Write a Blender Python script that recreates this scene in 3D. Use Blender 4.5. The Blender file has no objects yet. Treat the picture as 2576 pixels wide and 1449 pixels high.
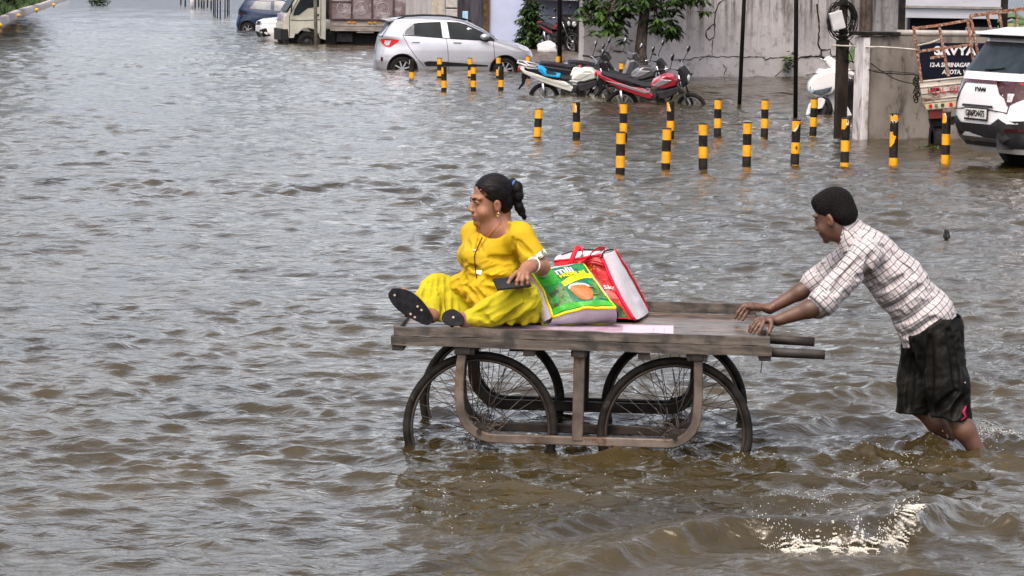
import bpy, bmesh, math, random
import numpy as np
from mathutils import Vector, Matrix, Euler
from mathutils.geometry import tessellate_polygon

R = math.radians
random.seed(7)
C = bpy.context.scene.collection
SC = bpy.context.scene

# ------------------------------------------------------------------ camera
CAM_Z, PITCH, ROLL, FPX = 2.18, math.atan(779.5 / 7100), R(0.9), 7100.0
cam_d = bpy.data.cameras.new("camera")
cam = bpy.data.objects.new("camera", cam_d)
C.objects.link(cam)
cam_d.sensor_width = 36.0
cam_d.lens = 36.0 * FPX / 2576.0
cam_d.clip_start, cam_d.clip_end = 0.5, 3000.0
CAMM = Matrix.Translation((0, 0, CAM_Z)) @ Matrix.Rotation(math.pi / 2 - PITCH, 4, 'X') @ Matrix.Rotation(ROLL, 4, 'Z')
cam.matrix_world = CAMM
SC.camera = cam

# ------------------------------------------------------------------ sky and sun (overcast monsoon daylight)
SUN_EL, SUN_AZ = R(58), R(200)
world = bpy.data.worlds.new("World")
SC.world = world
world.use_nodes = True
wn, wl = world.node_tree.nodes, world.node_tree.links
bg = wn["Background"]
sky = wn.new('ShaderNodeTexSky')
sky.sky_type = 'NISHITA'
sky.sun_disc = False
sky.sun_elevation, sky.sun_rotation = SUN_EL, SUN_AZ
sky.air_density, sky.dust_density, sky.ozone_density = 1.0, 4.0, 1.0
hsv = wn.new('ShaderNodeHueSaturation')
hsv.inputs['Saturation'].default_value = 0.62
wl.new(sky.outputs[0], hsv.inputs['Color'])
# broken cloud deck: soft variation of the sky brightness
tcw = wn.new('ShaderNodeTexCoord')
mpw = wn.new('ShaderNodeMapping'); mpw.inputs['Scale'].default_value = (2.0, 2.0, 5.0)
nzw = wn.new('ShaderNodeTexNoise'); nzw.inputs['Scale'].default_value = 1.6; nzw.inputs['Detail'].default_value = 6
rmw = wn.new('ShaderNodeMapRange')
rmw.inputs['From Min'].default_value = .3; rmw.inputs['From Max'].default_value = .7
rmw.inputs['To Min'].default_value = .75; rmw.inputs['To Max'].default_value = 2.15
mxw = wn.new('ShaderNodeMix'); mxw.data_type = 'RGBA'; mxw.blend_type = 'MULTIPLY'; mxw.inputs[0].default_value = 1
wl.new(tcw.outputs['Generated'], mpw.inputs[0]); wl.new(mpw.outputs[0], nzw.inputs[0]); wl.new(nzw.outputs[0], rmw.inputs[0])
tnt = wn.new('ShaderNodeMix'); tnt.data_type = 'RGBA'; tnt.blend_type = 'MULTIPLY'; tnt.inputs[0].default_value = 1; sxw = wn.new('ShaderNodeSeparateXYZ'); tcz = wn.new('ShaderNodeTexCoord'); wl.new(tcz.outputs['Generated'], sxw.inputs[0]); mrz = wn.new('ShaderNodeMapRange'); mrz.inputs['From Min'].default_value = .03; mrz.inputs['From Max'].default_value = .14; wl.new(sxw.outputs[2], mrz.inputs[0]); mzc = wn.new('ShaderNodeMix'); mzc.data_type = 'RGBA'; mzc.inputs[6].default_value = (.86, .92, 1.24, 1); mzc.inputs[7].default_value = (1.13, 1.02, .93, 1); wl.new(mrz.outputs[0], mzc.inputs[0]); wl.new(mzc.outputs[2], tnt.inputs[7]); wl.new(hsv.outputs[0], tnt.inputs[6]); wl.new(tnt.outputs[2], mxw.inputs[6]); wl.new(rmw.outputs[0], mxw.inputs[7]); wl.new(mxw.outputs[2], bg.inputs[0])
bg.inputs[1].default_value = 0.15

sun_d = bpy.data.lights.new("sun", 'SUN')
sun_d.energy, sun_d.angle, sun_d.color = 0.9, R(14), (1.0, 0.96, 0.9)
sun = bpy.data.objects.new("sun", sun_d)
C.objects.link(sun)
_sd = Vector((math.sin(SUN_AZ) * math.cos(SUN_EL), math.cos(SUN_AZ) * math.cos(SUN_EL), math.sin(SUN_EL)))
sun.rotation_euler = _sd.to_track_quat('Z', 'Y').to_euler()
sun.location = _sd * 60

SC.view_settings.view_transform = 'Standard'
SC.view_settings.look = 'None'
SC.view_settings.exposure = 0.85
SC.view_settings.gamma = 1.0
SC.render.engine = 'CYCLES'
SC.cycles.max_bounces = 6
SC.cycles.diffuse_bounces = 2
SC.cycles.glossy_bounces = 3
SC.cycles.transmission_bounces = 4
SC.cycles.caustics_reflective = False
SC.cycles.caustics_refractive = False
SC.cycles.sample_clamp_indirect = 6
SC.cycles.use_denoising = True

# ------------------------------------------------------------------ where a measured spot of the street stands
_R3 = CAMM.to_3x3()
CO = Vector((0, 0, CAM_Z))
def ray(px, py):
    return (_R3 @ Vector(((px - 1288.0) / FPX, -(py - 724.5) / FPX, -1.0))).normalized()
def G(px, py, z=0.0):
    d = ray(px, py); t = (z - CAM_Z) / d.z
    return CO + d * t
def D(px, py, Y):
    d = ray(px, py); return CO + d * (Y / d.y)
def proj(p):
    q = _R3.transposed() @ (Vector(p) - CO)
    return (q.x / -q.z * FPX + 1288, -q.y / -q.z * FPX + 724.5)
def mpp(Y):           # metres per measured unit at depth Y
    return Y / FPX

# ------------------------------------------------------------------ tags and linking
def tag(o, label, cat=None, group=None, kind=None):
    if label: o['label'] = label
    if cat: o['category'] = cat
    if group: o['group'] = group
    if kind: o['kind'] = kind
    return o
def empty(name, loc=(0, 0, 0), rz=0.0, label=None, cat=None, group=None):
    o = bpy.data.objects.new(name, None); C.objects.link(o)
    o.location = loc; o.rotation_euler = (0, 0, rz); o.empty_display_size = .1
    if label: tag(o, label, cat, group)
    return o
def copy_tree(o, parent=None):
    c = o.copy(); C.objects.link(c)
    if parent is not None: c.parent = parent
    for ch in list(o.children): copy_tree(ch, c)
    return c
def mesh_obj(name, me, mats, parent=None):
    o = bpy.data.objects.new(name, me); C.objects.link(o)
    if not isinstance(mats, (list, tuple)): mats = [mats]
    for m in mats: me.materials.append(m)
    if parent is not None: o.parent = parent
    return o
def np_mesh(name, verts, faces, smooth=True):
    verts = np.asarray(verts, dtype=np.float32); faces = np.asarray(faces, dtype=np.int32)
    me = bpy.data.meshes.new(name)
    me.vertices.add(len(verts)); me.vertices.foreach_set("co", verts.ravel())
    k = faces.shape[1]
    me.loops.add(faces.size); me.loops.foreach_set("vertex_index", faces.ravel())
    me.polygons.add(len(faces))
    me.polygons.foreach_set("loop_start", np.arange(0, faces.size, k, dtype=np.int32))
    me.polygons.foreach_set("loop_total", np.full(len(faces), k, dtype=np.int32))
    me.polygons.foreach_set("use_smooth", np.full(len(faces), smooth, dtype=bool))
    me.update(calc_edges=True); me.validate()
    return me

# ------------------------------------------------------------------ mesh collector
class MB:
    def __init__(self): self.v, self.f, self.m, self.s = [], [], [], []
    def add(self, vs, fs, mi=0, smooth=False):
        b = len(self.v); self.v += [tuple(v) for v in vs]
        for f in fs:
            self.f.append(tuple(i + b for i in f)); self.m.append(mi); self.s.append(smooth)
        return self
    def box(self, c, s, rot=None, mi=0, bev=0.0):
        hx, hy, hz = s[0] / 2, s[1] / 2, s[2] / 2
        c = Vector(c); M = rot if rot is not None else Matrix.Identity(3)
        if bev <= 0:
            vs = [c + M @ Vector((x * hx, y * hy, z * hz)) for x in (-1, 1) for y in (-1, 1) for z in (-1, 1)]
            fs = [(0, 1, 3, 2), (4, 6, 7, 5), (0, 4, 5, 1), (2, 3, 7, 6), (0, 2, 6, 4), (1, 5, 7, 3)]
            return self.add(vs, fs, mi)
        bm = bmesh.new(); bmesh.ops.create_cube(bm, size=1)
        for v in bm.verts: v.co = Vector((v.co.x * s[0], v.co.y * s[1], v.co.z * s[2]))
        bmesh.ops.bevel(bm, geom=list(bm.edges), offset=min(bev, min(s) * .45), segments=2, affect='EDGES', profile=.5)
        vs = [c + M @ v.co for v in bm.verts]
        fs = [[v.index for v in f.verts] for f in bm.faces]; bm.free()
        return self.add(vs, fs, mi, False)
    def beam(self, p0, p1, w, h, mi=0, up=(0, 0, 1), bev=0.0):
        p0, p1 = Vector(p0), Vector(p1); d = p1 - p0; L = d.length; d = d.normalized()
        u = Vector(up)
        if abs(d.dot(u)) > .98: u = Vector((0, 1, 0))
        s = d.cross(u).normalized(); u = s.cross(d)
        M = Matrix((d, s, u)).transposed()
        return self.box((p0 + p1) / 2, (L, w, h), M, mi, bev)
    def tube(self, path, r, n=10, mi=0, cap=True, flat=None, smooth=True):
        P = [Vector(p) for p in path]; k = len(P)
        rs = r if isinstance(r, (list, tuple)) else [r] * k
        vs, fs = [], []
        t0 = (P[1] - P[0]).normalized()
        a = Vector((0, 0, 1)) if abs(t0.z) < .9 else Vector((0, 1, 0))
        nrm = (a - t0 * a.dot(t0)).normalized()
        for i in range(k):
            if i == 0: t = P[1] - P[0]
            elif i == k - 1: t = P[-1] - P[-2]
            else: t = (P[i + 1] - P[i]).normalized() + (P[i] - P[i - 1]).normalized()
            t = t.normalized()
            nrm = nrm - t * nrm.dot(t)
            if nrm.length < 1e-5: nrm = t.orthogonal()
            nrm.normalize(); b = t.cross(nrm)
            for j in range(n):
                an = 2 * math.pi * j / n
                fa, fb = (1, 1) if flat is None else flat
                vs.append(P[i] + nrm * math.cos(an) * rs[i] * fa + b * math.sin(an) * rs[i] * fb)
        for i in range(k - 1):
            for j in range(n):
                j2 = (j + 1) % n
                fs.append((i * n + j, i * n + j2, (i + 1) * n + j2, (i + 1) * n + j))
        self.add(vs, fs, mi, smooth)
        if cap:
            b0 = len(self.v) - len(vs)
            self.f.append(tuple(b0 + j for j in reversed(range(n)))); self.m.append(mi); self.s.append(False)
            self.f.append(tuple(b0 + (k - 1) * n + j for j in range(n))); self.m.append(mi); self.s.append(False)
        return self
    def cyl(self, p0, p1, r0, r1=None, n=16, mi=0):
        return self.tube([p0, p1], [r0, r0 if r1 is None else r1], n, mi)
    def lathe(self, o, axis, prof, n=24, mi=0, smooth=True):
        ax = Vector(axis).normalized(); a = ax.orthogonal().normalized(); b = ax.cross(a); o = Vector(o)
        vs = []; k = len(prof)
        for (r, h) in prof:
            for j in range(n):
                an = 2 * math.pi * j / n
                vs.append(o + ax * h + (a * math.cos(an) + b * math.sin(an)) * r)
        fs = [(i * n + j, i * n + (j + 1) % n, (i + 1) * n + (j + 1) % n, (i + 1) * n + j) for i in range(k - 1) for j in range(n)]
        return self.add(vs, fs, mi, smooth)
    def ell(self, c, r, rot=None, n=16, m=10, mi=0):
        c = Vector(c); M = rot if rot is not None else Matrix.Identity(3)
        if not isinstance(r, (list, tuple)): r = (r, r, r)
        vs = []
        for i in range(m + 1):
            th = math.pi * i / m
            for j in range(n):
                ph = 2 * math.pi * j / n
                vs.append(c + M @ Vector((r[0] * math.sin(th) * math.cos(ph), r[1] * math.sin(th) * math.sin(ph), r[2] * math.cos(th))))
        fs = [(i * n + j, (i + 1) * n + j, (i + 1) * n + (j + 1) % n, i * n + (j + 1) % n) for i in range(m) for j in range(n)]
        return self.add(vs, fs, mi, True)
    def torus(self, c, axis, R0, r, n=48, m=10, mi=0, a0=0, a1=2 * math.pi, ref=None, sq=(1, 1)):
        ax = Vector(axis).normalized(); a = Vector(ref).normalized() if ref is not None else ax.orthogonal().normalized(); b = ax.cross(a); c = Vector(c)
        full = abs(a1 - a0 - 2 * math.pi) < 1e-6
        vs, fs = [], []; N = n if full else n + 1
        for i in range(N):
            t = a0 + (a1 - a0) * i / n; d = a * math.cos(t) + b * math.sin(t)
            for j in range(m):
                p = 2 * math.pi * j / m
                vs.append(c + d * (R0 + r * sq[0] * math.cos(p)) + ax * (r * sq[1] * math.sin(p)))
        for i in range(n):
            for j in range(m):
                fs.append((i * m + j, ((i + 1) % N) * m + j, ((i + 1) % N) * m + (j + 1) % m, i * m + (j + 1) % m))
        return self.add(vs, fs, mi, True)
    def prism(self, poly, y0, y1, xf=None, mi=0, smooth=False):
        # poly: (x, z) outline, extruded in y
        n = len(poly); xf = xf or (lambda v: v)
        vs = [xf(Vector((x, y0, z))) for x, z in poly] + [xf(Vector((x, y1, z))) for x, z in poly]
        b = len(self.v); self.v += [tuple(v) for v in vs]
        tri = tessellate_polygon([[Vector((x, z, 0)) for x, z in poly]])
        for t in tri:
            self.f.append((b + t[0], b + t[1], b + t[2])); self.m.append(mi); self.s.append(False)
            self.f.append((b + n + t[2], b + n + t[1], b + n + t[0])); self.m.append(mi); self.s.append(False)
        for i in range(n):
            j = (i + 1) % n
            self.f.append((b + i, b + j, b + n + j, b + n + i)); self.m.append(mi); self.s.append(smooth)
        return self
    def build(self, name, mats, parent=None, xf=None, fixn=True, bevel=0):
        me = bpy.data.meshes.new(name)
        vs = self.v if xf is None else [tuple(xf @ Vector(v)) for v in self.v]
        me.from_pydata(vs, [], self.f)
        me.polygons.foreach_set("material_index", self.m); me.polygons.foreach_set("use_smooth", self.s)
        o = mesh_obj(name, me, mats, parent)
        if fixn:
            bm = bmesh.new(); bm.from_mesh(me)
            bmesh.ops.remove_doubles(bm, verts=bm.verts, dist=1e-6)
            bmesh.ops.recalc_face_normals(bm, faces=bm.faces); bm.to_mesh(me); bm.free()
        me.update()
        if bevel > 0:
            m = o.modifiers.new("bevel", 'BEVEL'); m.width = bevel; m.segments = 3; m.limit_method = 'ANGLE'; m.angle_limit = R(38); m.harden_normals = True
            me.polygons.foreach_set("use_smooth", [True] * len(me.polygons))
        return o

# ------------------------------------------------------------------ materials
def new_mat(name):
    m = bpy.data.materials.new(name); m.use_nodes = True
    return m, m.node_tree.nodes, m.node_tree.links, m.node_tree.nodes["Principled BSDF"]
def s2l(c):
    f = lambda x: x / 12.92 if x <= .04045 else ((x + .055) / 1.055) ** 2.4
    return tuple(f(x / 255.0) for x in c)
def mat(name, col, rough=.5, metal=0.0, var=0.12, scale=8.0, bump=0.0, bscale=60.0, spec=.28, coat=0.0, col2=None, dirt=None, dlevel=.6, stretch=None):
    """plain colour broken up by noise; optional second colour patches (dirt, rust) with their own shapes"""
    if max(col) < .045 and spec <= .5: spec = min(spec, .12); rough = max(rough, .5)
    KA = .80; col = tuple(x * KA for x in col); col2 = tuple(x * KA for x in col2) if col2 is not None else None; dirt = tuple(x * KA for x in dirt) if dirt is not None else None
    m, n, l, b = new_mat(name)
    b.inputs['Roughness'].default_value = rough; b.inputs['Metallic'].default_value = metal
    b.inputs['Specular IOR Level'].default_value = spec; b.inputs['Coat Weight'].default_value = coat
    tc = n.new('ShaderNodeTexCoord'); mp = n.new('ShaderNodeMapping'); l.new(tc.outputs['Object'], mp.inputs[0])
    if stretch: mp.inputs['Scale'].default_value = stretch
    nz = n.new('ShaderNodeTexNoise'); nz.inputs['Scale'].default_value = scale; nz.inputs['Detail'].default_value = 5
    l.new(mp.outputs[0], nz.inputs['Vector'])
    cr = n.new('ShaderNodeValToRGB'); l.new(nz.outputs[0], cr.inputs[0])
    c2 = col2 if col2 is not None else tuple(max(0, x * (1 - 2 * var)) for x in col)
    c1 = tuple(min(1, x * (1 + var)) for x in col) if col2 is None else col
    cr.color_ramp.elements[0].position = .35; cr.color_ramp.elements[0].color = (*c2, 1)
    cr.color_ramp.elements[1].position = .65; cr.color_ramp.elements[1].color = (*c1, 1)
    out = cr.outputs[0]
    if dirt is not None:
        n2 = n.new('ShaderNodeTexNoise'); n2.inputs['Scale'].default_value = scale * 1.7; n2.inputs['Detail'].default_value = 8; n2.inputs['Roughness'].default_value = .7
        mp2 = n.new('ShaderNodeMapping'); mp2.inputs['Location'].default_value = (3.1, 7.7, 1.3); l.new(mp.outputs[0], mp2.inputs[0]); l.new(mp2.outputs[0], n2.inputs['Vector'])
        mr = n.new('ShaderNodeMapRange'); mr.inputs['From Min'].default_value = dlevel - .05; mr.inputs['From Max'].default_value = dlevel + .07
        l.new(n2.outputs[0], mr.inputs[0])
        mx = n.new('ShaderNodeMix'); mx.data_type = 'RGBA'; l.new(mr.outputs[0], mx.inputs[0]); l.new(out, mx.inputs[6]); mx.inputs[7].default_value = (*dirt, 1)
        out = mx.outputs[2]
    l.new(out, b.inputs['Base Color'])
    if bump > 0:
        n3 = n.new('ShaderNodeTexNoise'); n3.inputs['Scale'].default_value = bscale; n3.inputs['Detail'].default_value = 4
        l.new(mp.outputs[0], n3.inputs['Vector'])
        bp = n.new('ShaderNodeBump'); bp.inputs['Strength'].default_value = bump; bp.inputs['Distance'].default_value = .01
        l.new(n3.outputs[0], bp.inputs['Height']); l.new(bp.outputs[0], b.inputs['Normal'])
    return m
# ================================================================== SETTING: ground and flood water
GZ = -0.27        # street level under the flood
ground_m = mat("ground", (.09, .075, .055), .9, var=.25, scale=2.0)
MB().add([(-400, -40, GZ), (400, -40, GZ), (400, 900, GZ), (-400, 900, GZ)], [(0, 1, 2, 3)]).build("ground", ground_m)
bpy.data.objects["ground"]['kind'] = 'structure'

def water_material():
    m, n, l, b = new_mat("flood_water")
    b.inputs['Roughness'].default_value = .04
    b.inputs['IOR'].default_value = 1.33
    b.inputs['Specular IOR Level'].default_value = .62
    tc = n.new('ShaderNodeTexCoord')
    # silt: slow drifts of browner and greener suspended mud
    n1 = n.new('ShaderNodeTexNoise'); n1.inputs['Scale'].default_value = .8; n1.inputs['Detail'].default_value = 6; n1.inputs['Distortion'].default_value = 1.2
    l.new(tc.outputs['Object'], n1.inputs['Vector'])
    cr = n.new('ShaderNodeValToRGB'); l.new(n1.outputs[0], cr.inputs[0])
    cr.color_ramp.elements[0].position = .3; cr.color_ramp.elements[0].color = (.017, .0125, .004, 1)
    cr.color_ramp.elements[1].position = .7; cr.color_ramp.elements[1].color = (.042, .032, .014, 1)
    # foam streaks: vertex attribute
    at = n.new('ShaderNodeAttribute'); at.attribute_name = 'foam'
    n2 = n.new('ShaderNodeTexNoise'); n2.inputs['Scale'].default_value = 34; n2.inputs['Detail'].default_value = 9; n2.inputs['Roughness'].default_value = .78
    mp = n.new('ShaderNodeMapping'); mp.inputs['Scale'].default_value = (1, 1, 1); l.new(tc.outputs['Object'], mp.inputs[0]); l.new(mp.outputs[0], n2.inputs['Vector'])
    ad = n.new('ShaderNodeMath'); ad.operation = 'ADD'; l.new(at.outputs['Fac'], ad.inputs[0]); l.new(n2.outputs[0], ad.inputs[1])
    mr = n.new('ShaderNodeMapRange'); mr.inputs['From Min'].default_value = 1.02; mr.inputs['From Max'].default_value = 1.30; l.new(ad.outputs[0], mr.inputs[0])
    mx = n.new('ShaderNodeMix'); mx.data_type = 'RGBA'; l.new(mr.outputs[0], mx.inputs[0]); l.new(cr.outputs[0], mx.inputs[6]); mx.inputs[7].default_value = (.75, .72, .66, 1)
    l.new(mx.outputs[2], b.inputs['Base Color'])
    rr = n.new('ShaderNodeMapRange'); rr.inputs['To Min'].default_value = .04; rr.inputs['To Max'].default_value = .45; l.new(mr.outputs[0], rr.inputs[0]); l.new(rr.outputs[0], b.inputs['Roughness'])
    # fine wind ripples
    n3 = n.new('ShaderNodeTexNoise'); n3.inputs['Scale'].default_value = 13; n3.inputs['Detail'].default_value = 5; n3.inputs['Roughness'].default_value = .6; n3.inputs['Distortion'].default_value = .6
    mp3 = n.new('ShaderNodeMapping'); mp3.inputs['Scale'].default_value = (.8, 1.15, 1); mp3.inputs['Rotation'].default_value = (0, 0, R(8)); l.new(tc.outputs['Object'], mp3.inputs[0]); l.new(mp3.outputs[0], n3.inputs['Vector'])
    bp = n.new('ShaderNodeBump'); bp.inputs['Strength'].default_value = 1.0; bp.inputs['Distance'].default_value = .010
    l.new(n3.outputs[0], bp.inputs['Height'])
    n4 = n.new('ShaderNodeTexNoise'); n4.inputs['Scale'].default_value = 4.2; n4.inputs['Detail'].default_value = 3; n4.inputs['Roughness'].default_value = .55; n4.inputs['Distortion'].default_value = .9
    l.new(mp3.outputs[0], n4.inputs['Vector'])
    bp2 = n.new('ShaderNodeBump'); bp2.inputs['Strength'].default_value = 1.0; bp2.inputs['Distance'].default_value = .022
    l.new(n4.outputs[0], bp2.inputs['Height']); l.new(bp.outputs[0], bp2.inputs['Normal']); l.new(bp2.outputs[0], b.inputs['Normal'])
    return m

# --- wave field: many short wave trains of random heading, calmer and rougher patches, wakes round the cart and the man
rng = np.random.RandomState(11)
def vnoise(x, y, s, seed):
    """smooth value noise, numpy"""
    rs = np.random.RandomState(seed); T = rs.rand(64, 64).astype(np.float32)
    X = x / s; Y = y / s; xi = np.floor(X).astype(int); yi = np.floor(Y).astype(int); fx = X - xi; fy = Y - yi
    fx = fx * fx * (3 - 2 * fx); fy = fy * fy * (3 - 2 * fy)
    g = lambda a, b: T[a % 64, b % 64]
    return (g(xi, yi) * (1 - fx) + g(xi + 1, yi) * fx) * (1 - fy) + (g(xi, yi + 1) * (1 - fx) + g(xi + 1, yi + 1) * fx) * fy

NR, NC = 1650, 840
Yr = 7.0 * (320.0 / 7.0) ** (np.arange(NR) / (NR - 1.0))
u = np.linspace(-0.30, 0.30, NC)
Y0 = np.repeat(Yr[:, None], NC, 1); X0 = u[None, :] * (Y0 + 2.0)
X0 = X0.astype(np.float32); Y0 = Y0.astype(np.float32)
H = np.zeros_like(X0); DX = np.zeros_like(X0); DY = np.zeros_like(X0)
# domain warp so that crests bend and break up
wx = X0 + .35 * (vnoise(X0, Y0, 1.1, 1) - .5) + .10 * (vnoise(X0, Y0, .33, 2) - .5)
wy = Y0 + .35 * (vnoise(X0, Y0, 1.1, 3) - .5) + .10 * (vnoise(X0, Y0, .33, 4) - .5)
dYg = np.gradient(Yr)[:, None].astype(np.float32)
lam = np.exp(rng.uniform(np.log(.05), np.log(1.1), 110)); lam.sort()
for i, L in enumerate(lam):
    k = 2 * math.pi / L
    an = rng.normal(R(80), R(38)) if rng.rand() < .78 else rng.uniform(0, 2 * math.pi)
    slope = .068 * (L / .22) ** (.0 if L < .22 else -1.0)
    a = slope / k
    ph = rng.uniform(0, 6.28)
    # groups: each train comes and goes over a few wavelengths
    env = np.clip(vnoise(X0 + 31 * i, Y0 - 17 * i, max(.35, 3.2 * L), 20 + i) * 2.0 - .35, 0, 1.4)
    fade = np.clip((L / dYg - 2.2) / 2.0, 0, 1)
    rows = np.where(fade[:, 0] > 0)[0]
    if len(rows) == 0: continue
    r1 = rows.max() + 1
    P = k * (math.cos(an) * wx[:r1] + math.sin(an) * wy[:r1]) + ph
    A = a * env[:r1] * fade[:r1] * (1 + (np.clip((Y0[:r1] - 45) / 35, 0, 2.2) if L > .4 else 0))
    H[:r1] += A * np.cos(P)
    s = A * np.sin(P) * .9
    DX[:r1] -= s * math.cos(an); DY[:r1] -= s * math.sin(an)
rough = .55 + .9 * vnoise(X0, Y0, 2.6, 77)
calm = 1 - .35 * np.exp(-((X0 - 1.1) / 1.3) ** 2 - ((Y0 - 10.9) / .8) ** 2) - .35 * np.exp(-((X0 - .3) / 1.2) ** 2 - ((Y0 - 13.2) / .7) ** 2)
calm *= 1 - .22 * np.clip((14.5 - Y0) / 3, 0, 1) * np.clip((.2 - X0) / .8, 0, 1)
rough = rough * calm * (1 + .25 * np.clip((Y0 - 14) / 20, 0, 1))
H *= rough; DX *= rough; DY *= rough
foam = np.zeros_like(X0)

def gsn(x, y, cx, cy, sx, sy=None, rot=0.0):
    sy = sy or sx; c, s = math.cos(rot), math.sin(rot)
    a = (x - cx) * c + (y - cy) * s; b = -(x - cx) * s + (y - cy) * c
    return np.exp(-(a / sx) ** 2 - (b / sy) ** 2)
near = slice(0, int(np.searchsorted(Yr, 18.0)))
x, y = X0[near], Y0[near]
hN = np.zeros_like(x)
def ridge(pts, height, w_front, w_back, taper=.35, foam_amt=0.0, foam_w=.05, rag=.03):
    """a crest line through pts (x, y): steep towards the viewer, gentle behind"""
    global hN
    best = np.full(x.shape, 1e9, np.float32); side = np.zeros_like(x); along = np.zeros_like(x)
    jit = rag * (vnoise(x, y, .13, 55) - .5) * 2 + rag * (vnoise(x, y, .05, 56) - .5)
    seg = [((pts[i + 1][0] - pts[i][0]), (pts[i + 1][1] - pts[i][1])) for i in range(len(pts) - 1)]
    L = [math.hypot(*s) for s in seg]; tot = sum(L); acc = 0
    for i, (dx, dy) in enumerate(seg):
        px, py = pts[i]; t = np.clip(((x - px) * dx + (y - py) * dy) / L[i] ** 2, 0, 1)
        qx = x - (px + t * dx); qy = y - (py + t * dy); d = np.sqrt(qx * qx + qy * qy)
        m = d < best
        sd = (dx * (y - py) - dy * (x - px)) / L[i]
        best = np.where(m, d, best); side = np.where(m, sd, side); along = np.where(m, (acc + t * L[i]) / tot, along)
        acc += L[i]
    sd = np.sign(side) * best + jit
    prof = np.where(sd < 0, np.exp(-(sd / w_front) ** 2), np.exp(-(sd / w_back) ** 2))
    end = np.clip(along / taper, 0, 1) * np.clip((1 - along) / taper, 0, 1)
    end = np.clip(end, 0, 1) ** .6
    hN += height * prof * end
    if foam_amt > 0:
        foam[near] = np.maximum(foam[near], foam_amt * np.exp(-(sd / foam_w) ** 2) * (end > .08) * end)
def gp(px, py, z=0.0):
    q = G(px, py, z); return (q.x, q.y)
# bow wave in the right foreground, with its broken white crest
ridge([gp(1380, 1420, .05), gp(1640, 1352, .07), gp(1800, 1310, .085), gp(1930, 1312, .085), gp(2120, 1322, .085), gp(2300, 1285, .08), gp(2400, 1240, .05)], .100, .085, .26, .28)
CREST = [gp(1900, 1308, .10), gp(2010, 1322, .115), (gp(2130, 1322, .115)), gp(2240, 1312, .11), gp(2315, 1275, .09)]
ridge(CREST, .032, .030, .08, .18, .60, .075, .05)
ridge([gp(980, 1449), gp(1240, 1400), gp(1420, 1340), gp(1650, 1290)], .052, .08, .16, .3)
ridge([gp(1560, 1560), gp(1900, 1440), gp(2200, 1420), gp(2500, 1480)], .035, .10, .22, .3)
ridge([gp(1880, 1250), gp(2080, 1275), gp(2280, 1235)], .020, .06, .12, .3)
ridge([gp(1900, 1000), gp(2080, 1020), gp(2220, 985), gp(2400, 975), gp(2600, 985)], .045, .07, .20, .25)
ridge([gp(1950, 1110), gp(2100, 1060), gp(2280, 1075)], .030, .05, .14, .3)
ridge([gp(1960, 1180), gp(2150, 1150), gp(2330, 1140), gp(2480, 1112)], .030, .045, .10, .25, .46, .06)
ridge([gp(2230, 1210), gp(2400, 1200), gp(2576, 1260)], .026, .05, .12, .3)
ridge([gp(2300, 1330), gp(2430, 1290), gp(2600, 1340)], .030, .07, .18, .3)
ridge([gp(960, 1310), gp(1090, 1240), gp(1290, 1190), gp(1560, 1185)], .012, .05, .14, .3)
ridge([gp(1000, 1250), gp(1020, 1190), gp(1010, 1130)], .018, .04, .08, .3)
# ripples round wheels and legs
for (px, py, rr, am) in ((1022, 1112, .16, .009), (1400, 1112, .16, .008), (1505, 1118, .16, .008), (1882, 1147, .20, .010), (2420, 1110, .32, .012), (1160, 1105, .2, .008), (1745, 1110, .22, .008), (1062, 1033, .12, .007)):
    q = G(px, py); d = np.sqrt((x - q.x) ** 2 + (y - q.y) ** 2) + .02 * vnoise(x, y, .1, 9)
    hN += am * np.cos(2 * math.pi * d / .075) * np.exp(-(d / rr) ** 2)
# churned water below the cart and round the man
ch = np.clip(.9 * gsn(x, y, *gp(1500, 1150), 1.0, .35) + 1.0 * gsn(x, y, *gp(2250, 1140), .75, .45) + .9 * gsn(x, y, *gp(2120, 1290), .5, .2) + .5 * gsn(x, y, *gp(1500, 1290), .9, .35), 0, 1.2)
hN += ch * (.014 * (vnoise(x, y, .10, 61) - .5) + .014 * (vnoise(x, y, .045, 62) - .5) + .008 * (vnoise(x, y, .022, 63) - .5))
H[near] += hN
speck = vnoise(x, y, .03, 91) * vnoise(x, y, .012, 92)
foam[near] = np.maximum(foam[near], np.where((speck > .66) & (ch > .3), .50, 0) )
V = np.stack([X0 + DX, Y0 + DY, H], -1).reshape(-1, 3)
ii = np.arange((NR - 1) * (NC - 1)); r_, c_ = ii // (NC - 1), ii % (NC - 1)
q0 = r_ * NC + c_
F = np.stack([q0, q0 + 1, q0 + NC + 1, q0 + NC], -1)
me = np_mesh("flood_water", V, F)
at_ = me.attributes.new("foam", 'FLOAT', 'POINT'); at_.data.foreach_set("value", foam.reshape(-1).astype(np.float32))
water_m = water_material()
water = mesh_obj("flood_water", me, water_m); water['kind'] = 'structure'
def water_z(px_, py_):
    j = int(np.clip(np.searchsorted(Yr, py_), 1, NR - 2)); uu = px_ / (py_ + 2.0)
    i = int(np.clip((uu + .3) / .6 * (NC - 1), 1, NC - 2)); return float(H[j, i])
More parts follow.
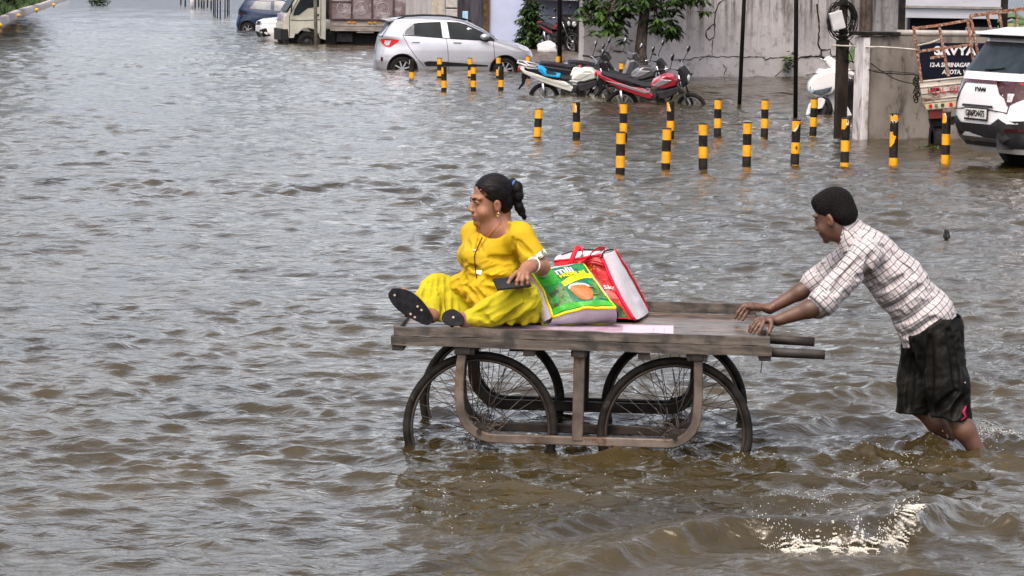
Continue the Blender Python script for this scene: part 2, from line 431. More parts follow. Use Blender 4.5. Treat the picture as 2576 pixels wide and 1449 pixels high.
# calm remainder of the flood, beyond the rippled sheet on every side
b_ = MB()
Zc = -.012
xa, xb = -.30 * 9.0, .30 * 9.0
xc, xd = -.30 * 322, .30 * 322
b_.add([(-400, -30, Zc), (400, -30, Zc), (400, 7.02, Zc), (-400, 7.02, Zc)], [(0, 1, 2, 3)])
b_.add([(-400, 7.02, Zc), (xa + .02, 7.02, Zc), (xc + .1, 320, Zc), (-400, 320, Zc)], [(0, 1, 2, 3)])
b_.add([(400, 7.02, Zc), (xb - .02, 7.02, Zc), (xd - .1, 320, Zc), (400, 320, Zc)], [(0, 3, 2, 1)])
b_.add([(-400, 319.9, Zc), (400, 319.9, Zc), (400, 900, Zc), (-400, 900, Zc)], [(0, 1, 2, 3)])
o = b_.build("water", water_m, fixn=False); o['kind'] = 'structure'
# ================================================================== SETTING: wall, buildings, trees, kerbs
def wall_material():
    m, n, l, b = new_mat("stained_plaster")
    b.inputs['Roughness'].default_value = .9
    tc = n.new('ShaderNodeTexCoord')
    def noise(sc, det, mp=None, rough=.6):
        z = n.new('ShaderNodeTexNoise'); z.inputs['Scale'].default_value = sc; z.inputs['Detail'].default_value = det; z.inputs['Roughness'].default_value = rough
        if mp is not None:
            q = n.new('ShaderNodeMapping'); q.inputs['Scale'].default_value = mp; l.new(tc.outputs['Object'], q.inputs[0]); l.new(q.outputs[0], z.inputs['Vector'])
        else: l.new(tc.outputs['Object'], z.inputs['Vector'])
        return z
    def ramp(src, p0, p1, c0, c1):
        r = n.new('ShaderNodeValToRGB'); l.new(src, r.inputs[0])
        r.color_ramp.elements[0].position = p0; r.color_ramp.elements[0].color = c0
        r.color_ramp.elements[1].position = p1; r.color_ramp.elements[1].color = c1
        return r
    base = ramp(noise(.9, 8).outputs[0], .3, .7, (.30, .283, .285, 1), (.47, .452, .462, 1))
    def over(a, fac, col):
        x = n.new('ShaderNodeMix'); x.data_type = 'RGBA'; l.new(fac, x.inputs[0]); l.new(a, x.inputs[6]); x.inputs[7].default_value = col; return x.outputs[2]
    # rain streaks running down from the coping, stronger high up
    st = ramp(noise(1.0, 9, (6, 6, .5), .72).outputs[0], .46, .62, (0, 0, 0, 1), (1, 1, 1, 1))
    sx = n.new('ShaderNodeSeparateXYZ'); l.new(tc.outputs['Object'], sx.inputs[0])
    hr = n.new('ShaderNodeMapRange'); hr.inputs['From Min'].default_value = .7; hr.inputs['From Max'].default_value = 1.9; l.new(sx.outputs[2], hr.inputs[0])
    xr = n.new('ShaderNodeMapRange'); xr.inputs['From Min'].default_value = 1.6; xr.inputs['From Max'].default_value = 3.0; l.new(sx.outputs[0], xr.inputs[0])
    mu = n.new('ShaderNodeMath'); mu.operation = 'MULTIPLY'; l.new(st.outputs[0], mu.inputs[0]); l.new(hr.outputs[0], mu.inputs[1])
    mu2 = n.new('ShaderNodeMath'); mu2.operation = 'MULTIPLY'; l.new(mu.outputs[0], mu2.inputs[0]); l.new(xr.outputs[0], mu2.inputs[1])
    c = over(base.outputs[0], mu2.outputs[0], (.055, .048, .035, 1))
    # mould blotches
    bl = ramp(noise(3.0, 10, None, .75).outputs[0], .52, .68, (0, 0, 0, 1), (.85, .75, .75, 1))
    c = over(c, bl.outputs[0], (.10, .09, .075, 1))
    # wet foot of the wall, splash mark
    n4 = noise(2.2, 5); ad = n.new('ShaderNodeMath'); ad.operation = 'MULTIPLY_ADD'; l.new(n4.outputs[0], ad.inputs[0]); ad.inputs[1].default_value = -.5; l.new(sx.outputs[2], ad.inputs[2])
    wr = n.new('ShaderNodeMapRange'); wr.inputs['From Min'].default_value = -.2; wr.inputs['From Max'].default_value = .06; wr.inputs['To Min'].default_value = .75; wr.inputs['To Max'].default_value = 0; l.new(ad.outputs[0], wr.inputs[0])
    c = over(c, wr.outputs[0], (.13, .105, .08, 1))
    l.new(c, b.inputs['Base Color'])
    bp = n.new('ShaderNodeBump'); bp.inputs['Strength'].default_value = .5; bp.inputs['Distance'].default_value = .02; l.new(noise(14, 6).outputs[0], bp.inputs['Height']); l.new(bp.outputs[0], b.inputs['Normal'])
    return m
plaster = wall_material()
crack_m = mat("crack_shadow", (.02, .017, .013), 1)
dark_metal = mat("dark_metal", (.018, .016, .015), .45, .3, var=.3, dirt=(.06, .03, .015), dlevel=.6)
black_paint = mat("black_paint", (.014, .013, .013), .4, var=.25, scale=5)

hy = G(1340, 128).y; fy = G(1440, 143).y
# --- stained boundary wall
WA, WB = G(1468, 195), G(2300, 192)
WL = (WB - WA).length
wdir = (WB - WA).normalized(); wang = math.atan2(wdir.y, wdir.x)
wall = empty("boundary_wall", (WA.x, WA.y, GZ), wang, "long grey plastered boundary wall, cracked and streaked with black mould", "wall")
def wl_(px, py):  # spot on the wall's face, in wall coordinates
    d = ray(px, py); nrm = Vector((-wdir.y, wdir.x, 0)); t = (WA - CO).dot(nrm) / d.dot(nrm); p = CO + d * t
    return Vector(((p - WA).dot(wdir), 0, p.z - GZ))
m_ = MB(); nx = 120
random.seed(5)
m_.box((WL / 2, .13, 1.7), (WL, .22, 3.4))
m_.box((WL / 2, .13, 3.44), (WL + .1, .32, .08))
m_.build("wall_body", plaster, wall)
m_ = MB()
def crack(pts, w):
    P = []
    for i in range(len(pts) - 1):
        a, b2 = wl_(*pts[i]), wl_(*pts[i + 1]); k = max(2, int((b2 - a).length / .07))
        for j in range(k):
            t = j / k; q = a.lerp(b2, t); q.x += random.uniform(-.018, .018); q.z += random.uniform(-.018, .018); P.append(q)
    P.append(wl_(*pts[-1]))
    rs = [w * random.uniform(.5, 1.2) for _ in P]
    m_.tube([(p.x, .018, p.z) for p in P], rs, 5)
crack([(1830, -6), (1806, 12), (1800, 30), (1800, 60), (1790, 62), (1779, 78), (1777, 95), (1786, 102), (1795, 97), (1800, 80), (1800, 62)], .016)
crack([(1793, 100), (1793, 140), (1775, 143), (1760, 152)], .009)
crack([(1690, 150), (1730, 151), (1752, 146), (1775, 143), (1850, 143), (1870, 145)], .010)
crack([(1870, 144), (1920, 144), (1926, 151), (1933, 148), (1940, 145), (2000, 143)], .011)
crack([(2000, 160), (2007, 148), (2020, 143), (2066, 141), (2068, 125), (2060, 118), (2061, 60), (2056, 10)], .022)
crack([(2068, 126), (2090, 124), (2092, 141), (2130, 141)], .016)
crack([(1820, 160), (1828, 175), (1822, 190)], .010)
crack([(2030, 190), (2050, 186), (2090, 184), (2120, 186)], .008)
m_.build("crack", crack_m, wall)

# weed growing out of the wall foot
leaf_g = mat("weed_leaf", (.10, .16, .03), .6, var=.35, scale=30)
twig_m = mat("twig_bark", (.06, .045, .03), .9)
def leaf_patch(mb, c, rad, nl, size, droop=.3, seed=0, mi=0, asp=.45):
    rr = random.Random(seed)
    for _ in range(nl):
        d = Vector((rr.gauss(0, 1), rr.gauss(0, 1), rr.gauss(0, 1))).normalized() * rr.random() ** .5
        p = Vector(c) + Vector((d.x * rad[0], d.y * rad[1], d.z * rad[2]))
        a = rr.uniform(0, 6.28); ax = Vector((math.cos(a), math.sin(a), rr.uniform(-1, .3) * droop * 2)).normalized()
        sd = ax.cross(Vector((rr.uniform(-.5, .5), rr.uniform(-.5, .5), 1))).normalized(); s = size * rr.uniform(.6, 1.25)
        up = sd.cross(ax) * s * .12
        mb.add([p, p + ax * s * .45 + sd * s * asp * .5 + up, p + ax * s, p + ax * s * .45 - sd * s * asp * .5 + up], [(0, 1, 2), (0, 2, 3)], mi, True)
wd = empty("wall_weed", tuple(G(1975, 192)), 0, "small green weed on a bent stem at the wall foot beside the slim black pole", "weed")
p = wl_(1950, 192); q = wl_(1990, 160)
k0 = WA + wdir * p.x + Vector((0, -.05, 0)); k1 = WA + wdir * q.x + Vector((0, -.12, 0)); zz = lambda v, z: Vector((v.x, v.y, z + GZ))
base = wd.location
s0, s1 = zz(k0, p.z) - base, zz(k1, q.z) - base
MB().tube([s0, s0.lerp(s1, .5) + Vector((0, 0, .03)), s1], [.012, .01, .006], 6).build("stem", twig_m, wd)
mb = MB(); leaf_patch(mb, s1 + Vector((-.02, -.03, .10)), (.16, .06, .20), 60, .12, seed=3, asp=.8)
leaf_patch(mb, s1 + Vector((-.12, -.03, -.12)), (.08, .06, .10), 20, .12, seed=4, asp=.8)
mb.build("foliage", leaf_g, wd, fixn=False)

# --- slim black poles
def slim_pole(px0, py0, px1, ptop, r, label, m=black_paint):
    g = G(px0, py0); t = D(px1, ptop, g.y)
    d = (t - g) / (t.z - g.z); b0 = g + d * (GZ - g.z); tp = g + d * 5.2
    o = MB().cyl((0, 0, 0), tp - b0, r, r, 12)
    o = o.build("slim_pole", m); o.location = b0; tag(o, label, "pole"); return o
slim_pole(1860, 264, 1872, 0, .036, "slim black pole standing in the flood, leaning a little, just beyond the striped posts")
slim_pole(2001, 296, 2003, 0, .036, "straight slim black pole in the flood between the wall weed and the white scooter")
slim_pole(795, 112, 793, 0, .055, "thin pale grey pole rising from the flood in front of the cream truck cab", mat("pale_pole", (.33, .31, .27), .8, var=.2))
slim_pole(1408, 160, 1408, 0, .06, "black square-looking post beside the white sack at the edge of the mud bank")

# --- concrete gate wall with painted white end
conc = mat("grey_concrete", (.25, .225, .20), .9, var=.18, scale=2.6, col2=(.14, .122, .105), dirt=(.065, .055, .045), dlevel=.57, bump=.4, bscale=30, stretch=(1, 1, .5))
white_dirty = mat("worn_whitewash", (.60, .58, .60), .85, var=.15, scale=5, dirt=(.24, .20, .16), dlevel=.55, stretch=(1, 1, .4))
gA = G(2178, 350); gB = Vector((8.2, gA.y + 1.1, 0))
gdir = (gB - Vector((gA.x, gA.y, 0))).normalized(); gang = math.atan2(gdir.y, gdir.x)
gw = empty("gate_wall", (gA.x, gA.y, GZ), gang, "low grey concrete wall with a whitewashed end standing in the water behind the striped posts", "wall")
GH = 1.45 - GZ
MB().box((2.0, .12, GH / 2), (4.0, .24, GH)).build("wall_body", conc, gw)
MB().box((-.045, .10, GH / 2 - .01), (.10, .30, GH - .02), bev=.01).build("whitewashed_end", white_dirty, gw)
MB().box((.55, .0, GH / 2 - .05), (.025, .03, GH - .1)).box((1.9, 0, GH / 2), (.03, .03, GH - .02)).build("joint_rib", conc, gw)
MB().box((.15, .12, GH + .035), (.62, .4, .05), bev=.008).build("coping_slab", dark_metal, gw)
MB().cyl((.47, .1, GH + .045), (3.6, .1, GH + .045), .045, .045, 12).build("pipe", mat("grey_pipe", (.32, .30, .28), .6, .2), gw)
MB().add([(.98, -.011, .86), (1.06, -.011, .93), (1.15, -.011, .91), (1.24, -.011, .86), (1.18, -.011, .80), (1.1, -.011, .82), (1.04, -.011, .79)], [(0, 1, 2, 3, 4, 5, 6)]).build("hole", crack_m, gw)
MB().torus((1.4, -.03, 1.32), (0, 1, 0), .05, .008, 16, 6, 0, 0, 3.1).build("hook", white_dirty, gw)

# sign board on the gate wall
def text_mesh(txt, size, name, m, parent, loc, rot=(R(90), 0, 0), shear=0.0, extrude=.003, sx=1.0, font_bold=.0, align='CENTER'):
    cu = bpy.data.curves.new(name, 'FONT'); cu.body = txt; cu.size = size; cu.align_x = align; cu.align_y = 'CENTER'; cu.shear = shear; cu.extrude = extrude; cu.offset = font_bold
    cu.resolution_u = 3
    t = bpy.data.objects.new(name, cu); C.objects.link(t)
    dg = bpy.context.evaluated_depsgraph_get(); me = bpy.data.meshes.new_from_object(t.evaluated_get(dg))
    bpy.data.objects.remove(t); bpy.data.curves.remove(cu)
    o = mesh_obj(name, me, m, parent); o.location = loc; o.rotation_euler = rot; o.scale = (sx, 1, 1)
    return o
def on_gate(px, py):
    d = ray(px, py); nrm = Vector((-gdir.y, gdir.x, 0)); A_ = Vector((gA.x, gA.y, 0)); t = (A_ - CO).dot(nrm) / d.dot(nrm); p = CO + d * t
    return (p - A_).dot(gdir), p.z
s0_, zt_ = on_gate(2313, 107); s1_, _z = on_gate(2498, 107); _s, zb_ = on_gate(2330, 196)
sb = empty("sign_board", (gA.x + gdir.x * s0_, gA.y + gdir.y * s0_ - .03, 0), gang, "black sign board with white SAVYA lettering on the concrete wall behind the rusty rack", "sign")
navy = mat("navy_board", (.006, .008, .018), .35)
letter = mat("white_lettering", (.72, .72, .74), .6)
bw_, bh_ = s1_ - s0_, zt_ - zb_
MB().box((bw_ / 2, -.02, (zt_ + zb_) / 2), (bw_, .03, bh_), bev=.004).build("board", navy, sb)
def sgn(px, py): a_, z_ = on_gate(px, py); return a_ - s0_, z_
for txt, px, py, h_, sx_, sh_, bo_ in (("SAVYA", 2346, 128, .165, 1.32, 0, .006), ("12-A SHRINAGAR SOC", 2333, 163, .085, .98, .15, .002), ("AKOTA, VADODARA", 2366, 181, .085, .98, .15, .002)):
    a_, z_ = sgn(px, py); text_mesh(txt, h_, "lettering", letter, sb, (a_, -.042, z_), sx=sx_, shear=sh_, font_bold=bo_, align='LEFT')

# --- square utility post with junction box and cable coil
ub = G(2113, 345)
up = empty("utility_post", (ub.x, ub.y, GZ), R(12), "square dark brown post carrying a grey junction box and a coil of black cable", "post")
post_m = mat("dark_brown_post", (.035, .026, .020), .85, var=.3, scale=6, stretch=(1, 1, .3), dirt=(.012, .01, .01), dlevel=.55)
PH = D(2113, 100, ub.y).z - GZ
m_ = MB(); m_.box((0, 0, PH / 2), (.15, .15, PH), bev=.006); m_.box((0, 0, PH + .4), (.10, .08, .9)); m_.build("post_body", post_m, up)
jc = D(2106, 52, ub.y - .15) - up.location
jb = MB().box((0, 0, 0), (.19, .07, .26), Matrix.Rotation(R(-16), 3, 'Y'), bev=.012).build("junction_box", mat("grey_box", (.50, .50, .52), .5, .0, var=.08), up)
jb.location = Matrix.Rotation(-R(12), 3, 'Z') @ jc
MB().add([(0, 0, 0)], []) if 0 else None
m_ = MB(); cc = Matrix.Rotation(-R(12), 3, 'Z') @ (D(2116, 50, ub.y - .08) - up.location)
rr = random.Random(2)
for i in range(17):
    rad = rr.uniform(.16, .25); off = Vector((rr.uniform(-.03, .03), rr.uniform(-.05, .03), rr.uniform(-.04, .04)))
    pts = []
    n_ = 34; ph = rr.uniform(0, 6)
    for k in range(n_ + 1):
        a = 2 * math.pi * k / n_
        rx = rad * (.86 + .05 * math.sin(2 * a + ph)); rz = rad * (1.1 + .06 * math.cos(3 * a + ph))
        pts.append(cc + off + Vector((rx * math.cos(a), .02 * math.sin(a + ph), rz * math.sin(a))))
    m_.tube(pts, .006, 5)
for i in range(5):
    a0 = cc + Vector((.05, -.04, -.1 + .04 * i)); a1 = cc + Vector((.22, -.02, -.02 + .03 * i))
    m_.tube([a0, (a0 + a1) / 2 + Vector((0, -.02, -.05)), a1], .005, 5)
m_.build("cable_coil", black_paint, up)

def cable(name, pts, r, m, label):
    """pts: (px, py, Y) spots joined by a sagging line"""
    P = [D(*p) for p in pts]; Q = []
    for i in range(len(P) - 1):
        k = 8
        for j in range(k):
            t = j / k
            p0 = P[max(i - 1, 0)]; p1 = P[i]; p2 = P[i + 1]; p3 = P[min(i + 2, len(P) - 1)]
            Q.append(.5 * ((2 * p1) + (p2 - p0) * t + (2 * p0 - 5 * p1 + 4 * p2 - p3) * t * t + (3 * p1 - p0 - 3 * p2 + p3) * t ** 3))
    Q.append(P[-1]); o = MB().tube([q - Q[0] for q in Q], r, 6).build(name, m); o.location = Q[0]
    return tag(o, label, "cable")
yu = ub.y
cable("rope", [(2094, 114, yu - .12), (2140, 116, yu - .14), (2185, 118, gA.y - .1), (2230, 119, gA.y - .1), (2306, 125, yu - 1.2)], .012, mat("pale_rope", (.45, .42, .38), .9), "pale taut rope tied from the dark square post across the concrete wall")
cable("cable", [(2125, 150, yu - .1), (2152, 158, yu - .1), (2200, 180, gA.y - .15), (2260, 186, gA.y - .1), (2304, 187, yu - 1.1)], .008, black_paint, "upper black cable sagging across the concrete wall, looped knot near the post")
cable("cable", [(2125, 90, yu - .1), (2165, 135, yu - .1), (2205, 170, gA.y - .1), (2255, 200, gA.y - .1), (2306, 212, yu - 1.1)], .007, black_paint, "lowest black cable drooping diagonally over the concrete wall")
cable("cable", [(2125, 178, yu - .1), (2200, 178, gA.y - .1), (2300, 184, yu - 1.1)], .005, black_paint, "thinnest black wire running level across the concrete wall")
cable("cable", [(2136, 158, yu - .12), (2128, 140, yu - .14), (2124, 128, yu - .14), (2130, 122, yu - .14), (2140, 140, yu - .14), (2146, 158, yu - .13)], .007, black_paint, "small upright loop of black cable beside the square post")

# --- roadside kiosk of grey metal panels behind the gate wall
ky = 45.0
kp = D(2278, 45, ky); kq = D(2517, 45, ky)
ks = empty("metal_kiosk", (kp.x, ky, GZ), 0, "kiosk of pale grey metal panels on dark legs behind the concrete wall", "kiosk")
panel = mat("pale_panel", (.42, .44, .50), .55, .1, var=.06, scale=3, dirt=(.25, .23, .2), dlevel=.66, stretch=(.4, 1, 3))
kw = kq.x - kp.x; zt0 = kp.z - GZ
MB().box((kw / 2, .3, zt0 + .08), (kw, .6, .15)).build("panel", panel, ks)
MB().box((kw / 2, .32, zt0 + .62), (kw, .6, .85)).build("panel", panel, ks)
MB().box((kw / 2, .28, zt0 + .178), (kw + .02, .66, .03)).build("ledge", mat("grey_ledge", (.25, .23, .2), .8), ks)
MB().box((-.05, .1, zt0 / 2 + .5), (.1, .12, zt0 + 1)).build("post", dark_metal, ks)
MB().box((kw + .06, .1, zt0 / 2 + .5), (.12, .12, zt0 + 1)).build("post", dark_metal, ks)
MB().box((kw / 2 + .1, .7, zt0 - .17), (kw - .1, .3, .5)).build("back_board", navy, ks)
MB().box((kw * .82, .2, zt0 - .28), (.5, .05, .3)).build("crate_side", mat("slat", (.3, .28, .26), .8), ks)

# --- plants behind
green = [mat("leaf_dark", (.030, .060, .016), .45, var=.35, scale=6), mat("leaf_mid", (.060, .115, .026), .45, var=.35, scale=6), mat("leaf_bright", (.13, .21, .035), .45, var=.3, scale=6)]
bark = mat("tree_bark", (.085, .065, .055), .9, var=.35, scale=12, bump=.8, bscale=25, stretch=(1, 1, .4))
def banana(px, Y, h, label, seed, mi=2):
    rr = random.Random(seed); g = D(px, 60, Y)
    e = empty("banana_plant", (g.x, Y, GZ), 0, label, "plant")
    MB().tube([(0, 0, 0), (.02, 0, h * .35), (0, 0, h * .7)], [.12, .10, .07], 10).build("stem", mat("banana_stem", (.20, .22, .09), .7, var=.3, stretch=(1, 1, .3)), e)
    mb = MB()
    for i in range(11):
        a = rr.uniform(0, 6.28); L = rr.uniform(.9, 1.4); w = .19; lift = rr.uniform(.5, 1.2)
        d = Vector((math.cos(a), math.sin(a), 0)); s = Vector((-d.y, d.x, 0)); k = 9; vs = []
        for j in range(k + 1):
            t = j / k; c = Vector((0, 0, h * .62)) + d * (L * t * .85) + Vector((0, 0, lift * t - (lift + .45) * t * t)); ww = w * math.sin(math.pi * min(1, t * .93 + .07)) ** .6
            vs += [c - s * ww + Vector((0, 0, -.05)), c, c + s * ww + Vector((0, 0, -.05))]
        for j in range(k):
            if rr.random() < .12: continue
            for q in (0, 1): mb.add([vs[j * 3 + q], vs[j * 3 + q + 1], vs[j * 3 + q + 4], vs[j * 3 + q + 3]], [(0, 1, 2, 3)], 0, True)
    mb.build("leaves", green[mi], e, fixn=False)
banana(2545, 48, 2.6, "bright green banana plant behind the pickup rack and the white SUV roof", 1)
banana(2590, 50, 2.9, "tall banana plant standing behind the kiosk's dark end post", 2, 1)
banana(2252, 46, 2.3, "banana plant with a pale green stem between the cable coil and the kiosk", 3, 1)

def tree(name, base, H, trunk_r, crown_c, crown_r, nclump, leaf, label, seed, cat="tree", group=None, mats=(0, 1), leafn=26, lean=(0, 0), style='whorl', extra=()):
    rr = random.Random(seed); e = empty(name, base, 0, label, cat, group)
    cc = Vector(crown_c); m_ = MB()
    top = Vector((lean[0], lean[1], cc.z * .95)); k = 9
    pts = [Vector((0, 0, 0)).lerp(top, i / k) + Vector((rr.uniform(-.04, .04), rr.uniform(-.04, .04), 0)) for i in range(k + 1)]
    m_.tube(pts, [trunk_r * (1.45 if i == 0 else 1.12 if i == 1 else 1 - .07 * i) for i in range(k + 1)], 14)
    clumps = []
    for i in range(nclump):
        d = Vector((rr.gauss(0, 1), rr.gauss(0, 1), rr.gauss(0, 1))).normalized() * rr.uniform(.45, 1.0)
        clumps.append((cc + Vector((d.x * crown_r[0], d.y * crown_r[1], d.z * crown_r[2])), rr.uniform(.7, 1.25)))
    clumps += [(Vector(c), s) for c, s in extra]
    for c, s in clumps[::2]:
        b0 = pts[rr.randint(5, 8)]; md = b0.lerp(c, .5) + Vector((0, 0, .15))
        m_.tube([b0, md, c], [trunk_r * .35, trunk_r * .22, .012], 6)
    m_.build("trunk", bark, e)
    V, F, MI = [], [], []
    for ci, (c, s) in enumerate(clumps):
        mi = 0 if rr.random() < .6 else 1
        if style == 'whorl':
            for w in range(leafn // 7):
                wc = c + Vector((rr.gauss(0, .22), rr.gauss(0, .22), rr.gauss(0, .2))) * s
                n7 = rr.randint(6, 9); tilt = rr.uniform(-1.1, -.25)
                for q in range(n7):
                    a = 6.283 * q / n7 + rr.uniform(-.2, .2); dz = tilt + rr.uniform(-.25, .25)
                    ax = Vector((math.cos(a), math.sin(a), dz)).normalized(); sd = ax.cross(Vector((0, 0, 1))).normalized(); L = leaf * rr.uniform(.7, 1.2); hw = L * .17
                    b = len(V); up = Vector((0, 0, L * .06))
                    V += [wc + ax * L * .08, wc + ax * L * .55 + sd * hw + up, wc + ax * L, wc + ax * L * .55 - sd * hw + up]
                    F.append((b, b + 1, b + 2, b + 3)); MI.append(mi)
        else:
            for w in range(leafn):
                p = c + Vector((rr.gauss(0, .3), rr.gauss(0, .3), rr.gauss(0, .26))) * s
                a = rr.uniform(0, 6.28); ax = Vector((math.cos(a), math.sin(a), rr.uniform(-.9, .4))).normalized(); sd = ax.cross(Vector((rr.uniform(-.4, .4), rr.uniform(-.4, .4), 1))).normalized(); L = leaf * rr.uniform(.6, 1.3)
                b = len(V); V += [p, p + ax * L * .5 + sd * L * .28, p + ax * L, p + ax * L * .5 - sd * L * .28]; F.append((b, b + 1, b + 2, b + 3)); MI.append(mi)
    me = np_mesh("crown", [tuple(v) for v in V], F, True); me.polygons.foreach_set("material_index", MI)
    o = mesh_obj("crown", me, [green[mats[0]], green[mats[1]]], e)
    return e
# tree in front of the boundary wall
ty = WA.y - 1.6
tb = D(1612, 150, ty)
ex = []
for px, py in ((1500, 20), (1530, 55), (1555, 70), (1488, 50), (1520, 30), (1560, 30), (1500, 5), (1575, 10), (1545, 88), (1512, 72), (1565, 55), (1700, 5), (1655, 20), (1670, 45), (1690, 60), (1648, 58), (1680, 85), (1660, 70), (1695, 80), (1735, 0), (1755, 12), (1672, 20), (1640, 10), (1600, 5), (1480, 15)):
    p = D(px, py - 8, ty + random.uniform(-.5, .5)); ex.append((p - Vector((tb.x, ty, GZ)), .62))
tree("broadleaf_tree", (tb.x, ty, GZ), 7, .15, (0.2, 0, 4.3), (2.4, 1.8, 1.6), 95, .27, "broad-leaved tree with drooping whorled leaves in front of the cracked wall behind the motorcycles", 12, leafn=50, lean=(.12, 0), extra=ex)
# slender hanging-leaf tree against the blue wall
hY = hy - 2.5
hb = D(1338, 120, hY)
ex = []
rr = random.Random(8)
for i in range(46):
    t = i / 45; py = 2 + 112 * t; w = 10 + 22 * t
    p = D(1338 + rr.uniform(-w, w), py, hY + rr.uniform(-.4, .4)); ex.append((p - Vector((hb.x, hY, GZ)), .42))
tree("ashoka_tree", (hb.x, hY, GZ), 5, .10, (0, 0, 3.3), (.5, .5, 1.3), 26, .24, "narrow tree with hanging leaves standing against the pale blue wall", 21, leafn=42, extra=ex)
# trees outside the picture whose shade lies on the water; far row behind the wall
for i, (x_, y_, h_) in enumerate([(3.2, 67, 8.5), (8.2, 66.5, 9), (-1.0, 92, 9), (-13, 138, 10), (12.5, 62, 8)]):
    tree("shade_tree", (x_, y_, GZ), h_, .18, (0, 0, h_ * .72), (2.8, 2.0, h_ * .30), 70, .40,
         ["leafy tree rising behind the cracked wall left of its longest crack", "leafy tree rising behind the cracked wall near the slim poles", "leafy tree behind the pale blue house wall", "leafy tree behind the rusty truck body", "leafy tree behind the concrete gate wall"][i], 40 + i, leafn=44, style='x')

# --- houses behind the parked cars
blue_w = mat("pale_blue_paint", (.46, .52, .72), .8, var=.05, scale=1.5)
def hx(px): return D(px, 60, hy).x
ho = empty("house_front", (hx(1020), hy, GZ), 0, "house front with white ribbed sheets, dark doorway and pale blue wall behind the silver hatchback", "building")
x0 = hx(1020)
ribs = MB(); xr0, xr1 = 0, hx(1085) - x0; nr = 26
pts = []
for i in range(nr * 2 + 1): pts.append((xr0 + (xr1 - xr0) * i / (nr * 2), (.03 if (i // 1) % 2 else 0)))
for i in range(len(pts) - 1):
    a, b2 = pts[i], pts[i + 1]; ribs.add([(a[0], a[1], 0), (b2[0], b2[1], 0), (b2[0], b2[1], 3.6), (a[0], a[1], 3.6)], [(0, 1, 2, 3)])
ribs.build("ribbed_sheet", mat("white_sheet", (.60, .59, .60), .6, var=.08, scale=3, stretch=(4, 1, .3), dirt=(.35, .33, .3), dlevel=.62), ho)
MB().box(((hx(1085) + hx(1117)) / 2 - x0, .1, 1.8), (hx(1117) - hx(1085) - .02, .2, 3.6)).build("pillar", mat("beige_pillar", (.42, .38, .32), .85, var=.12), ho)
m_ = MB(); xa_, xb_ = hx(1121) - x0, hx(1150) - x0
for i in range(12): m_.box(((xa_ + xb_) / 2, .1, .16 + i * .3), (xb_ - xa_, .2, .26), bev=.02)
m_.build("block_pier", mat("stone_block", (.42, .41, .40), .85, var=.1), ho)
MB().box(((xa_ + xb_) / 2, .16, 1.8), (xb_ - xa_ + .04, .2, 3.6)).build("mortar", mat("mortar", (.2, .18, .16), .9), ho)
MB().box(((hx(1150) + hx(1216)) / 2 - x0, .2, 1.8), (hx(1216) - hx(1150), .1, 3.6)).build("door", mat("dark_door", (.045, .042, .055), .6, var=.3, scale=3, stretch=(3, 1, .4)), ho)
MB().box((hx(1170) - x0, .13, D(1170, 42, hy).z - GZ), (.17, .03, .33), bev=.01).build("notice", mat("pale_notice", (.35, .6, .8), .5), ho)
MB().box(((hx(1216) + hx(1231)) / 2 - x0, .12, 1.8), (hx(1231) - hx(1216), .2, 3.6)).build("door_frame", mat("brown_frame", (.10, .06, .025), .7, var=.3), ho)
MB().box(((hx(1231) + hx(1466)) / 2 - x0, .22, 1.8), (hx(1466) - hx(1231), .2, 3.6)).build("blue_wall", blue_w, ho)
MB().box((hx(1463) - x0, -.5, 1.8), (.12, 1.6, 3.6)).build("return_wall", blue_w, ho)
zc = D(1400, 1, hy - 1).z - GZ
MB().box(((hx(1334) + hx(1462)) / 2 - x0, -.6, zc + .12), (hx(1462) - hx(1334), 1.6, .22)).build("canopy_slab", white_dirty, ho)
# mud bank in front of that wall
mb = MB(); k = 24; rr = random.Random(5)
A = [G(1318 + i * 6.3, 160 + 6 * math.sin(i * .7) + rr.uniform(-2, 2)) for i in range(k + 1)]
vs = []
for a in A:
    vs += [(a.x, a.y, -.06), (a.x, a.y + .8, .04), (a.x, a.y + 3.5, .10), (a.x, hy + 1, .14)]
fs = [(i * 4 + j, (i + 1) * 4 + j, (i + 1) * 4 + j + 1, i * 4 + j + 1) for i in range(k) for j in range(3)]
mb.add(vs, fs, 0, True); o = mb.build("mud_bank", mat("wet_mud", (.10, .078, .055), .45, var=.3, scale=3, bump=.8, bscale=6, dirt=(.22, .19, .16), dlevel=.6)); o['kind'] = 'structure'
# black steel frame beside the bikes
fr = empty("steel_frame", tuple(D(1440, 125, fy)), 0, "black square steel frame standing on the mud bank before the pale blue wall", "frame")
def L_(px, py, Y=fy): return D(px, py, Y) - fr.location
m_ = MB(); m_.beam(L_(1413, 40), L_(1457, 40), .08, .09); m_.beam(L_(1456, 36), L_(1456, 142), .09, .09); m_.beam(L_(1413, 138), L_(1457, 138), .08, .05)
m_.build("frame_bars", black_paint, fr)
# white sack
def blob(name, c, r, seed, m, amp=.12, sc=4, rot=None, n=32, mm=20, squash=0):
    from mathutils import noise
    mb = MB().ell((0, 0, 0), r, rot, n, mm); out = []
    for v in mb.v:
        w = Vector(v); d = noise.noise(Vector((w.x * sc / r[0] * .3 + seed, w.y * sc / r[1] * .3, w.z * sc / r[2] * .3)))
        w = w * (1 + amp * d * 2)
        if squash and w.z < -r[2] * squash: w.z = -r[2] * squash + (w.z + r[2] * squash) * .15
        out.append(tuple(w))
    mb.v = out; o = mb.build(name, m); o.location = c; return o
sk = D(1375, 123, fy - .3)
o = blob("white_sack", (sk.x, sk.y, .06 + .17), (.30, .22, .21), 3, mat("white_plastic", (.62, .62, .63), .5, var=.06), .13, 5, squash=.8); tag(o, "knotted white plastic sack lying on the mud bank by the black post", "sack")

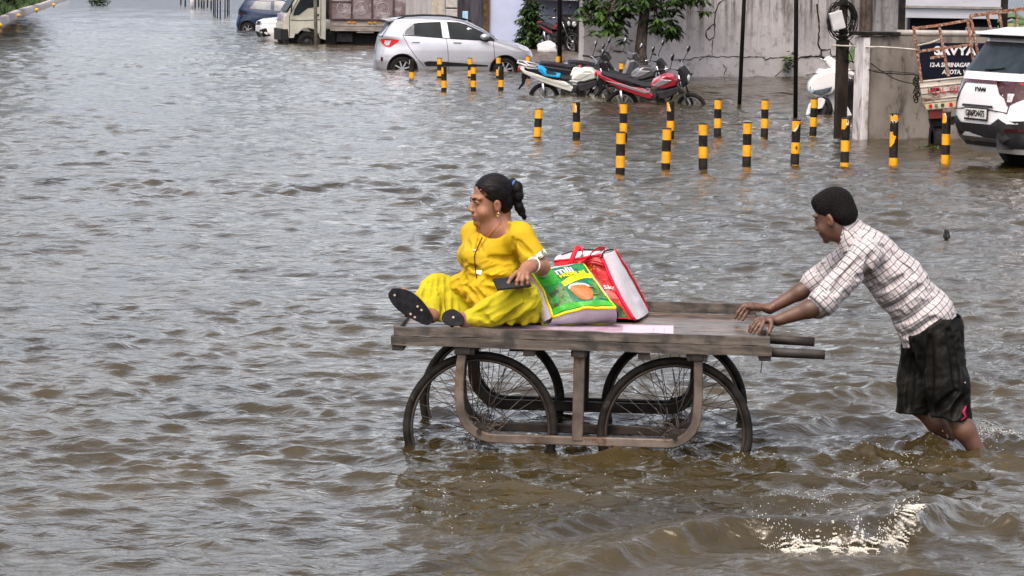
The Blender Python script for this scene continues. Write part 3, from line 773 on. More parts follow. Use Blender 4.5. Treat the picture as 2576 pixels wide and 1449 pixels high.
wp = G(2335, 372); mb = MB(); leaf_patch(mb, (0, 0, .01), (.16, .30, .012), 46, .05, seed=33)
o = mb.build("floating_weeds", green[1], fixn=False); o.location = (wp.x, wp.y, .012); tag(o, "small raft of green weeds floating before the concrete wall", "weeds")
# --- far left: low kerb wall with planting
kerb_m = mat("kerb_concrete", (.40, .37, .37), .9, var=.12, scale=1.2, stretch=(1, 1, .4))
kp_ = [(-14.5, 45), (-15.8, 66), (-17.6, 88)] + [tuple(G(a, b)[:2]) for a, b in ((0, 68.6), (30, 52.5), (61, 38), (112, 21.6), (143, 8), (175, -3))]
m_ = MB(); n_ = len(kp_)
vs = []
for (x_, y_) in kp_: vs += [(x_, y_, GZ), (x_, y_, .30), (x_ - .25, y_, .32), (x_ - .25, y_, GZ)]
fs = [(i * 4 + j, (i + 1) * 4 + j, (i + 1) * 4 + j + 1, i * 4 + j + 1) for i in range(n_ - 1) for j in range(3)]
o = m_.add(vs, fs, 0, True).build("kerb_wall", kerb_m); tag(o, "low curving concrete kerb wall along the planted strip by the flooded road", "kerb wall")
m_ = MB(); vs = []
for (x_, y_) in kp_: vs += [(x_ - .2, y_, .2), (x_ - 3, y_, .35), (x_ - 14, y_, .4)]
m_.add(vs, [(i * 3 + j, (i + 1) * 3 + j, (i + 1) * 3 + j + 1, i * 3 + j + 1) for i in range(n_ - 1) for j in range(2)], 0, True)
o = m_.build("verge", mat("verge_soil", (.10, .10, .05), .95, var=.3, scale=1)); o['kind'] = 'structure'
V, F = [], []; rr = random.Random(4)
for i in range(9000):
    t = rr.random() ** .8 * (n_ - 1.001); j = int(t); f = t - j; x_ = kp_[j][0] * (1 - f) + kp_[j + 1][0] * f - .3 - rr.random() * 3.5; y_ = kp_[j][1] * (1 - f) + kp_[j + 1][1] * f
    h = rr.uniform(.15, .45); a = rr.uniform(0, 3.14); b = len(V); dx, dy = math.cos(a) * .05, math.sin(a) * .05
    V += [(x_ - dx, y_ - dy, .24), (x_ + dx, y_ + dy, .24), (x_ + rr.uniform(-.1, .1), y_, .24 + h)]; F.append((b, b + 1, b + 2))
o = mesh_obj("verge_grass", np_mesh("verge_grass", V, F, False), green[1]); tag(o, "rough green grass on the planted strip behind the kerb wall", "grass", kind="stuff")
for i, (x_, y_, s_) in enumerate([(-22.6, 120, 1.5), (-24.2, 136, 1.3), (-21.4, 110, 1.6), (-19.6, 92, 1.6), (-18.6, 76, 1.5), (-27.5, 152, 1.3), (-17.3, 50, 1.3), (-17.9, 62, 1.4)]):
    tree("roadside_tree", (x_, y_, .2), 5, .13, (0, 0, 2.9 * s_), (1.5 * s_, 1.6 * s_, 2.5 * s_), 130, .36,
         "dark green roadside tree on the planted strip, " + ["beside the first yellow lamp globe", "beyond the second yellow lamp globe", "its low crown over the kerb wall", "just outside the picture beside the kerb wall", "just before the kerb wall curves", "farthest one before the street bends", "nearest one at the kerb wall's start", "second one from the kerb wall's start"][i],
         60 + i, group="trees along the kerb wall", leafn=36, style='x', mats=(0, 0))
bu = MB(); g = G(248, 14); leaf_patch(bu, (0, 0, .25), (.75, .6, .35), 420, .22, seed=9)
o = bu.build("low_bush", green[0], fixn=False); o.location = (g.x, g.y, 0); tag(o, "dark low bush at the far end of the kerb wall in the flooded street", "bush")
yel = mat("yellow_marigold", (.85, .42, .02), .5)
for i, (px, py, s_) in enumerate([(47, 39, 0), (93, 25, 0), (136, 12, 0), (0, 64, 0)]):
    Y_ = [118, 132, 150, 105][i]; p = D(px * .995, py * .99, Y_)
    e = empty("path_lamp", (p.x, p.y, .22), 0, "short path lamp with yellow globe behind the kerb wall, " + ["second", "third", "farthest", "nearest"][i] + " along the strip", "lamp", "yellow path lamps")
    MB().ell((0, 0, p.z - .22), .085, n=14, m=10).build("globe", yel, e); MB().cyl((0, 0, 0), (0, 0, p.z - .26), .02, n=8).build("stem", dark_metal, e)
# far end of the street: thin posts, and a red car's foot
yb = mat("post_yellow", (.62, .36, .06), .6); 
for i, (px, py) in enumerate([(455, 11), (466, 15), (483, 21), (491, 19), (500, 17), (507, 20), (513, 21), (522, 18), (531, 22), (537, 37), (541, 41), (547, 43), (554, 46), (566, 42), (572, 38), (576, 36)]):
    g = G(px, py); thin = i > 8; hh = 1.35 if thin else .75
    e = empty("street_post", (g.x, g.y, GZ), 0, ("thin black post of the far cluster beside the blue hatchback, number by row order " if thin else "short dark and yellow post far down the flooded street, ") + ["first", "second", "third, broad and pale", "fourth", "fifth", "sixth", "seventh", "eighth", "ninth", "first from the street side", "second from the street side", "third from the street side", "fourth, longest", "fifth", "sixth", "nearest the blue car"][i], "post", "posts at the far end of the street")
    e['label'] = e['label'].replace("number by row order ", "")
    r_ = .10 if i == 2 else .032 if thin else .05
    MB().cyl((0, 0, 0), (0, 0, hh - GZ), r_, n=10).build("shaft", white_dirty if i == 2 else black_paint, e)
    if not i == 2: MB().cyl((0, 0, hh * .62 - GZ), (0, 0, hh * .62 - GZ + .18), r_ * 1.15, n=10).build("band", yb, e)
# dark shrubs above the thin posts
bu = MB(); leaf_patch(bu, (0, 0, .9), (2.0, .8, .4), 500, .22, seed=10)
g = G(545, 24); o = bu.build("dark_hedge", green[0], fixn=False); o.location = (g.x + .8, g.y + 1.5, .35); tag(o, "dark hedge above the thin posts beyond the blue hatchback", "hedge")
# ================================================================== striped posts
b_black = mat("bollard_black", (.022, .018, .015), .5, var=.3, scale=14)
b_yel = mat("bollard_yellow", (.80, .36, .010), .45, var=.10, scale=10, dirt=(.34, .16, .03), dlevel=.60)
b_wht = mat("bollard_bare", (.62, .60, .58), .7)
from mathutils import noise as MN
BL = [
 (1560, 332, 437, 'n', "front row of striped posts, end post with water behind it, clean yellow top"),
 (1674, 323, 425, 'n', "front row, second post from the row's open end, yellow top with dark right edge"),
 (1770, 311, 428, 'n', "front row, third post, tallest clean yellow and black one"),
 (1878, 308, 418, 'n', "front row, fourth post, clean yellow over black, between the third and the numbered one"),
 (1998, 302, 416, 'a', "front row, fifth post, peeled white corner on top and a small black 4"),
 (2124, 297, 418, 'b', "front row, sixth post, half its top yellow band peeled to black, before the square post"),
 (2247, 286, 416, 'c', "front row, seventh post, mostly black with ragged yellow scraps, before the concrete wall"),
 (2378, 282, 411, 'd', "front row, last post beside the white SUV, narrow torn yellow strip on top"),
 (1349, 271, 347, 't', "second row, first post, grey-topped and leaning, yellow band reaching the water"),
 (1451, 258, 350, 'e', "second row, second post, top yellow band torn away on one half"),
 (1569, 260, 356, 'n', "second row, third post, clean top, half hidden behind the front row's end post"),
 (1687, 255, 350, 'f', "second row, fourth post, black with a torn yellow corner below the red motorcycle"),
 (1805, 250, 345, 'n', "second row, fifth post, clean yellow top, past the motorcycle's front wheel"),
 (1923, 251, 347, 'n', "second row, sixth post, clean, between the two slim black poles"),
 (2044, 248, 341, 'n', "second row, last post, standing before the white scooter's front wheel"),
 (1036, 150, 198, 'g', "post before the silver hatchback's rear wheel, black upper half over one yellow band"),
 (1106, 146, 197, 'n', "post before the hatchback's rear door, farther one of the pair, yellow top"),
 (1117, 168, 228, 'h', "post before the hatchback's rear door, nearer one of the pair, yellow scrap on black top"),
 (1183, 146, 197, 'n', "post before the hatchback's front door, farther one of the pair"),
 (1191, 168, 228, 'n', "post before the hatchback's front door, nearer one of the pair, clean yellow top"),
 (1254, 144, 197, 'n', "post before the hatchback's front wheel, farther one of the pair, yellow top"),
 (1260, 167, 227, 'g', "post before the hatchback's front wheel, nearer one of the pair, black top"),
 (1329, 141, 198, 'n', "post behind the white motorcycle's luggage rack at the hatchback's nose"),
 (1402, 141, 190, 'n', "post by the mud bank beyond the white motorcycle's seat"),
 (1563, 158, 206, 'n', "post seen between the scooters in front of the tree"),
]
for i, (px, pt, pb, kind, lab) in enumerate(BL):
    g = G(px, pb); top = D(px, pt, g.y); H_ = top.z - GZ
    r_ = .052; nr_, na = int(H_ / .012), 36; mb = MB()
    vs = []
    lean = Vector((.045, 0, 1)) if kind == 't' else Vector((random.uniform(-.022, .022), 0, 1))
    for j in range(nr_ + 1):
        z = H_ * j / nr_
        for k in range(na):
            a = 2 * math.pi * k / na; vs.append((r_ * math.cos(a) + lean.x * z, r_ * math.sin(a), z))
    def colr(z, a):
        d = H_ - z; fx = math.cos(a)          # fx: -1 left .. 1 right as one faces the street
        nz = MN.noise(Vector((a * 1.6, z * 9, i * 3.3))) * .5 + MN.noise(Vector((a * 4, z * 28, i))) * .25
        b = d / .132; band = int(b); c = 1 if band % 2 == 0 else 0
        if d < .006: return 0
        if kind == 't': 
            d2 = d - .02; c = 0 if d2 < 0 else (1 if int(d2 / .125) % 2 == 0 else 0)
            return 2 if d < .012 else c
        if band == 0:
            if kind == 'a': s = (fx * .9 - .35 + (d / .132 - .5) * 1.4 + nz * .5); return 0 if s > .1 else (2 if s > -.25 and d > .06 else 1)
            if kind == 'b': s = fx - .15 + nz + max(0, d / .132 - .6) * 2; return 0 if s > .15 else (2 if s > -.1 and d < .08 else 1)
            if kind == 'c': s = abs(d / .132 - .45) * 1.8 + nz * 1.2 + max(0, fx) * .3; return 0 if s > .6 else (2 if s > .48 else 1)
            if kind == 'd': s = fx + .35 + nz * .8; return 0 if s > .1 else (2 if s > -.1 else 1)
            if kind == 'e': s = fx + .05 + nz; return 0 if s > .15 else (2 if s > -.12 and d > .03 else 1)
            if kind == 'f': s = fx + .6 + nz - d * 3; return 0 if s > .1 else (2 if s > -.12 else 1)
            if kind == 'g': return 2 if fx < -.8 and nz > 0 else 0
            if kind == 'h': return 0 if fx + nz > -.1 else 1
        if kind == 'c' and band == 2: return 0 if fx + .1 + nz + (d / .132 - 2.3) > .2 else 1
        if kind == 'c' and band == 1 and d > .22: return 1 if fx + nz * 1.5 < -.3 else 0
        return c
    for j in range(nr_):
        for k in range(na):
            f = (j * na + k, j * na + (k + 1) % na, (j + 1) * na + (k + 1) % na, (j + 1) * na + k)
            mb.f.append(f); mb.m.append(colr(H_ * (j + .5) / nr_, 2 * math.pi * (k + .5) / na)); mb.s.append(True)
    mb.v = vs
    e = empty("striped_post", (g.x, g.y, GZ), 0, lab, "bollard", "yellow and black striped posts standing in the flood")
    mb.build("shaft", [b_black, b_yel, b_wht], e)
    m2 = MB().lathe((lean.x * H_, 0, H_), (0, 0, 1), [(r_ + .002, -.008), (r_ + .003, .0), (r_ * .8, .006), (0.0005, .008)], 24)
    m2.build("cap", conc if kind == 't' else b_black, e)
    if kind == 'a':
        text_mesh("4", .075, "numeral", b_black, e, (.012, -r_ - .002, H_ - .33))
# ================================================================== vehicles
rubber = mat("tyre_rubber", (.014, .013, .013), .75, var=.25, scale=20)
chrome = mat("chrome", (.62, .62, .64), .18, 1.0, var=.05)
alloy = mat("alloy_wheel", (.50, .50, .53), .3, .9, var=.05)
glass_d = mat("tinted_glass", (.012, .018, .022), .06, 0, var=.2, scale=1.5, spec=.35, coat=.12)
glass_l = mat("light_glass", (.10, .13, .15), .08, 0, var=.2, scale=1.5, spec=.8, coat=.5)
blk_pl = mat("black_plastic", (.022, .022, .024), .5, var=.2)
gry_pl = mat("grey_plastic", (.040, .040, .044), .6, var=.15)
red_l = mat("red_lamp", (.55, .008, .02), .15, coat=.6, var=.1)
dred_l = mat("dark_red_lamp", (.045, .002, .006), .12, coat=.6, var=.1)
clear_l = mat("clear_lamp", (.55, .56, .58), .12, coat=.6, var=.2, scale=14)
amber_l = mat("amber_lamp", (.7, .25, .02), .2, coat=.4)
plate_w = mat("plate_white", (.62, .62, .60), .5)
def paint(name, col, metal=.3, rough=.32, dirt=None):
    return mat(name, col, rough, metal, var=.05, scale=2, coat=.6, dirt=dirt, dlevel=.7)
def lerp_levels(K):
    K = [tuple(map(float, k)) for k in K]; zs = np.array([k[0] for k in K])
    return lambda z: tuple(float(np.interp(z, zs, [k[i] for k in K])) for i in range(1, 5))
class Car:
    def __init__(s, name, loc, heading, levels, body_m, label, cat="car", group=None, wheels=(.62, 3.04), wr=.29, ra=.35, glass=None):
        s.S = lerp_levels(levels); s.levels = levels; s.e = empty(name, loc, heading, label, cat, group)
        s.m = body_m; s.wheels = wheels; s.wr = wr; s.ra = ra
        zs = [l[0] for l in levels]; Z = []
        for a, b in zip(zs[:-1], zs[1:]):
            k = max(1, int((b - a) / .035)); Z += [a + (b - a) * i / k for i in range(k)]
        Z.append(zs[-1]); vs, fs = [], []; ns, ne = 84, 18; ring = 2 * (ns + ne)
        for z in Z:
            xr, xf, w, n = s.S(z); a = (xf - xr) / 2; xc = (xf + xr) / 2
            X = [-.985 + 1.97 * i / ns for i in range(ns + 1)]
            sd = [(xc + a * q, -w * (1 - abs(q) ** n) ** (1 / n)) for q in X]
            ye = -sd[-1][1]; en = []
            for i in range(1, ne):
                y = -ye + 2 * ye * i / ne; en.append((xc + a * (1 - abs(y / w) ** n) ** (1 / n), y))
            r_ = sd + en + [(x, -y) for x, y in reversed(sd)] + [(2 * xc - x, -y) for x, y in en]
            vs += [(x, y, z) for x, y in r_]
        ring = len(r_)
        def rad(v):
            best = None
            for wx_ in wheels:
                d = math.hypot(v[0] - wx_, v[2] - wr)
                if d < ra: best = (wx_, d)
            return best
        inside = [rad(v) is not None and abs(v[1]) > .55 for v in vs]
        for i in range(len(Z) - 1):
            for j in range(ring):
                f = (i * ring + j, i * ring + (j + 1) % ring, (i + 1) * ring + (j + 1) % ring, (i + 1) * ring + j)
                if all(inside[q] for q in f): continue
                fs.append(f)
        used = set(q for f in fs for q in f)
        for q in used:
            if inside[q]:
                wx_, d = rad(vs[q]); x, y, z = vs[q]
                if d > 1e-4: vs[q] = (wx_ + (x - wx_) * ra / d, y, wr + (z - wr) * ra / d)
        fs.append(tuple(range((len(Z) - 1) * ring, len(Z) * ring)))
        mb = MB(); mb.add(vs, fs, 0, True); s.body = mb.build("body", body_m, s.e, fixn=False)
        mb = MB()
        for wx_ in wheels:
            w = s.S(.5)[2]; mb.cyl((wx_, -w + .16, wr), (wx_, -w + .42, wr), ra + .01, n=32); mb.cyl((wx_, w - .42, wr), (wx_, w - .16, wr), ra + .01, n=32)
            mb.torus((wx_, -w + .012, wr), (0, 1, 0), ra + .004, .014, 40, 6); 
        mb.box(((wheels[0] + wheels[1]) / 2, 0, levels[0][0] + .02), (wheels[1] - wheels[0], s.S(.4)[2] * 1.6, .06))
        mb.build("underbody", blk_pl, s.e)
    def side(s, poly, name, m, off=.006, sgn=-1, parent=None, both=False):
        mb = MB()
        for sg in ((-1, 1) if both else (sgn,)):
            bm = bmesh.new(); bv = [bm.verts.new((x, z, 0)) for x, z in poly]; bm.faces.new(bv)
            bmesh.ops.triangulate(bm, faces=bm.faces)
            for _ in range(4):
                ed = [e for e in bm.edges if e.calc_length() > .09]
                if ed: bmesh.ops.subdivide_edges(bm, edges=ed, cuts=1)
            bmesh.ops.triangulate(bm, faces=bm.faces); bm.verts.ensure_lookup_table(); bm.verts.index_update()
            V = [(v.co.x, sg * (s.yw(v.co.x, v.co.y) + off), v.co.y) for v in bm.verts]
            Fc = [[v.index for v in f.verts] for f in bm.faces]; bm.free(); mb.add(V, Fc, 0, True)
        return mb.build(name, m, parent or s.e)
    def yw(s, x, z):
        xr, xf, w, n = s.S(z); q = (x - (xr + xf) / 2) / ((xf - xr) / 2); q = max(-.995, min(.995, q)); return w * (1 - abs(q) ** n) ** (1 / n)
    def xe(s, y, z, end=-1):
        xr, xf, w, n = s.S(z); q = max(-.97, min(.97, y / w)); return (xr + xf) / 2 + end * (xf - xr) / 2 * (1 - abs(q) ** n) ** (1 / n)
    def endf(s, poly, name, m, off=.006, end=-1, parent=None):
        bm = bmesh.new(); bv = [bm.verts.new((y, z, 0)) for y, z in poly]; bm.faces.new(bv); bmesh.ops.triangulate(bm, faces=bm.faces)
        for _ in range(4):
            ed = [e for e in bm.edges if e.calc_length() > .07]
            if ed: bmesh.ops.subdivide_edges(bm, edges=ed, cuts=1)
        bmesh.ops.triangulate(bm, faces=bm.faces); bm.verts.index_update()
        V = [(s.xe(v.co.x, v.co.y, end) + end * off, v.co.x, v.co.y) for v in bm.verts]; Fc = [[v.index for v in f.verts] for f in bm.faces]; bm.free()
        return MB().add(V, Fc, 0, True).build(name, m, parent or s.e)
    def seam(s, pts, name="door_seam", r=.006, m=None, sgn=-1):
        P = []
        for i in range(len(pts) - 1):
            for k in range(8):
                t = k / 8; P.append((pts[i][0] * (1 - t) + pts[i + 1][0] * t, pts[i][1] * (1 - t) + pts[i + 1][1] * t))
        P.append(pts[-1])
        return MB().tube([(x, sgn * (s.yw(x, z) + .001), z) for x, z in P], r, 5).build(name, m or blk_pl, s.e)
    def add_wheels(s, rim_r=.19, spokes=7, both=True):
        w = s.S(.45)[2]
        for wx_ in s.wheels:
            for sg in (-1, 1):
                y0 = sg * (w - .03)
                t = MB().lathe((wx_, y0, s.wr), (0, -sg, 0), [(rim_r, .0), (rim_r + .03, -.012), (s.wr - .02, -.012), (s.wr, .02), (s.wr, .15), (rim_r, .17)], 32).build("tyre", rubber)
                wh = empty("wheel"); wh.parent = s.e; t.parent = wh
                rm = MB(); rm.lathe((wx_, y0, s.wr), (0, -sg, 0), [(rim_r + .008, -.016), (rim_r - .015, -.004), (rim_r - .02, .05)], 32)
                rm.cyl((wx_, y0 - sg * .05, s.wr), (wx_, y0 + sg * .002, s.wr), .045, .035, 14)
                for k in range(spokes):
                    a = 6.283 * k / spokes + .3; d = Vector((math.cos(a), 0, math.sin(a)))
                    c0 = Vector((wx_, y0 - sg * .01, s.wr)); rm.beam(c0 + d * .03, c0 + d * (rim_r - .008), .03, .042, up=(0, 1, 0))
                rm.build("rim", alloy, wh)
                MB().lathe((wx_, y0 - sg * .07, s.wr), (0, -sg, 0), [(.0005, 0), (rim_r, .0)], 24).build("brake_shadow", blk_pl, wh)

# ---- silver hatchback
LV_H = [(.19, .12, 3.62, .74, 6), (.30, .04, 3.72, .79, 5), (.48, .0, 3.77, .825, 5), (.62, .02, 3.76, .83, 5), (.74, .04, 3.72, .83, 4.6), (.82, .055, 3.62, .825, 4.2), (.90, .07, 3.42, .815, 4.2),
        (.96, .085, 3.15, .80, 4.6), (1.01, .10, 2.95, .785, 5.5), (1.06, .12, 2.86, .77, 6.5), (1.25, .25, 2.55, .705, 8), (1.38, .335, 2.29, .65, 8), (1.43, .345, 2.16, .625, 8), (1.47, .42, 1.98, .59, 6), (1.50, .62, 1.80, .52, 4), (1.52, .95, 1.55, .35, 3)]
th = R(7)
def car_at(px, py, z, th, lx, ly):
    g = G(px, py, z); c, s_ = math.cos(th), math.sin(th)
    return (g.x - (c * lx - s_ * ly), g.y - (s_ * lx + c * ly), GZ)
silver = paint("silver_paint", (.50, .52, .58), .55, .33)
loc = car_at(1012, 176, 0, th, .62, -.80)
K = Car("hatchback", loc, th, LV_H, silver, "silver hatchback parked in the flood behind the motorcycles, water up to its hubs")
K.side([(.66, 1.11), (.72, 1.20), (.86, 1.345), (1.02, 1.38), (1.52, 1.405), (1.56, 1.04)], "rear_window", glass_d)
K.side([(1.67, 1.41), (1.95, 1.40), (2.14, 1.345), (2.38, 1.24), (2.62, 1.12), (2.80, 1.01), (2.78, .985), (1.73, 1.03)], "front_window", glass_d)
K.side([(.665, 1.11), (.73, 1.19), (.86, 1.34), (.90, 1.345), (.90, 1.10)], "quarter_glass", glass_l, .009)
K.seam([(.90, 1.10), (.90, 1.37)], "window_bar", .010)
K.side([(1.54, 1.415), (1.66, 1.42), (1.73, 1.02), (1.57, 1.03)], "door_pillar", silver, .012)
K.side([(1.12, .45), (1.22, .482), (1.6, .475), (2.64, .405), (2.64, .375), (1.18, .365)], "side_moulding", blk_pl, .012)
for q in ([(.62, 1.09), (.77, .81), (.92, .60), (1.14, .35)], [(1.65, 1.01), (1.69, .7), (1.70, .3)], [(2.76, .96), (2.79, .6), (2.78, .29)], [(.62, 1.09), (.70, 1.20), (.86, 1.39), (1.05, 1.43), (1.75, 1.45), (2.05, 1.42), (2.45, 1.25), (2.88, .99)]): K.seam(q)
K.seam([(.64, 1.085), (1.2, 1.055), (1.8, 1.015), (2.8, .975)], "belt_trim", .012)
K.side([(.10, .98), (.30, .99), (.55, .975), (.50, .91), (.42, .86), (.33, .79), (.24, .80), (.15, .88)], "tail_lamp", red_l, .010)
K.side([(.22, .95), (.36, .95), (.32, .86), (.27, .83), (.2, .87)], "lamp_insert", clear_l, .014)
K.side([(3.22, .945), (3.40, .915), (3.60, .84), (3.715, .735), (3.68, .715), (3.50, .77), (3.38, .83)], "headlamp", clear_l, .010)
K.side([(.12, .56), (.17, .56), (.17, .47), (.12, .47)], "reflector", dred_l, .01)
for hx_ in (.92, 1.90):
    MB().beam((hx_ - .09, -K.yw(hx_, .93) - .025, .93), (hx_ + .10, -K.yw(hx_, .93) - .025, .925), .02, .028, bev=.008).build("door_handle", chrome, K.e)
MB().ell((2.55, -K.yw(2.55, 1.03) - .10, 1.07), (.11, .09, .075)).build("wing_mirror", silver, K.e)
MB().beam((2.55, -K.yw(2.55, 1.0) - .09, 1.0), (2.62, -K.yw(2.55, .98) + .0, .98), .06, .03).build("mirror_arm", blk_pl, K.e)
MB().tube([(.50, -.565, 1.455), (.70, -.56, 1.515), (1.2, -.56, 1.545), (1.7, -.56, 1.54), (2.05, -.58, 1.49), (2.25, -.60, 1.43)], .017, 8).build("roof_rail", blk_pl, K.e)
MB().tube([(.50, .565, 1.455), (.70, .56, 1.515), (1.2, .56, 1.545), (1.7, .56, 1.54), (2.05, .58, 1.49), (2.25, .60, 1.43)], .017, 8).build("roof_rail", blk_pl, K.e)
K.endf([(-.62, 1.03), (.62, 1.03), (.56, 1.37), (-.56, 1.37)], "rear_windscreen", glass_d)
MB().prism([(.28, 1.39), (.16, 1.435), (.50, 1.475), (.55, 1.43)], -.60, .60).build("spoiler", silver, K.e, bevel=.01)
K.endf([(-.6, 1.07), (.6, 1.07), (.52, 1.36), (-.52, 1.36)], "windscreen", glass_d, end=1)
K.add_wheels(.195, 8)

# ---- dark blue hatchback behind the truck
blue_p = paint("blue_paint", (.006, .022, .065), .4, .25)
th = R(-14)
loc = car_at(640, 76, 0, th, .9, -.80)
B = Car("hatchback", loc, th, LV_H, blue_p, "dark blue hatchback half hidden behind the cream truck, far up the flooded street")
B.side([(.66, 1.11), (.86, 1.345), (1.02, 1.38), (1.52, 1.405), (1.56, 1.06)], "rear_window", glass_l)
B.side([(1.67, 1.41), (1.95, 1.40), (2.38, 1.24), (2.80, 1.01), (1.70, 1.05)], "front_window", glass_l)
B.seam([(.80, 1.34), (1.05, 1.405), (1.55, 1.43), (1.95, 1.41), (2.2, 1.33)], "wind_deflector", .018, chrome)
B.side([(.06, .96), (.30, .97), (.50, .94), (.30, .86), (.1, .88)], "tail_lamp", dred_l, .01)
B.endf([(-.62, 1.03), (.62, 1.03), (.56, 1.37), (-.56, 1.37)], "rear_windscreen", glass_d)
MB().ell((2.55, -B.yw(2.55, 1.03) - .10, 1.07), (.11, .09, .075)).build("wing_mirror", blue_p, B.e)
for q in ([(1.65, 1.01), (1.69, .7), (1.70, .3)], [(.62, 1.09), (.77, .81), (.92, .60), (1.14, .35)]): B.seam(q)
B.add_wheels(.19, 6)
# small striped end of a post right at its tail
# ---- dark hatchback beyond it
g = G(735, 62)
dk = paint("dark_green_paint", (.01, .018, .02), .3, .2)
B2 = Car("hatchback", (g.x - 1.2, g.y + 3.0, GZ), R(-14), LV_H, dk, "near black car roof showing between the blue hatchback and the truck windscreen")
B2.side([(.66, 1.11), (.86, 1.345), (1.52, 1.405), (2.38, 1.24), (2.80, 1.01)], "side_windows", glass_l)

# ---- white crossover nose beyond the truck
white_p = paint("white_paint", (.78, .79, .82), .0, .25)
LV_S = [(.20, .25, 4.05, .80, 6), (.36, .08, 4.20, .86, 5), (.55, .0, 4.30, .89, 5), (.75, .015, 4.30, .90, 5), (.92, .04, 4.24, .90, 4.8), (1.00, .06, 4.05, .89, 4.6), (1.06, .09, 3.5, .88, 4.8),
        (1.10, .12, 3.05, .87, 5.2), (1.16, .17, 2.95, .86, 6), (1.35, .35, 2.62, .80, 7), (1.50, .46, 2.32, .75, 7), (1.535, .48, 2.24, .74, 7), (1.55, .40, 2.2, .735, 6), (1.60, .46, 2.0, .69, 5), (1.63, .66, 1.8, .60, 4), (1.65, 1.1, 1.5, .35, 3)]
th = R(180 + 16)
loc = car_at(668, 104, 0, th, 4.15, .6)
Wn = Car("crossover", loc, th, LV_S, white_p, "white car nose with dark grille poking out from behind the cream truck", wheels=(.85, 3.4), wr=.33, ra=.39)
Wn.endf([(-.70, .98), (-.30, .93), (-.30, .80), (-.78, .86)], "headlamp", clear_l, .012, 1)
Wn.endf([(.70, .98), (.30, .93), (.30, .80), (.78, .86)], "headlamp", clear_l, .012, 1)
Wn.endf([(-.28, .92), (.28, .92), (.28, .80), (-.28, .80)], "grille", blk_pl, .012, 1)
Wn.endf([(.35, .62), (.72, .70), (.76, .45), (.5, .40)], "intake", blk_pl, .012, 1)
Wn.endf([(-.3, .58), (.3, .58), (.36, .40), (-.36, .40)], "lower_grille", blk_pl, .012, 1)
Wn.side([(3.6, .98), (3.95, .96), (4.12, .86), (3.9, .84)], "side_lamp", clear_l, .01, 1)
Wn.endf([(-.7, 1.18), (.7, 1.18), (.62, 1.5), (-.62, 1.5)], "windscreen", glass_d, end=1)
Wn.add_wheels(.21, 6)

# ---- white sport utility vehicle at the picture's edge
th = R(22)
g = G(2560, 437, -.02)
c_, s_ = math.cos(th), math.sin(th); lx, ly = .06, -.86
loc = (g.x - (c_ * lx - s_ * ly), g.y - (s_ * lx + c_ * ly), -.02)
LV_S2 = [(z + (.07 * max(0, (z - 1.2) / .45)), a, b, c, n) for z, a, b, c, n in LV_S]
V_ = Car("sport_utility_vehicle", loc, th, LV_S2, white_p, "white sport utility vehicle seen from behind, standing by the last striped post", wheels=(1.12, 3.4), wr=.33, ra=.39)
V_.endf([(-.70, 1.17), (.70, 1.17), (.66, 1.30), (.60, 1.485), (-.60, 1.485), (-.66, 1.30)], "rear_windscreen", mat("rear_glass", (.012, .022, .030), .05, 0, var=.2, spec=.5, coat=.25), .010)
V_.endf([(-.60, 1.485), (.60, 1.485), (.59, 1.525), (-.59, 1.525)], "upper_trim", blk_pl, .012)
MB().prism([(.33, 1.605), (.335, 1.635), (.8, 1.70), (.8, 1.61)], -.64, .64).build("roof_spoiler", white_p, V_.e, bevel=.012)
MB().prism([(.36, 1.575), (.38, 1.60), (.7, 1.60), (.7, 1.55)], -.62, .62).build("spoiler_underside", blk_pl, V_.e, bevel=.005)
V_.endf([(-.84, 1.075), (.84, 1.075), (.84, 1.035), (-.84, 1.035)], "lamp_bar", dred_l, .016)
V_.endf([(-.84, 1.075), (-.42, 1.06), (-.42, 1.02), (-.50, .90), (-.58, .78), (-.74, .88), (-.86, 1.0)], "tail_lamp", dred_l, .014)
V_.endf([(.84, 1.075), (.42, 1.06), (.42, 1.02), (.50, .90), (.58, .78), (.74, .88), (.86, 1.0)], "tail_lamp", dred_l, .014)
V_.endf([(-.87, 1.064), (-.66, 1.060), (-.68, 1.038), (-.87, 1.030)], "lit_strip", red_l, .020)
V_.endf([(-.56, .93), (-.64, .93), (-.63, .83), (-.575, .83)], "reversing_lamp", clear_l, .020)
V_.side([(.0, 1.07), (.42, 1.055), (.30, 1.0), (.06, .86)], "lamp_return", dred_l, .012, -1)
V_.endf([(-.86, .58), (-.60, .57), (-.48, .63), (-.34, .55), (.34, .55), (.48, .63), (.60, .57), (.86, .58), (.86, .27), (-.86, .27)], "bumper_cladding", gry_pl, .022)
V_.endf([(-.60, .40), (-.46, .33), (.46, .33), (.60, .40), (.56, .44), (.43, .385), (-.43, .385), (-.56, .44)], "skid_strip", mat("satin_silver", (.13, .13, .15), .35, .5), .034)
V_.endf([(-.56, .51), (-.76, .52), (-.76, .48), (-.56, .47)], "fog_reflector", dred_l, .03)
V_.endf([(.56, .51), (.76, .52), (.76, .48), (.56, .47)], "fog_reflector", dred_l, .03)
V_.side([(.02, .60), (.30, .62), (.42, .75), (.80, .80), (1.15, .72), (1.3, .5), (3.0, .42), (3.0, .26), (.02, .26)], "sill_cladding", gry_pl, .012, -1)
V_.endf([(-.36, .745), (-.34, .775), (.34, .775), (.36, .745)], "plate_recess", gry_pl, .02)
pl = MB(); pl.box((V_.xe(0, .665) - .022, 0, .665), (.012, .53, .155), bev=.004); pl.build("plate_frame", blk_pl, V_.e)
MB().box((V_.xe(0, .672) - .030, 0, .668), (.008, .50, .115)).build("number_plate", plate_w, V_.e)
text_mesh("GJ06PD4475", .105, "plate_number", blk_pl, V_.e, (V_.xe(0, .668) - .037, 0, .668), (R(90), 0, R(-90)), sx=.78, font_bold=.001)
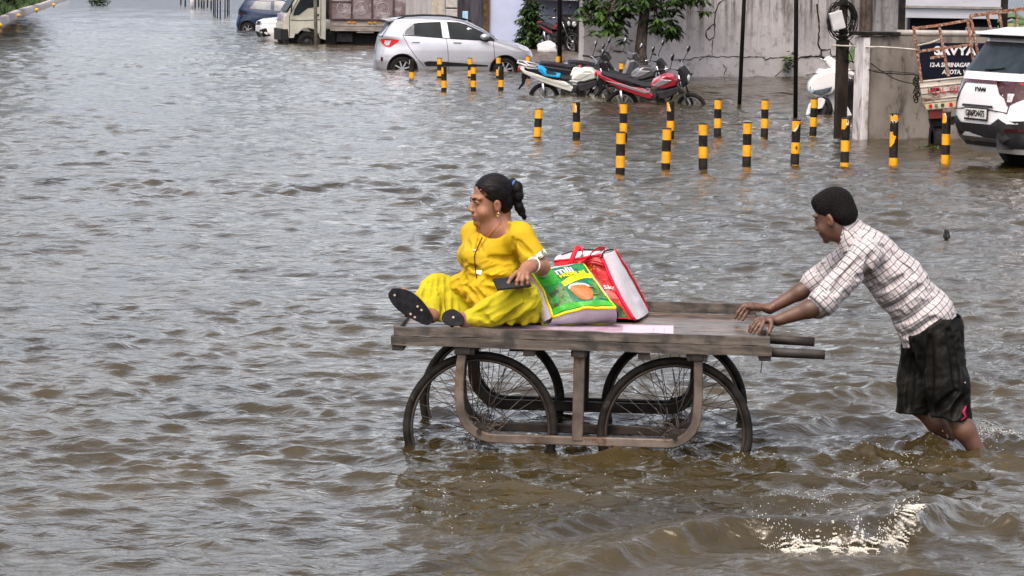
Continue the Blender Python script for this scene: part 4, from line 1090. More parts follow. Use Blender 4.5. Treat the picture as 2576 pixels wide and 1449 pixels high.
em = MB(); yy0 = .13
xx = V_.xe(0, .96) - .014
for (a, b2) in (((.11, .935), (.11, .985)), ((.11, .955), (.06, .985)), ((.06, .985), (.03, .935)), ((.03, .935), (.0, .985)), ((.0, .985), (-.03, .935)), ((-.03, .935), (-.06, .985)), ((-.06, .985), (-.085, .935)), ((-.085, .935), (-.11, .985)), ((-.11, .985), (-.11, .935))):
    em.beam((xx, a[0], a[1]), (xx, b2[0], b2[1]), .010, .010, up=(1, 0, 0))
em.build("emblem", blk_pl, V_.e)
sq = lambda pts: [(V_.xe(y, z) - .006, y, z) for y, z in pts]
MB().tube(sq([(-.70, 1.02 - .0), (-.60, .80), (-.58, .70), (-.40, .715), (0, .735), (.40, .715), (.58, .70), (.60, .80), (.70, 1.02)]), .007, 5).build("tailgate_seam", gry_pl, V_.e)
MB().tube([(V_.xe(.1, 1.19) - .03, .10, 1.19), (V_.xe(-.25, 1.24) - .035, -.25, 1.22)], .012, 6).build("rear_wiper", blk_pl, V_.e)
V_.side([(.62, 1.13), (.74, 1.40), (1.55, 1.50), (1.6, 1.14)], "side_window", glass_d)
V_.add_wheels(.22, 6)

# ---- cream cab truck with rusty cargo body
th = R(180 + 12)
tk_g = G(772, 110)
Yt = tk_g.y
cream = mat("cream_paint", (.43, .43, .37), .5, var=.10, scale=2.5, coat=.15, dirt=(.22, .10, .06), dlevel=.70)
c_, s_ = math.cos(th), math.sin(th)
TL, TW = 4.9, 1.75
# local: x forward (front at 0, rear negative), y left; near side = +y
lx, ly = -.78, TW / 2
tk = empty("box_truck", (tk_g.x - (c_ * lx - s_ * ly), tk_g.y - (s_ * lx + c_ * ly), GZ), th, "small truck with a scratched cream cab and a rusty purple-grey cargo body", "truck")
yn = TW / 2
cab = [(-.02, .42), (-.10, .45), (-.36, .45), (-.42, .62), (-.60, .78), (-.80, .82), (-1.0, .77), (-1.14, .62), (-1.2, .45), (-1.30, .42), (-1.38, .40), (-1.38, 2.02), (-1.30, 2.10), (-.72, 2.12), (-.62, 2.05), (-.16, 1.22), (-.04, 1.05), (.0, .85)]
MB().prism(cab, -yn, yn).build("cab", cream, tk, bevel=.03)
def tside(poly, name, m, off=.006, par=None):
    return MB().prism(poly, yn + .001, yn + off).build(name, m, par or tk)
tside([(-.33, 1.16), (-.38, 1.36), (-.66, 1.86), (-.74, 1.93), (-1.16, 1.93), (-1.16, 1.45), (-.80, 1.40), (-.52, 1.18)], "door_window", glass_d, .01)
MB().prism([(-.14, 1.28), (-.60, 2.03), (-.585, 2.045), (-.125, 1.295)], -yn + .12, yn - .12).build("windscreen", glass_d, tk)
for q in ([(-.22, .50), (-.22, 1.15), (-.60, 1.90)], [(-1.22, .5), (-1.22, 1.95)], [(-.24, 1.02), (-.55, 1.00), (-1.20, 1.04)]):
    MB().tube([(x, yn + .002, z) for x, z in q], .010, 5).build("door_seam", mat("seam_shadow", (.10, .10, .09), .9) if 0 else gry_pl, tk)
tside([(-1.02, 1.22), (-1.16, 1.22), (-1.16, 1.16), (-1.02, 1.16)], "door_handle", blk_pl, .02)
MB().prism([(.06, .36), (.07, .74), (-.18, .74), (-.22, .36)], -yn + .02, yn + .01).build("bumper", blk_pl, tk, bevel=.03)
tside([(-.40, .60), (-.60, .80), (-.80, .85), (-1.02, .80), (-1.18, .62), (-1.12, .60), (-.98, .74), (-.80, .785), (-.62, .74), (-.47, .58)], "wheel_arch", cream, .03)
MB().box((.0, yn - .25, .95), (.02, .28, .16), bev=.005).box((.0, -yn + .25, .95), (.02, .28, .16), bev=.005).build("headlamp", clear_l, tk)
MB().beam((-.30, yn, 1.5), (-.25, yn + .16, 1.5), .02, .02).box((-.25, yn + .17, 1.38), (.03, .14, .26), bev=.01).build("door_mirror", blk_pl, tk)
MB().box((-.02, 0, 1.12), (.03, 1.1, .18), bev=.01).build("front_sticker", mat("faded_sticker", (.4, .35, .5), .6), tk)
rust = mat("rusty_sheet", (.24, .20, .21), .75, .1, var=.2, scale=2.2, col2=(.13, .09, .09), dirt=(.36, .33, .35), dlevel=.56)
bx0, bx1 = -1.52, -4.35
m_ = MB(); m_.box(((bx0 + bx1) / 2, 0, 1.75), (bx0 - bx1, TW + .12, 1.42)); m_.build("cargo_body", rust, tk)
mr_ = MB()
for x in (bx0, -2.2, -2.86, -3.55, bx1): mr_.box((x, yn + .075, 1.75), (.05, .05, 1.44))
mr_.box(((bx0 + bx1) / 2, yn + .078, 1.055), (bx0 - bx1, .045, .05)); mr_.box(((bx0 + bx0 - .7) / 2, yn + .07, 1.62), (.66, .03, .03))
mr_.build("body_rib", mat("dark_rust", (.07, .05, .05), .8, var=.3, scale=8), tk)
for x, r_ in ((-1.9, .17), (-2.5, .20), (-3.2, .19)):
    MB().torus((x, yn + .062, 1.42), (0, 1, 0), r_, .012, 28, 6).build("painted_ring", mat("pale_ring", (.38, .35, .38), .8), tk)
m_ = MB(); m_.box(((bx0 + bx1) / 2, yn + .03, .86), (bx0 - bx1, .06, .34)); 
for z in (.70, .86, 1.02): m_.box(((bx0 + bx1) / 2, yn + .065, z), (bx0 - bx1, .02, .02))
m_.build("drop_side", mat("dirty_side_board", (.27, .24, .22), .8, var=.2, scale=3, stretch=(.6, 1, 2), dirt=(.4, .37, .32), dlevel=.6), tk)
for x in (-2.12, -2.28, -2.78, -2.94, -3.42, -3.9): MB().box((x, yn + .082, .97), (.11, .01, .055)).build("reflector", amber_l, tk)
MB().box((-2.9, 0, .42), (3.0, 1.0, .62)).box((-.7, 0, .40), (.9, 1.2, .3)).box((-2.0, yn - .2, .48), (.5, .3, .28)).box((-2.9, yn - .15, .62), (2.8, .05, .05)).box((-3.3, yn - .25, .45), (.4, .2, .3)).build("chassis", blk_pl, tk)
MB().box((-2.65, yn + .02, .66), (.55, .03, .05)).box((-3.5, yn + .02, .66), (.35, .03, .05)).build("side_rail", cream, tk)
for x in (-.80, -3.6):
    for sg in (-1, 1):
        wh = empty("wheel"); wh.parent = tk
        MB().lathe((x, sg * (yn - .05), .33), (0, -sg, 0), [(.17, 0), (.30, -.01), (.33, .03), (.33, .17), (.17, .18)], 28).build("tyre", rubber, wh)
        MB().lathe((x, sg * (yn - .08), .33), (0, -sg, 0), [(.0005, .0), (.08, .0), (.1, .04), (.17, .02)], 20).build("rim", gry_pl, wh)

# ---- pickup with rusty rack behind the white vehicle
th = R(-6)
pk_y = gA.y - 1.4
pA = D(2313, 196, pk_y); pk = empty("pickup_truck", (pA.x, pA.y, GZ), 0, "old pickup truck with a cream tailgate and tall rusty pipe rack, behind the white vehicle", "truck")
old_cream = mat("worn_cream", (.50, .46, .40), .7, var=.12, scale=5, dirt=(.10, .035, .018), dlevel=.57, stretch=(.6, 1, 1.6))
rusty = mat("rusty_pipe", (.22, .085, .04), .85, var=.35, scale=18, dirt=(.42, .36, .32), dlevel=.55)
def Q(px, py, dy=0.0): return D(px, py, pk_y + dy) - pk.location
def qbox(a, b, c, d, y0, y1):
    P = [Q(*a), Q(*b), Q(*c), Q(*d)]; mb = MB(); vs = [(p.x, y0, p.z) for p in P] + [(p.x, y1, p.z) for p in P]
    return mb.add(vs, [(0, 1, 2, 3), (7, 6, 5, 4), (0, 4, 5, 1), (1, 5, 6, 2), (2, 6, 7, 3), (3, 7, 4, 0)])
qbox((2312, 204), (2560, 178), (2566, 236), (2322, 260), 0, .06).build("tailgate", old_cream, pk)
m_ = MB()
for o_ in (0, 14, 30, 46): m_.tube([Q(2313 + o_ * .18, 206 + o_), Q(2562, 180 + o_)], .014, 6)
m_.build("tailgate_rib", old_cream, pk)
text_mesh("HDL GN", .12, "lettering", mat("red_lettering", (.45, .03, .05), .7), pk, tuple(Q(2378, 227) + Vector((0, -.02, 0))), (R(90), R(-5), 0), sx=1.1)
qbox((2340, 222), (2362, 220), (2363, 231), (2341, 233), -.01, 0).build("faded_patch", gry_pl, pk)
qbox((2324, 262), (2560, 240), (2562, 256), (2330, 275), -.03, .08).build("bumper", mat("painted_bumper", (.50, .40, .26), .7, var=.15, dirt=(.1, .05, .03), dlevel=.62), pk)
for x_, mt in ((2340, red_l), (2354, mat("green_disc", (.05, .2, .15), .5)), (2370, gry_pl), (2391, red_l)):
    p = Q(x_, 268 - (x_ - 2324) * .09); MB().cyl((p.x, -.045, p.z), (p.x, -.03, p.z), .024, n=12).build("bumper_reflector", mt, pk)
qbox((2336, 278), (2372, 275), (2372, 297), (2340, 299), -.0, .12).build("tail_lamp", mat("dull_red", (.12, .02, .02), .4), pk)
qbox((2340, 300), (2600, 276), (2600, 298), (2345, 320), .1, .2).build("rear_axle_box", blk_pl, pk)
m_ = MB()
def rb(a, b, dy=0.0, w=.035): m_.beam(Q(*a, dy), Q(*b, dy), w, w)
rb((2298, 66), (2318, 205)); rb((2362, 62), (2386, 192)); rb((2434, 52), (2448, 150)); rb((2441, 40), (2460, 135))
rb((2298, 72), (2372, 62)); rb((2372, 62), (2440, 50)); rb((2304, 130), (2448, 112)); rb((2440, 40), (2640, 14), .0, .05); rb((2482, 33), (2494, 80)); rb((2513, 30), (2522, 78)); rb((2556, 25), (2560, 70))
rb((2340, 146), (2378, 140))
m_.build("rack", rusty, pk)
MB().tube([Q(2302, 116), Q(2340, 108), Q(2372, 96)], .014, 6).build("rack_strap", mat("strap", (.4, .38, .36), .9), pk)
m_ = MB(); rr = random.Random(7)
for i in range(9): p = Q(2306 + rr.uniform(-3, 6), 196 + i * 7); m_.torus(p, (rr.uniform(-1, 1), 1, rr.uniform(-.5, .5)), .035, .009, 12, 6)
m_.build("chain", dark_metal, pk)
for x_ in (.35, 1.35):
    wh = empty("wheel"); wh.parent = pk; MB().lathe((x_ - .1, .35, .30), (1, 0, 0), [(.16, 0), (.29, -.01), (.31, .02), (.31, .16), (.29, .19), (.16, .18)], 24).build("tyre", rubber, wh)

# ---- motorcycles
seat_m = mat("seat_vinyl", (.022, .020, .024), .5, var=.2)
eng_m = mat("engine_metal", (.05, .048, .046), .5, .4, var=.4, scale=20)
def moto(px, py, lx, heading, label, body, side_col, lean=R(9), steer=R(20), style='moto', mirror=True, rack=False, strip=None, z0=GZ - .09, scale=1.0, tank_m=None, cover_m=None, tail_up=0.0, name="motorcycle", xtra_mirror=True, yaw_fix=0):
    e = empty(name, (0, 0, 0), 0, label, "motorcycle" if style == 'moto' else "scooter", None)
    g = G(px, py, 0.0)
    c, s_ = math.cos(heading), math.sin(heading)
    e.location = (g.x - c * lx, g.y - s_ * lx, z0); e.rotation_euler = Euler((lean, 0, heading), 'XYZ'); e.scale = (scale,) * 3
    wr = .30 if style == 'moto' else .22
    fx = 1.27
    def wheel(x, nm, par):
        w = empty(nm); w.parent = par
        MB().torus((x, 0, wr), (0, 1, 0), wr - .04, .042, 32, 8, sq=(1, 1.0)).build("tyre", rubber, w)
        r_ = MB(); r_.torus((x, 0, wr), (0, 1, 0), wr - .085, .014, 32, 6)
        for k in range(6 if style == 'moto' else 5):
            a = 6.283 * k / 6; r_.beam((x, 0, wr), (x + math.cos(a) * (wr - .085), 0, wr + math.sin(a) * (wr - .085)), .03, .03, up=(0, 1, 0))
        r_.cyl((x, -.06, wr), (x, .06, wr), .05, n=14); r_.build("rim", alloy if style == 'moto' else gry_pl, w)
    wheel(0, "rear_wheel", e)
    # steering assembly
    st = empty("front_assembly"); st.parent = e
    hx_, hz_ = (1.02, .90) if style == 'moto' else (.98, .85)
    st.matrix_local = Matrix.Translation((hx_, 0, hz_)) @ Matrix.Rotation(steer, 4, 'Z') @ Matrix.Translation((-hx_, 0, -hz_))
    MB().torus((fx, 0, wr), (0, 1, 0), wr - .04, .040, 32, 8).build("tyre", rubber, st)
    r_ = MB(); r_.torus((fx, 0, wr), (0, 1, 0), wr - .085, .014, 32, 6)
    for k in range(6):
        a = 6.283 * k / 6; r_.beam((fx, 0, wr), (fx + math.cos(a) * (wr - .085), 0, wr + math.sin(a) * (wr - .085)), .03, .03, up=(0, 1, 0))
    r_.cyl((fx, -.06, wr), (fx, .06, wr), .06, n=14); r_.build("rim", alloy, st)
    fk = MB()
    for y in (-.09, .09): fk.cyl((fx, y, wr), (fx - .13, y, wr + .30), .024, n=10); fk.cyl((fx - .13, y, wr + .30), (hx_ + .02, y, hz_ + .02), .017, n=10, mi=1)
    fk.build("fork", [blk_pl, chrome], st)
    MB().torus((fx, 0, wr), (0, 1, 0), wr + .03, .055, 20, 8, 0, R(35), R(165), ref=(1, 0, 0), sq=(.35, 1.1)).build("front_mudguard", cover_m or (blk_pl if style == 'moto' else body), st)
    hb_ = MB()
    hb_.tube([(hx_ - .16, -.36, hz_ + .16), (hx_ - .07, -.24, hz_ + .17), (hx_ + .0, -.08, hz_ + .10), (hx_ + .0, .08, hz_ + .10), (hx_ - .07, .24, hz_ + .17), (hx_ - .16, .36, hz_ + .16)], .013, 8, 0)
    hb_.build("handlebar", chrome if style == 'moto' else blk_pl, st)
    gr = MB()
    for y in (-1, 1): gr.cyl((hx_ - .21, y * .42, hz_ + .155), (hx_ - .12, y * .29, hz_ + .165), .020, n=10); gr.tube([(hx_ - .05, y * .28, hz_ + .16), (hx_ - .08, y * .36, hz_ + .13), (hx_ - .13, y * .44, hz_ + .12)], .007, 6)
    gr.build("grip", blk_pl, st)
    if mirror:
        for y in (-1, 1):
            mr = MB(); mr.tube([(hx_ - .06, y * .26, hz_ + .17), (hx_ - .02, y * .30, hz_ + .28), (hx_ + .02, y * .33, hz_ + .36)], .007, 6); mr.build("mirror_stem", blk_pl, st)
            mm = MB(); mm.ell((hx_ + .02, y * .34, hz_ + .40), (.022, .045, .065), Matrix.Rotation(R(15), 3, 'Y')); mo = mm.build("mirror", blk_pl, st)
            MB().ell((hx_ + .002, y * .34, hz_ + .40), (.010, .036, .054), Matrix.Rotation(R(15), 3, 'Y')).build("mirror_glass", chrome, st)
    if style == 'moto':
        MB().prism([(hx_ + .02, hz_ - .18), (hx_ + .10, hz_ - .22), (hx_ + .19, hz_ - .10), (hx_ + .17, hz_ + .05), (hx_ + .06, hz_ + .17), (hx_ + .0, hz_ + .13)], -.10, .10).build("headlamp_cowl", blk_pl, st, bevel=.03)
        MB().ell((hx_ + .16, 0, hz_ - .05), (.04, .075, .08)).build("headlamp", clear_l, st)
        for y in (-1, 1): MB().tube([(hx_ + .08, y * .09, hz_ - .05), (hx_ + .10, y * .2, hz_ - .04)], .009, 6).ell((hx_ + .11, y * .235, hz_ - .035), (.035, .05, .025)).build("indicator", blk_pl, st)
        tm = tank_m or body
        MB().prism([(.50, .70), (.56, .80), (.74, .90), (.90, .90), (1.00, .82), (.98, .72), (.80, .66)], -.13, .13).build("fuel_tank", tm, e, bevel=.055)
        MB().prism([(.54, .72), (.70, .84), (.90, .83), (.78, .76), (.64, .70)], -.138, .138).build("tank_decal", side_col, e, bevel=.01)
        MB().prism([(.60, .60), (.78, .64), (.98, .70), (1.0, .60), (.84, .50), (.66, .48)], -.14, .14).build("tank_shroud", gry_pl, e, bevel=.03)
        MB().prism([(-.36, .83 + tail_up), (-.38, .88 + tail_up), (-.1, .86), (.14, .80), (.36, .73), (.52, .73), (.55, .70), (.40, .66), (.16, .70), (-.06, .78)], -.115, .115).build("seat", seat_m, e, bevel=.03)
        MB().prism([(-.46, .88 + tail_up), (-.38, .78 + tail_up), (-.05, .64), (.25, .54), (.52, .46), (.56, .54), (.40, .66), (.16, .695), (-.08, .775), (-.36, .85 + tail_up)], -.12, .12).build("side_panel", body, e, bevel=.02)
        MB().prism([(-.30, .80), (-.02, .70), (.42, .57), (.5, .60), (.0, .74)], -.127, .127).build("panel_stripe", side_col, e, bevel=.005)
        MB().box((-.47, 0, .85 + tail_up), (.05, .14, .08), bev=.015).build("tail_lamp", red_l, e)
        MB().prism([(-.40, .78 + tail_up), (-.43, .74 + tail_up), (-.42, .60), (-.50, .48), (-.47, .47), (-.37, .58), (-.32, .72 + tail_up)], -.05, .05).build("mud_flap", blk_pl, e)
        MB().prism([(.30, .30), (.32, .50), (.46, .56), (.74, .54), (.80, .40), (.70, .24), (.42, .22)], -.10, .10).cyl((.55, -.15, .34), (.55, .15, .34), .10, n=16).box((.68, 0, .46), (.16, .2, .16)).build("engine", eng_m, e, bevel=.015)
        fr_ = MB(); fr_.tube([(hx_ - .02, 0, .82), (.88, 0, .46), (.70, 0, .22), (.30, 0, .22)], .02, 8); fr_.tube([(0, -.08, wr), (.30, -.08, .34)], .022, 8).tube([(0, .08, wr), (.30, .08, .34)], .022, 8)
        fr_.build("frame_tubes", blk_pl, e)
        MB().cyl((.02, -.11, .32), (-.02, -.12, .62), .026, n=10).cyl((.02, .11, .32), (-.02, .12, .62), .026, n=10).build("rear_shock", chrome, e)
        MB().tube([(.66, -.13, .34), (.55, -.15, .20), (.25, -.15, .20), (-.25, -.16, .28), (-.42, -.16, .32)], [.02, .02, .026, .04, .04], 10).build("exhaust", eng_m, e)
        MB().torus((0, 0, wr), (0, 1, 0), wr + .035, .05, 18, 8, 0, R(20), R(140), ref=(1, 0, 0), sq=(.35, 1.1)).build("rear_mudguard", blk_pl, e)
    else:
        MB().prism([(-.34, .62), (-.46, .74), (-.42, .80), (-.30, .80), (.30, .72), (.36, .52), (.30, .32), (.05, .30), (-.20, .44)], -.15, .15).build("rear_body", body, e, bevel=.05)
        MB().prism([(-.38, .80), (-.36, .85), (-.05, .84), (.20, .79), (.40, .80), (.42, .74), (.30, .72)], -.13, .13).build("seat", seat_m, e, bevel=.03)
        MB().prism([(.30, .24), (.30, .32), (.72, .32), (.92, .90), (1.04, .92), (.98, .50), (.90, .30), (.80, .22)], -.17, .17).build("leg_shield", body, e, bevel=.04)
        MB().prism([(.98, .40), (1.00, .86), (1.06, .90), (1.20, .70), (1.20, .58), (1.10, .46)], -.14, .14).build("front_apron", side_col, e, bevel=.05)
        MB().prism([(hx_ - .08, hz_ + .05), (hx_ - .06, hz_ + .20), (hx_ + .04, hz_ + .22), (hx_ + .14, hz_ + .08), (hx_ + .04, hz_ + .03)], -.13, .13).build("headlamp_nacelle", side_col, st, bevel=.04)
        MB().ell((1.175, 0, .66), (.05, .09, .07)).build("headlamp", clear_l, e)
        MB().box((-.44, 0, .72), (.05, .16, .09), bev=.02).build("tail_lamp", red_l, e)
    if rack:
        MB().tube([(-.15, -.12, .93), (-.35, -.13, .97), (-.50, -.10, 1.0), (-.50, .10, 1.0), (-.35, .13, .97), (-.15, .12, .93)], .014, 8).tube([(-.12, -.12, .90), (-.30, -.13, .91), (-.42, -.12, .99)], .013, 8).tube([(-.12, .12, .90), (-.30, .13, .91), (-.42, .12, .99)], .013, 8).build("luggage_rack", mat("white_rack", (.65, .65, .65), .4, .3), e)
    if strip: MB().prism([(-.10, .86), (-.12, .92), (-.04, .90), (.06, .80), (.30, .76), (.30, .73), (.02, .76)], -.135, .135).build("side_rail", strip, e, bevel=.01)
    if cover_m: pass
    return e
red_p = paint("red_paint", (.36, .012, .03), .1, .3); wh_p = paint("scooter_white", (.62, .64, .60), 0, .35, dirt=(.3, .25, .18)); bk_p = paint("black_gloss", (.014, .014, .017), .1, .25); gr_p = paint("grey_gloss", (.11, .11, .12), .4, .35)
sil_p = paint("silver_stripe", (.35, .36, .40), .5, .35); cyan = mat("cyan_plastic", (.01, .32, .68), .4)
# rear axle spots (px at the waterline) and headings
moto(1566, 257, 0, R(-6), "red motorcycle with grey tank decals leaning in the flood, nearest of the parked row", red_p, sil_p, R(13), R(-22), tail_up=.05, cover_m=gry_pl)
moto(1370, 238, 0, R(-5), "white motorcycle with a bright blue strip and a white luggage rack", wh_p, wh_p, R(12), R(15), rack=True, strip=cyan, tank_m=wh_p, tail_up=.02)
moto(1520, 232, 0, R(-4), "dark motorcycle parked between the white one and the red one, mirrors up", bk_p, sil_p, R(10), R(-15), tank_m=gr_p)
moto(1400, 214, 0, R(6), "black scooter behind the white motorcycle's seat, pointed fairing", bk_p, bk_p, R(9), R(-18), style='scooter')
moto(1470, 210, 0, R(8), "dark scooter with a covered headlamp in front of the tree trunk", gr_p, gr_p, R(9), R(20), style='scooter')
# white panniers of the white motorcycle
pn = empty("pannier_box", tuple(G(1462, 232) + Vector((0, -.25, .0))), R(-6), "dented white side box hanging between the white and red motorcycles", "box")
pn.location.z = .0
MB().prism([(-.22, .34), (-.16, .50), (.30, .44), (.34, .40), (.26, .06), (-.24, .12)], -.10, .12).build("shell", wh_p, pn, bevel=.04)
MB().tube([(-.25, -.11, .22), (.05, -.12, .19), (.30, -.11, .14)], .010, 6).build("rim_strap", chrome, pn)
# white scooter by the square post, seen from its front
clean_w = paint("clean_white", (.78, .79, .82), 0, .25)
wsY = G(2070, 292).y + .25
ws = empty("scooter", (D(2085, 280, wsY).x, wsY, GZ - .02), 0, "white scooter facing the camera beside the square dark post, headlamps in its apron", "scooter")
from types import SimpleNamespace
wc = Clay_ = None
def wsP(px, py, dy=0.0): return D(px, py, wsY + dy) - ws.location
def wpoly(pts, y0, y1, name, m, bev=.02): 
    P_ = [wsP(*p) for p in pts]; return MB().prism([(p.x, p.z) for p in P_], y0, y1, smooth=False).build(name, m, ws, bevel=bev)
wpoly([(2036, 238), (2030, 222), (2034, 205), (2048, 190), (2066, 180), (2100, 176), (2118, 190), (2112, 214), (2092, 236), (2062, 246)], -.10, .16, "front_apron", clean_w, .05)
wpoly([(2034, 232), (2036, 216), (2046, 226), (2066, 222), (2092, 216), (2088, 228), (2062, 240)], -.125, -.08, "headlamp", mat("smoky_lamp", (.10, .12, .15), .1, coat=.4, var=.3, scale=12), .015)
MB().ell(wsP(2043, 228, -.13), (.035, .02, .05)).build("lamp_lens", mat("lens_blue", (.4, .5, .6), .08, coat=.8), ws)
wpoly([(2052, 184), (2060, 172), (2076, 174), (2094, 170), (2104, 178), (2098, 190), (2074, 188)], -.02, .14, "nose_cover", clean_w, .03)
wpoly([(2070, 150), (2084, 140), (2104, 152), (2112, 172), (2100, 178), (2086, 168)], -.02, .16, "handlebar_nacelle", clean_w, .025)
wpoly([(2112, 160), (2128, 165), (2152, 186), (2148, 192), (2122, 184), (2108, 176)], .05, .2, "handlebar_nacelle", clean_w, .02)
MB().cyl(wsP(2061, 140, -.02), wsP(2080, 150, .04), .020, n=10).build("grip", blk_pl, ws)
MB().cyl(wsP(2150, 188, .1), wsP(2164, 200, .14), .020, n=10).build("grip", blk_pl, ws)
MB().tube([wsP(2064, 147, -.04), wsP(2074, 153, -.03), wsP(2084, 156, .0)], .006, 6).tube([wsP(2150, 194, .05), wsP(2140, 198, .05), wsP(2130, 190, .08)], .006, 6).build("brake_lever", chrome, ws)
wpoly([(2078, 236), (2110, 214), (2124, 250), (2150, 300), (2110, 305), (2088, 262)], .05, .3, "leg_shield", clean_w, .03)
wpoly([(2146, 196), (2158, 206), (2160, 262), (2176, 290), (2130, 300), (2128, 230)], .35, .7, "seat", seat_m, .05)
wpoly([(2124, 230), (2134, 235), (2128, 262), (2118, 268)], .25, .5, "side_panel", clean_w, .02)
wpoly([(2034, 262), (2046, 250), (2066, 244), (2078, 252), (2068, 272), (2048, 276), (2030, 292), (2026, 288)], -.09, .03, "front_mudguard", clean_w, .025)
wq = empty("front_wheel"); wq.parent = ws
cw = wsP(2070, 275, .0); MB().torus(cw, (.75, .66, 0), .16, .045, 30, 10).build("tyre", rubber, wq); MB().cyl(cw - Vector((.03, .03, 0)), cw + Vector((.03, .03, 0)), .10, n=18).build("rim", gry_pl, wq)
MB().tube([wsP(2058, 242, .02), wsP(2064, 262, .0), cw], .022, 8).build("fork", blk_pl, ws)
# two bikes in the nook on the mud bank
a1 = moto(1372, 128, 0, R(-62), "black motorcycle parked nose out beside the white sack on the mud bank", bk_p, red_p, R(8), R(20), z0=.06)
a1.location.x, a1.location.y = D(1385, 120, fy + 1.6).x, fy + 2.4
a2 = moto(1430, 128, 0, R(-75), "black motorcycle with silver crash bar inside the square steel frame", bk_p, sil_p, R(8), R(-20), z0=.06)
a2.location.x, a2.location.y = D(1432, 120, fy + 1.2).x, fy + 2.6
MB().tube([(.7, .12, .75), (.9, .30, .55), (.95, .28, .3), (.8, .12, .2)], .018, 8).build("crash_bar", chrome, a2)
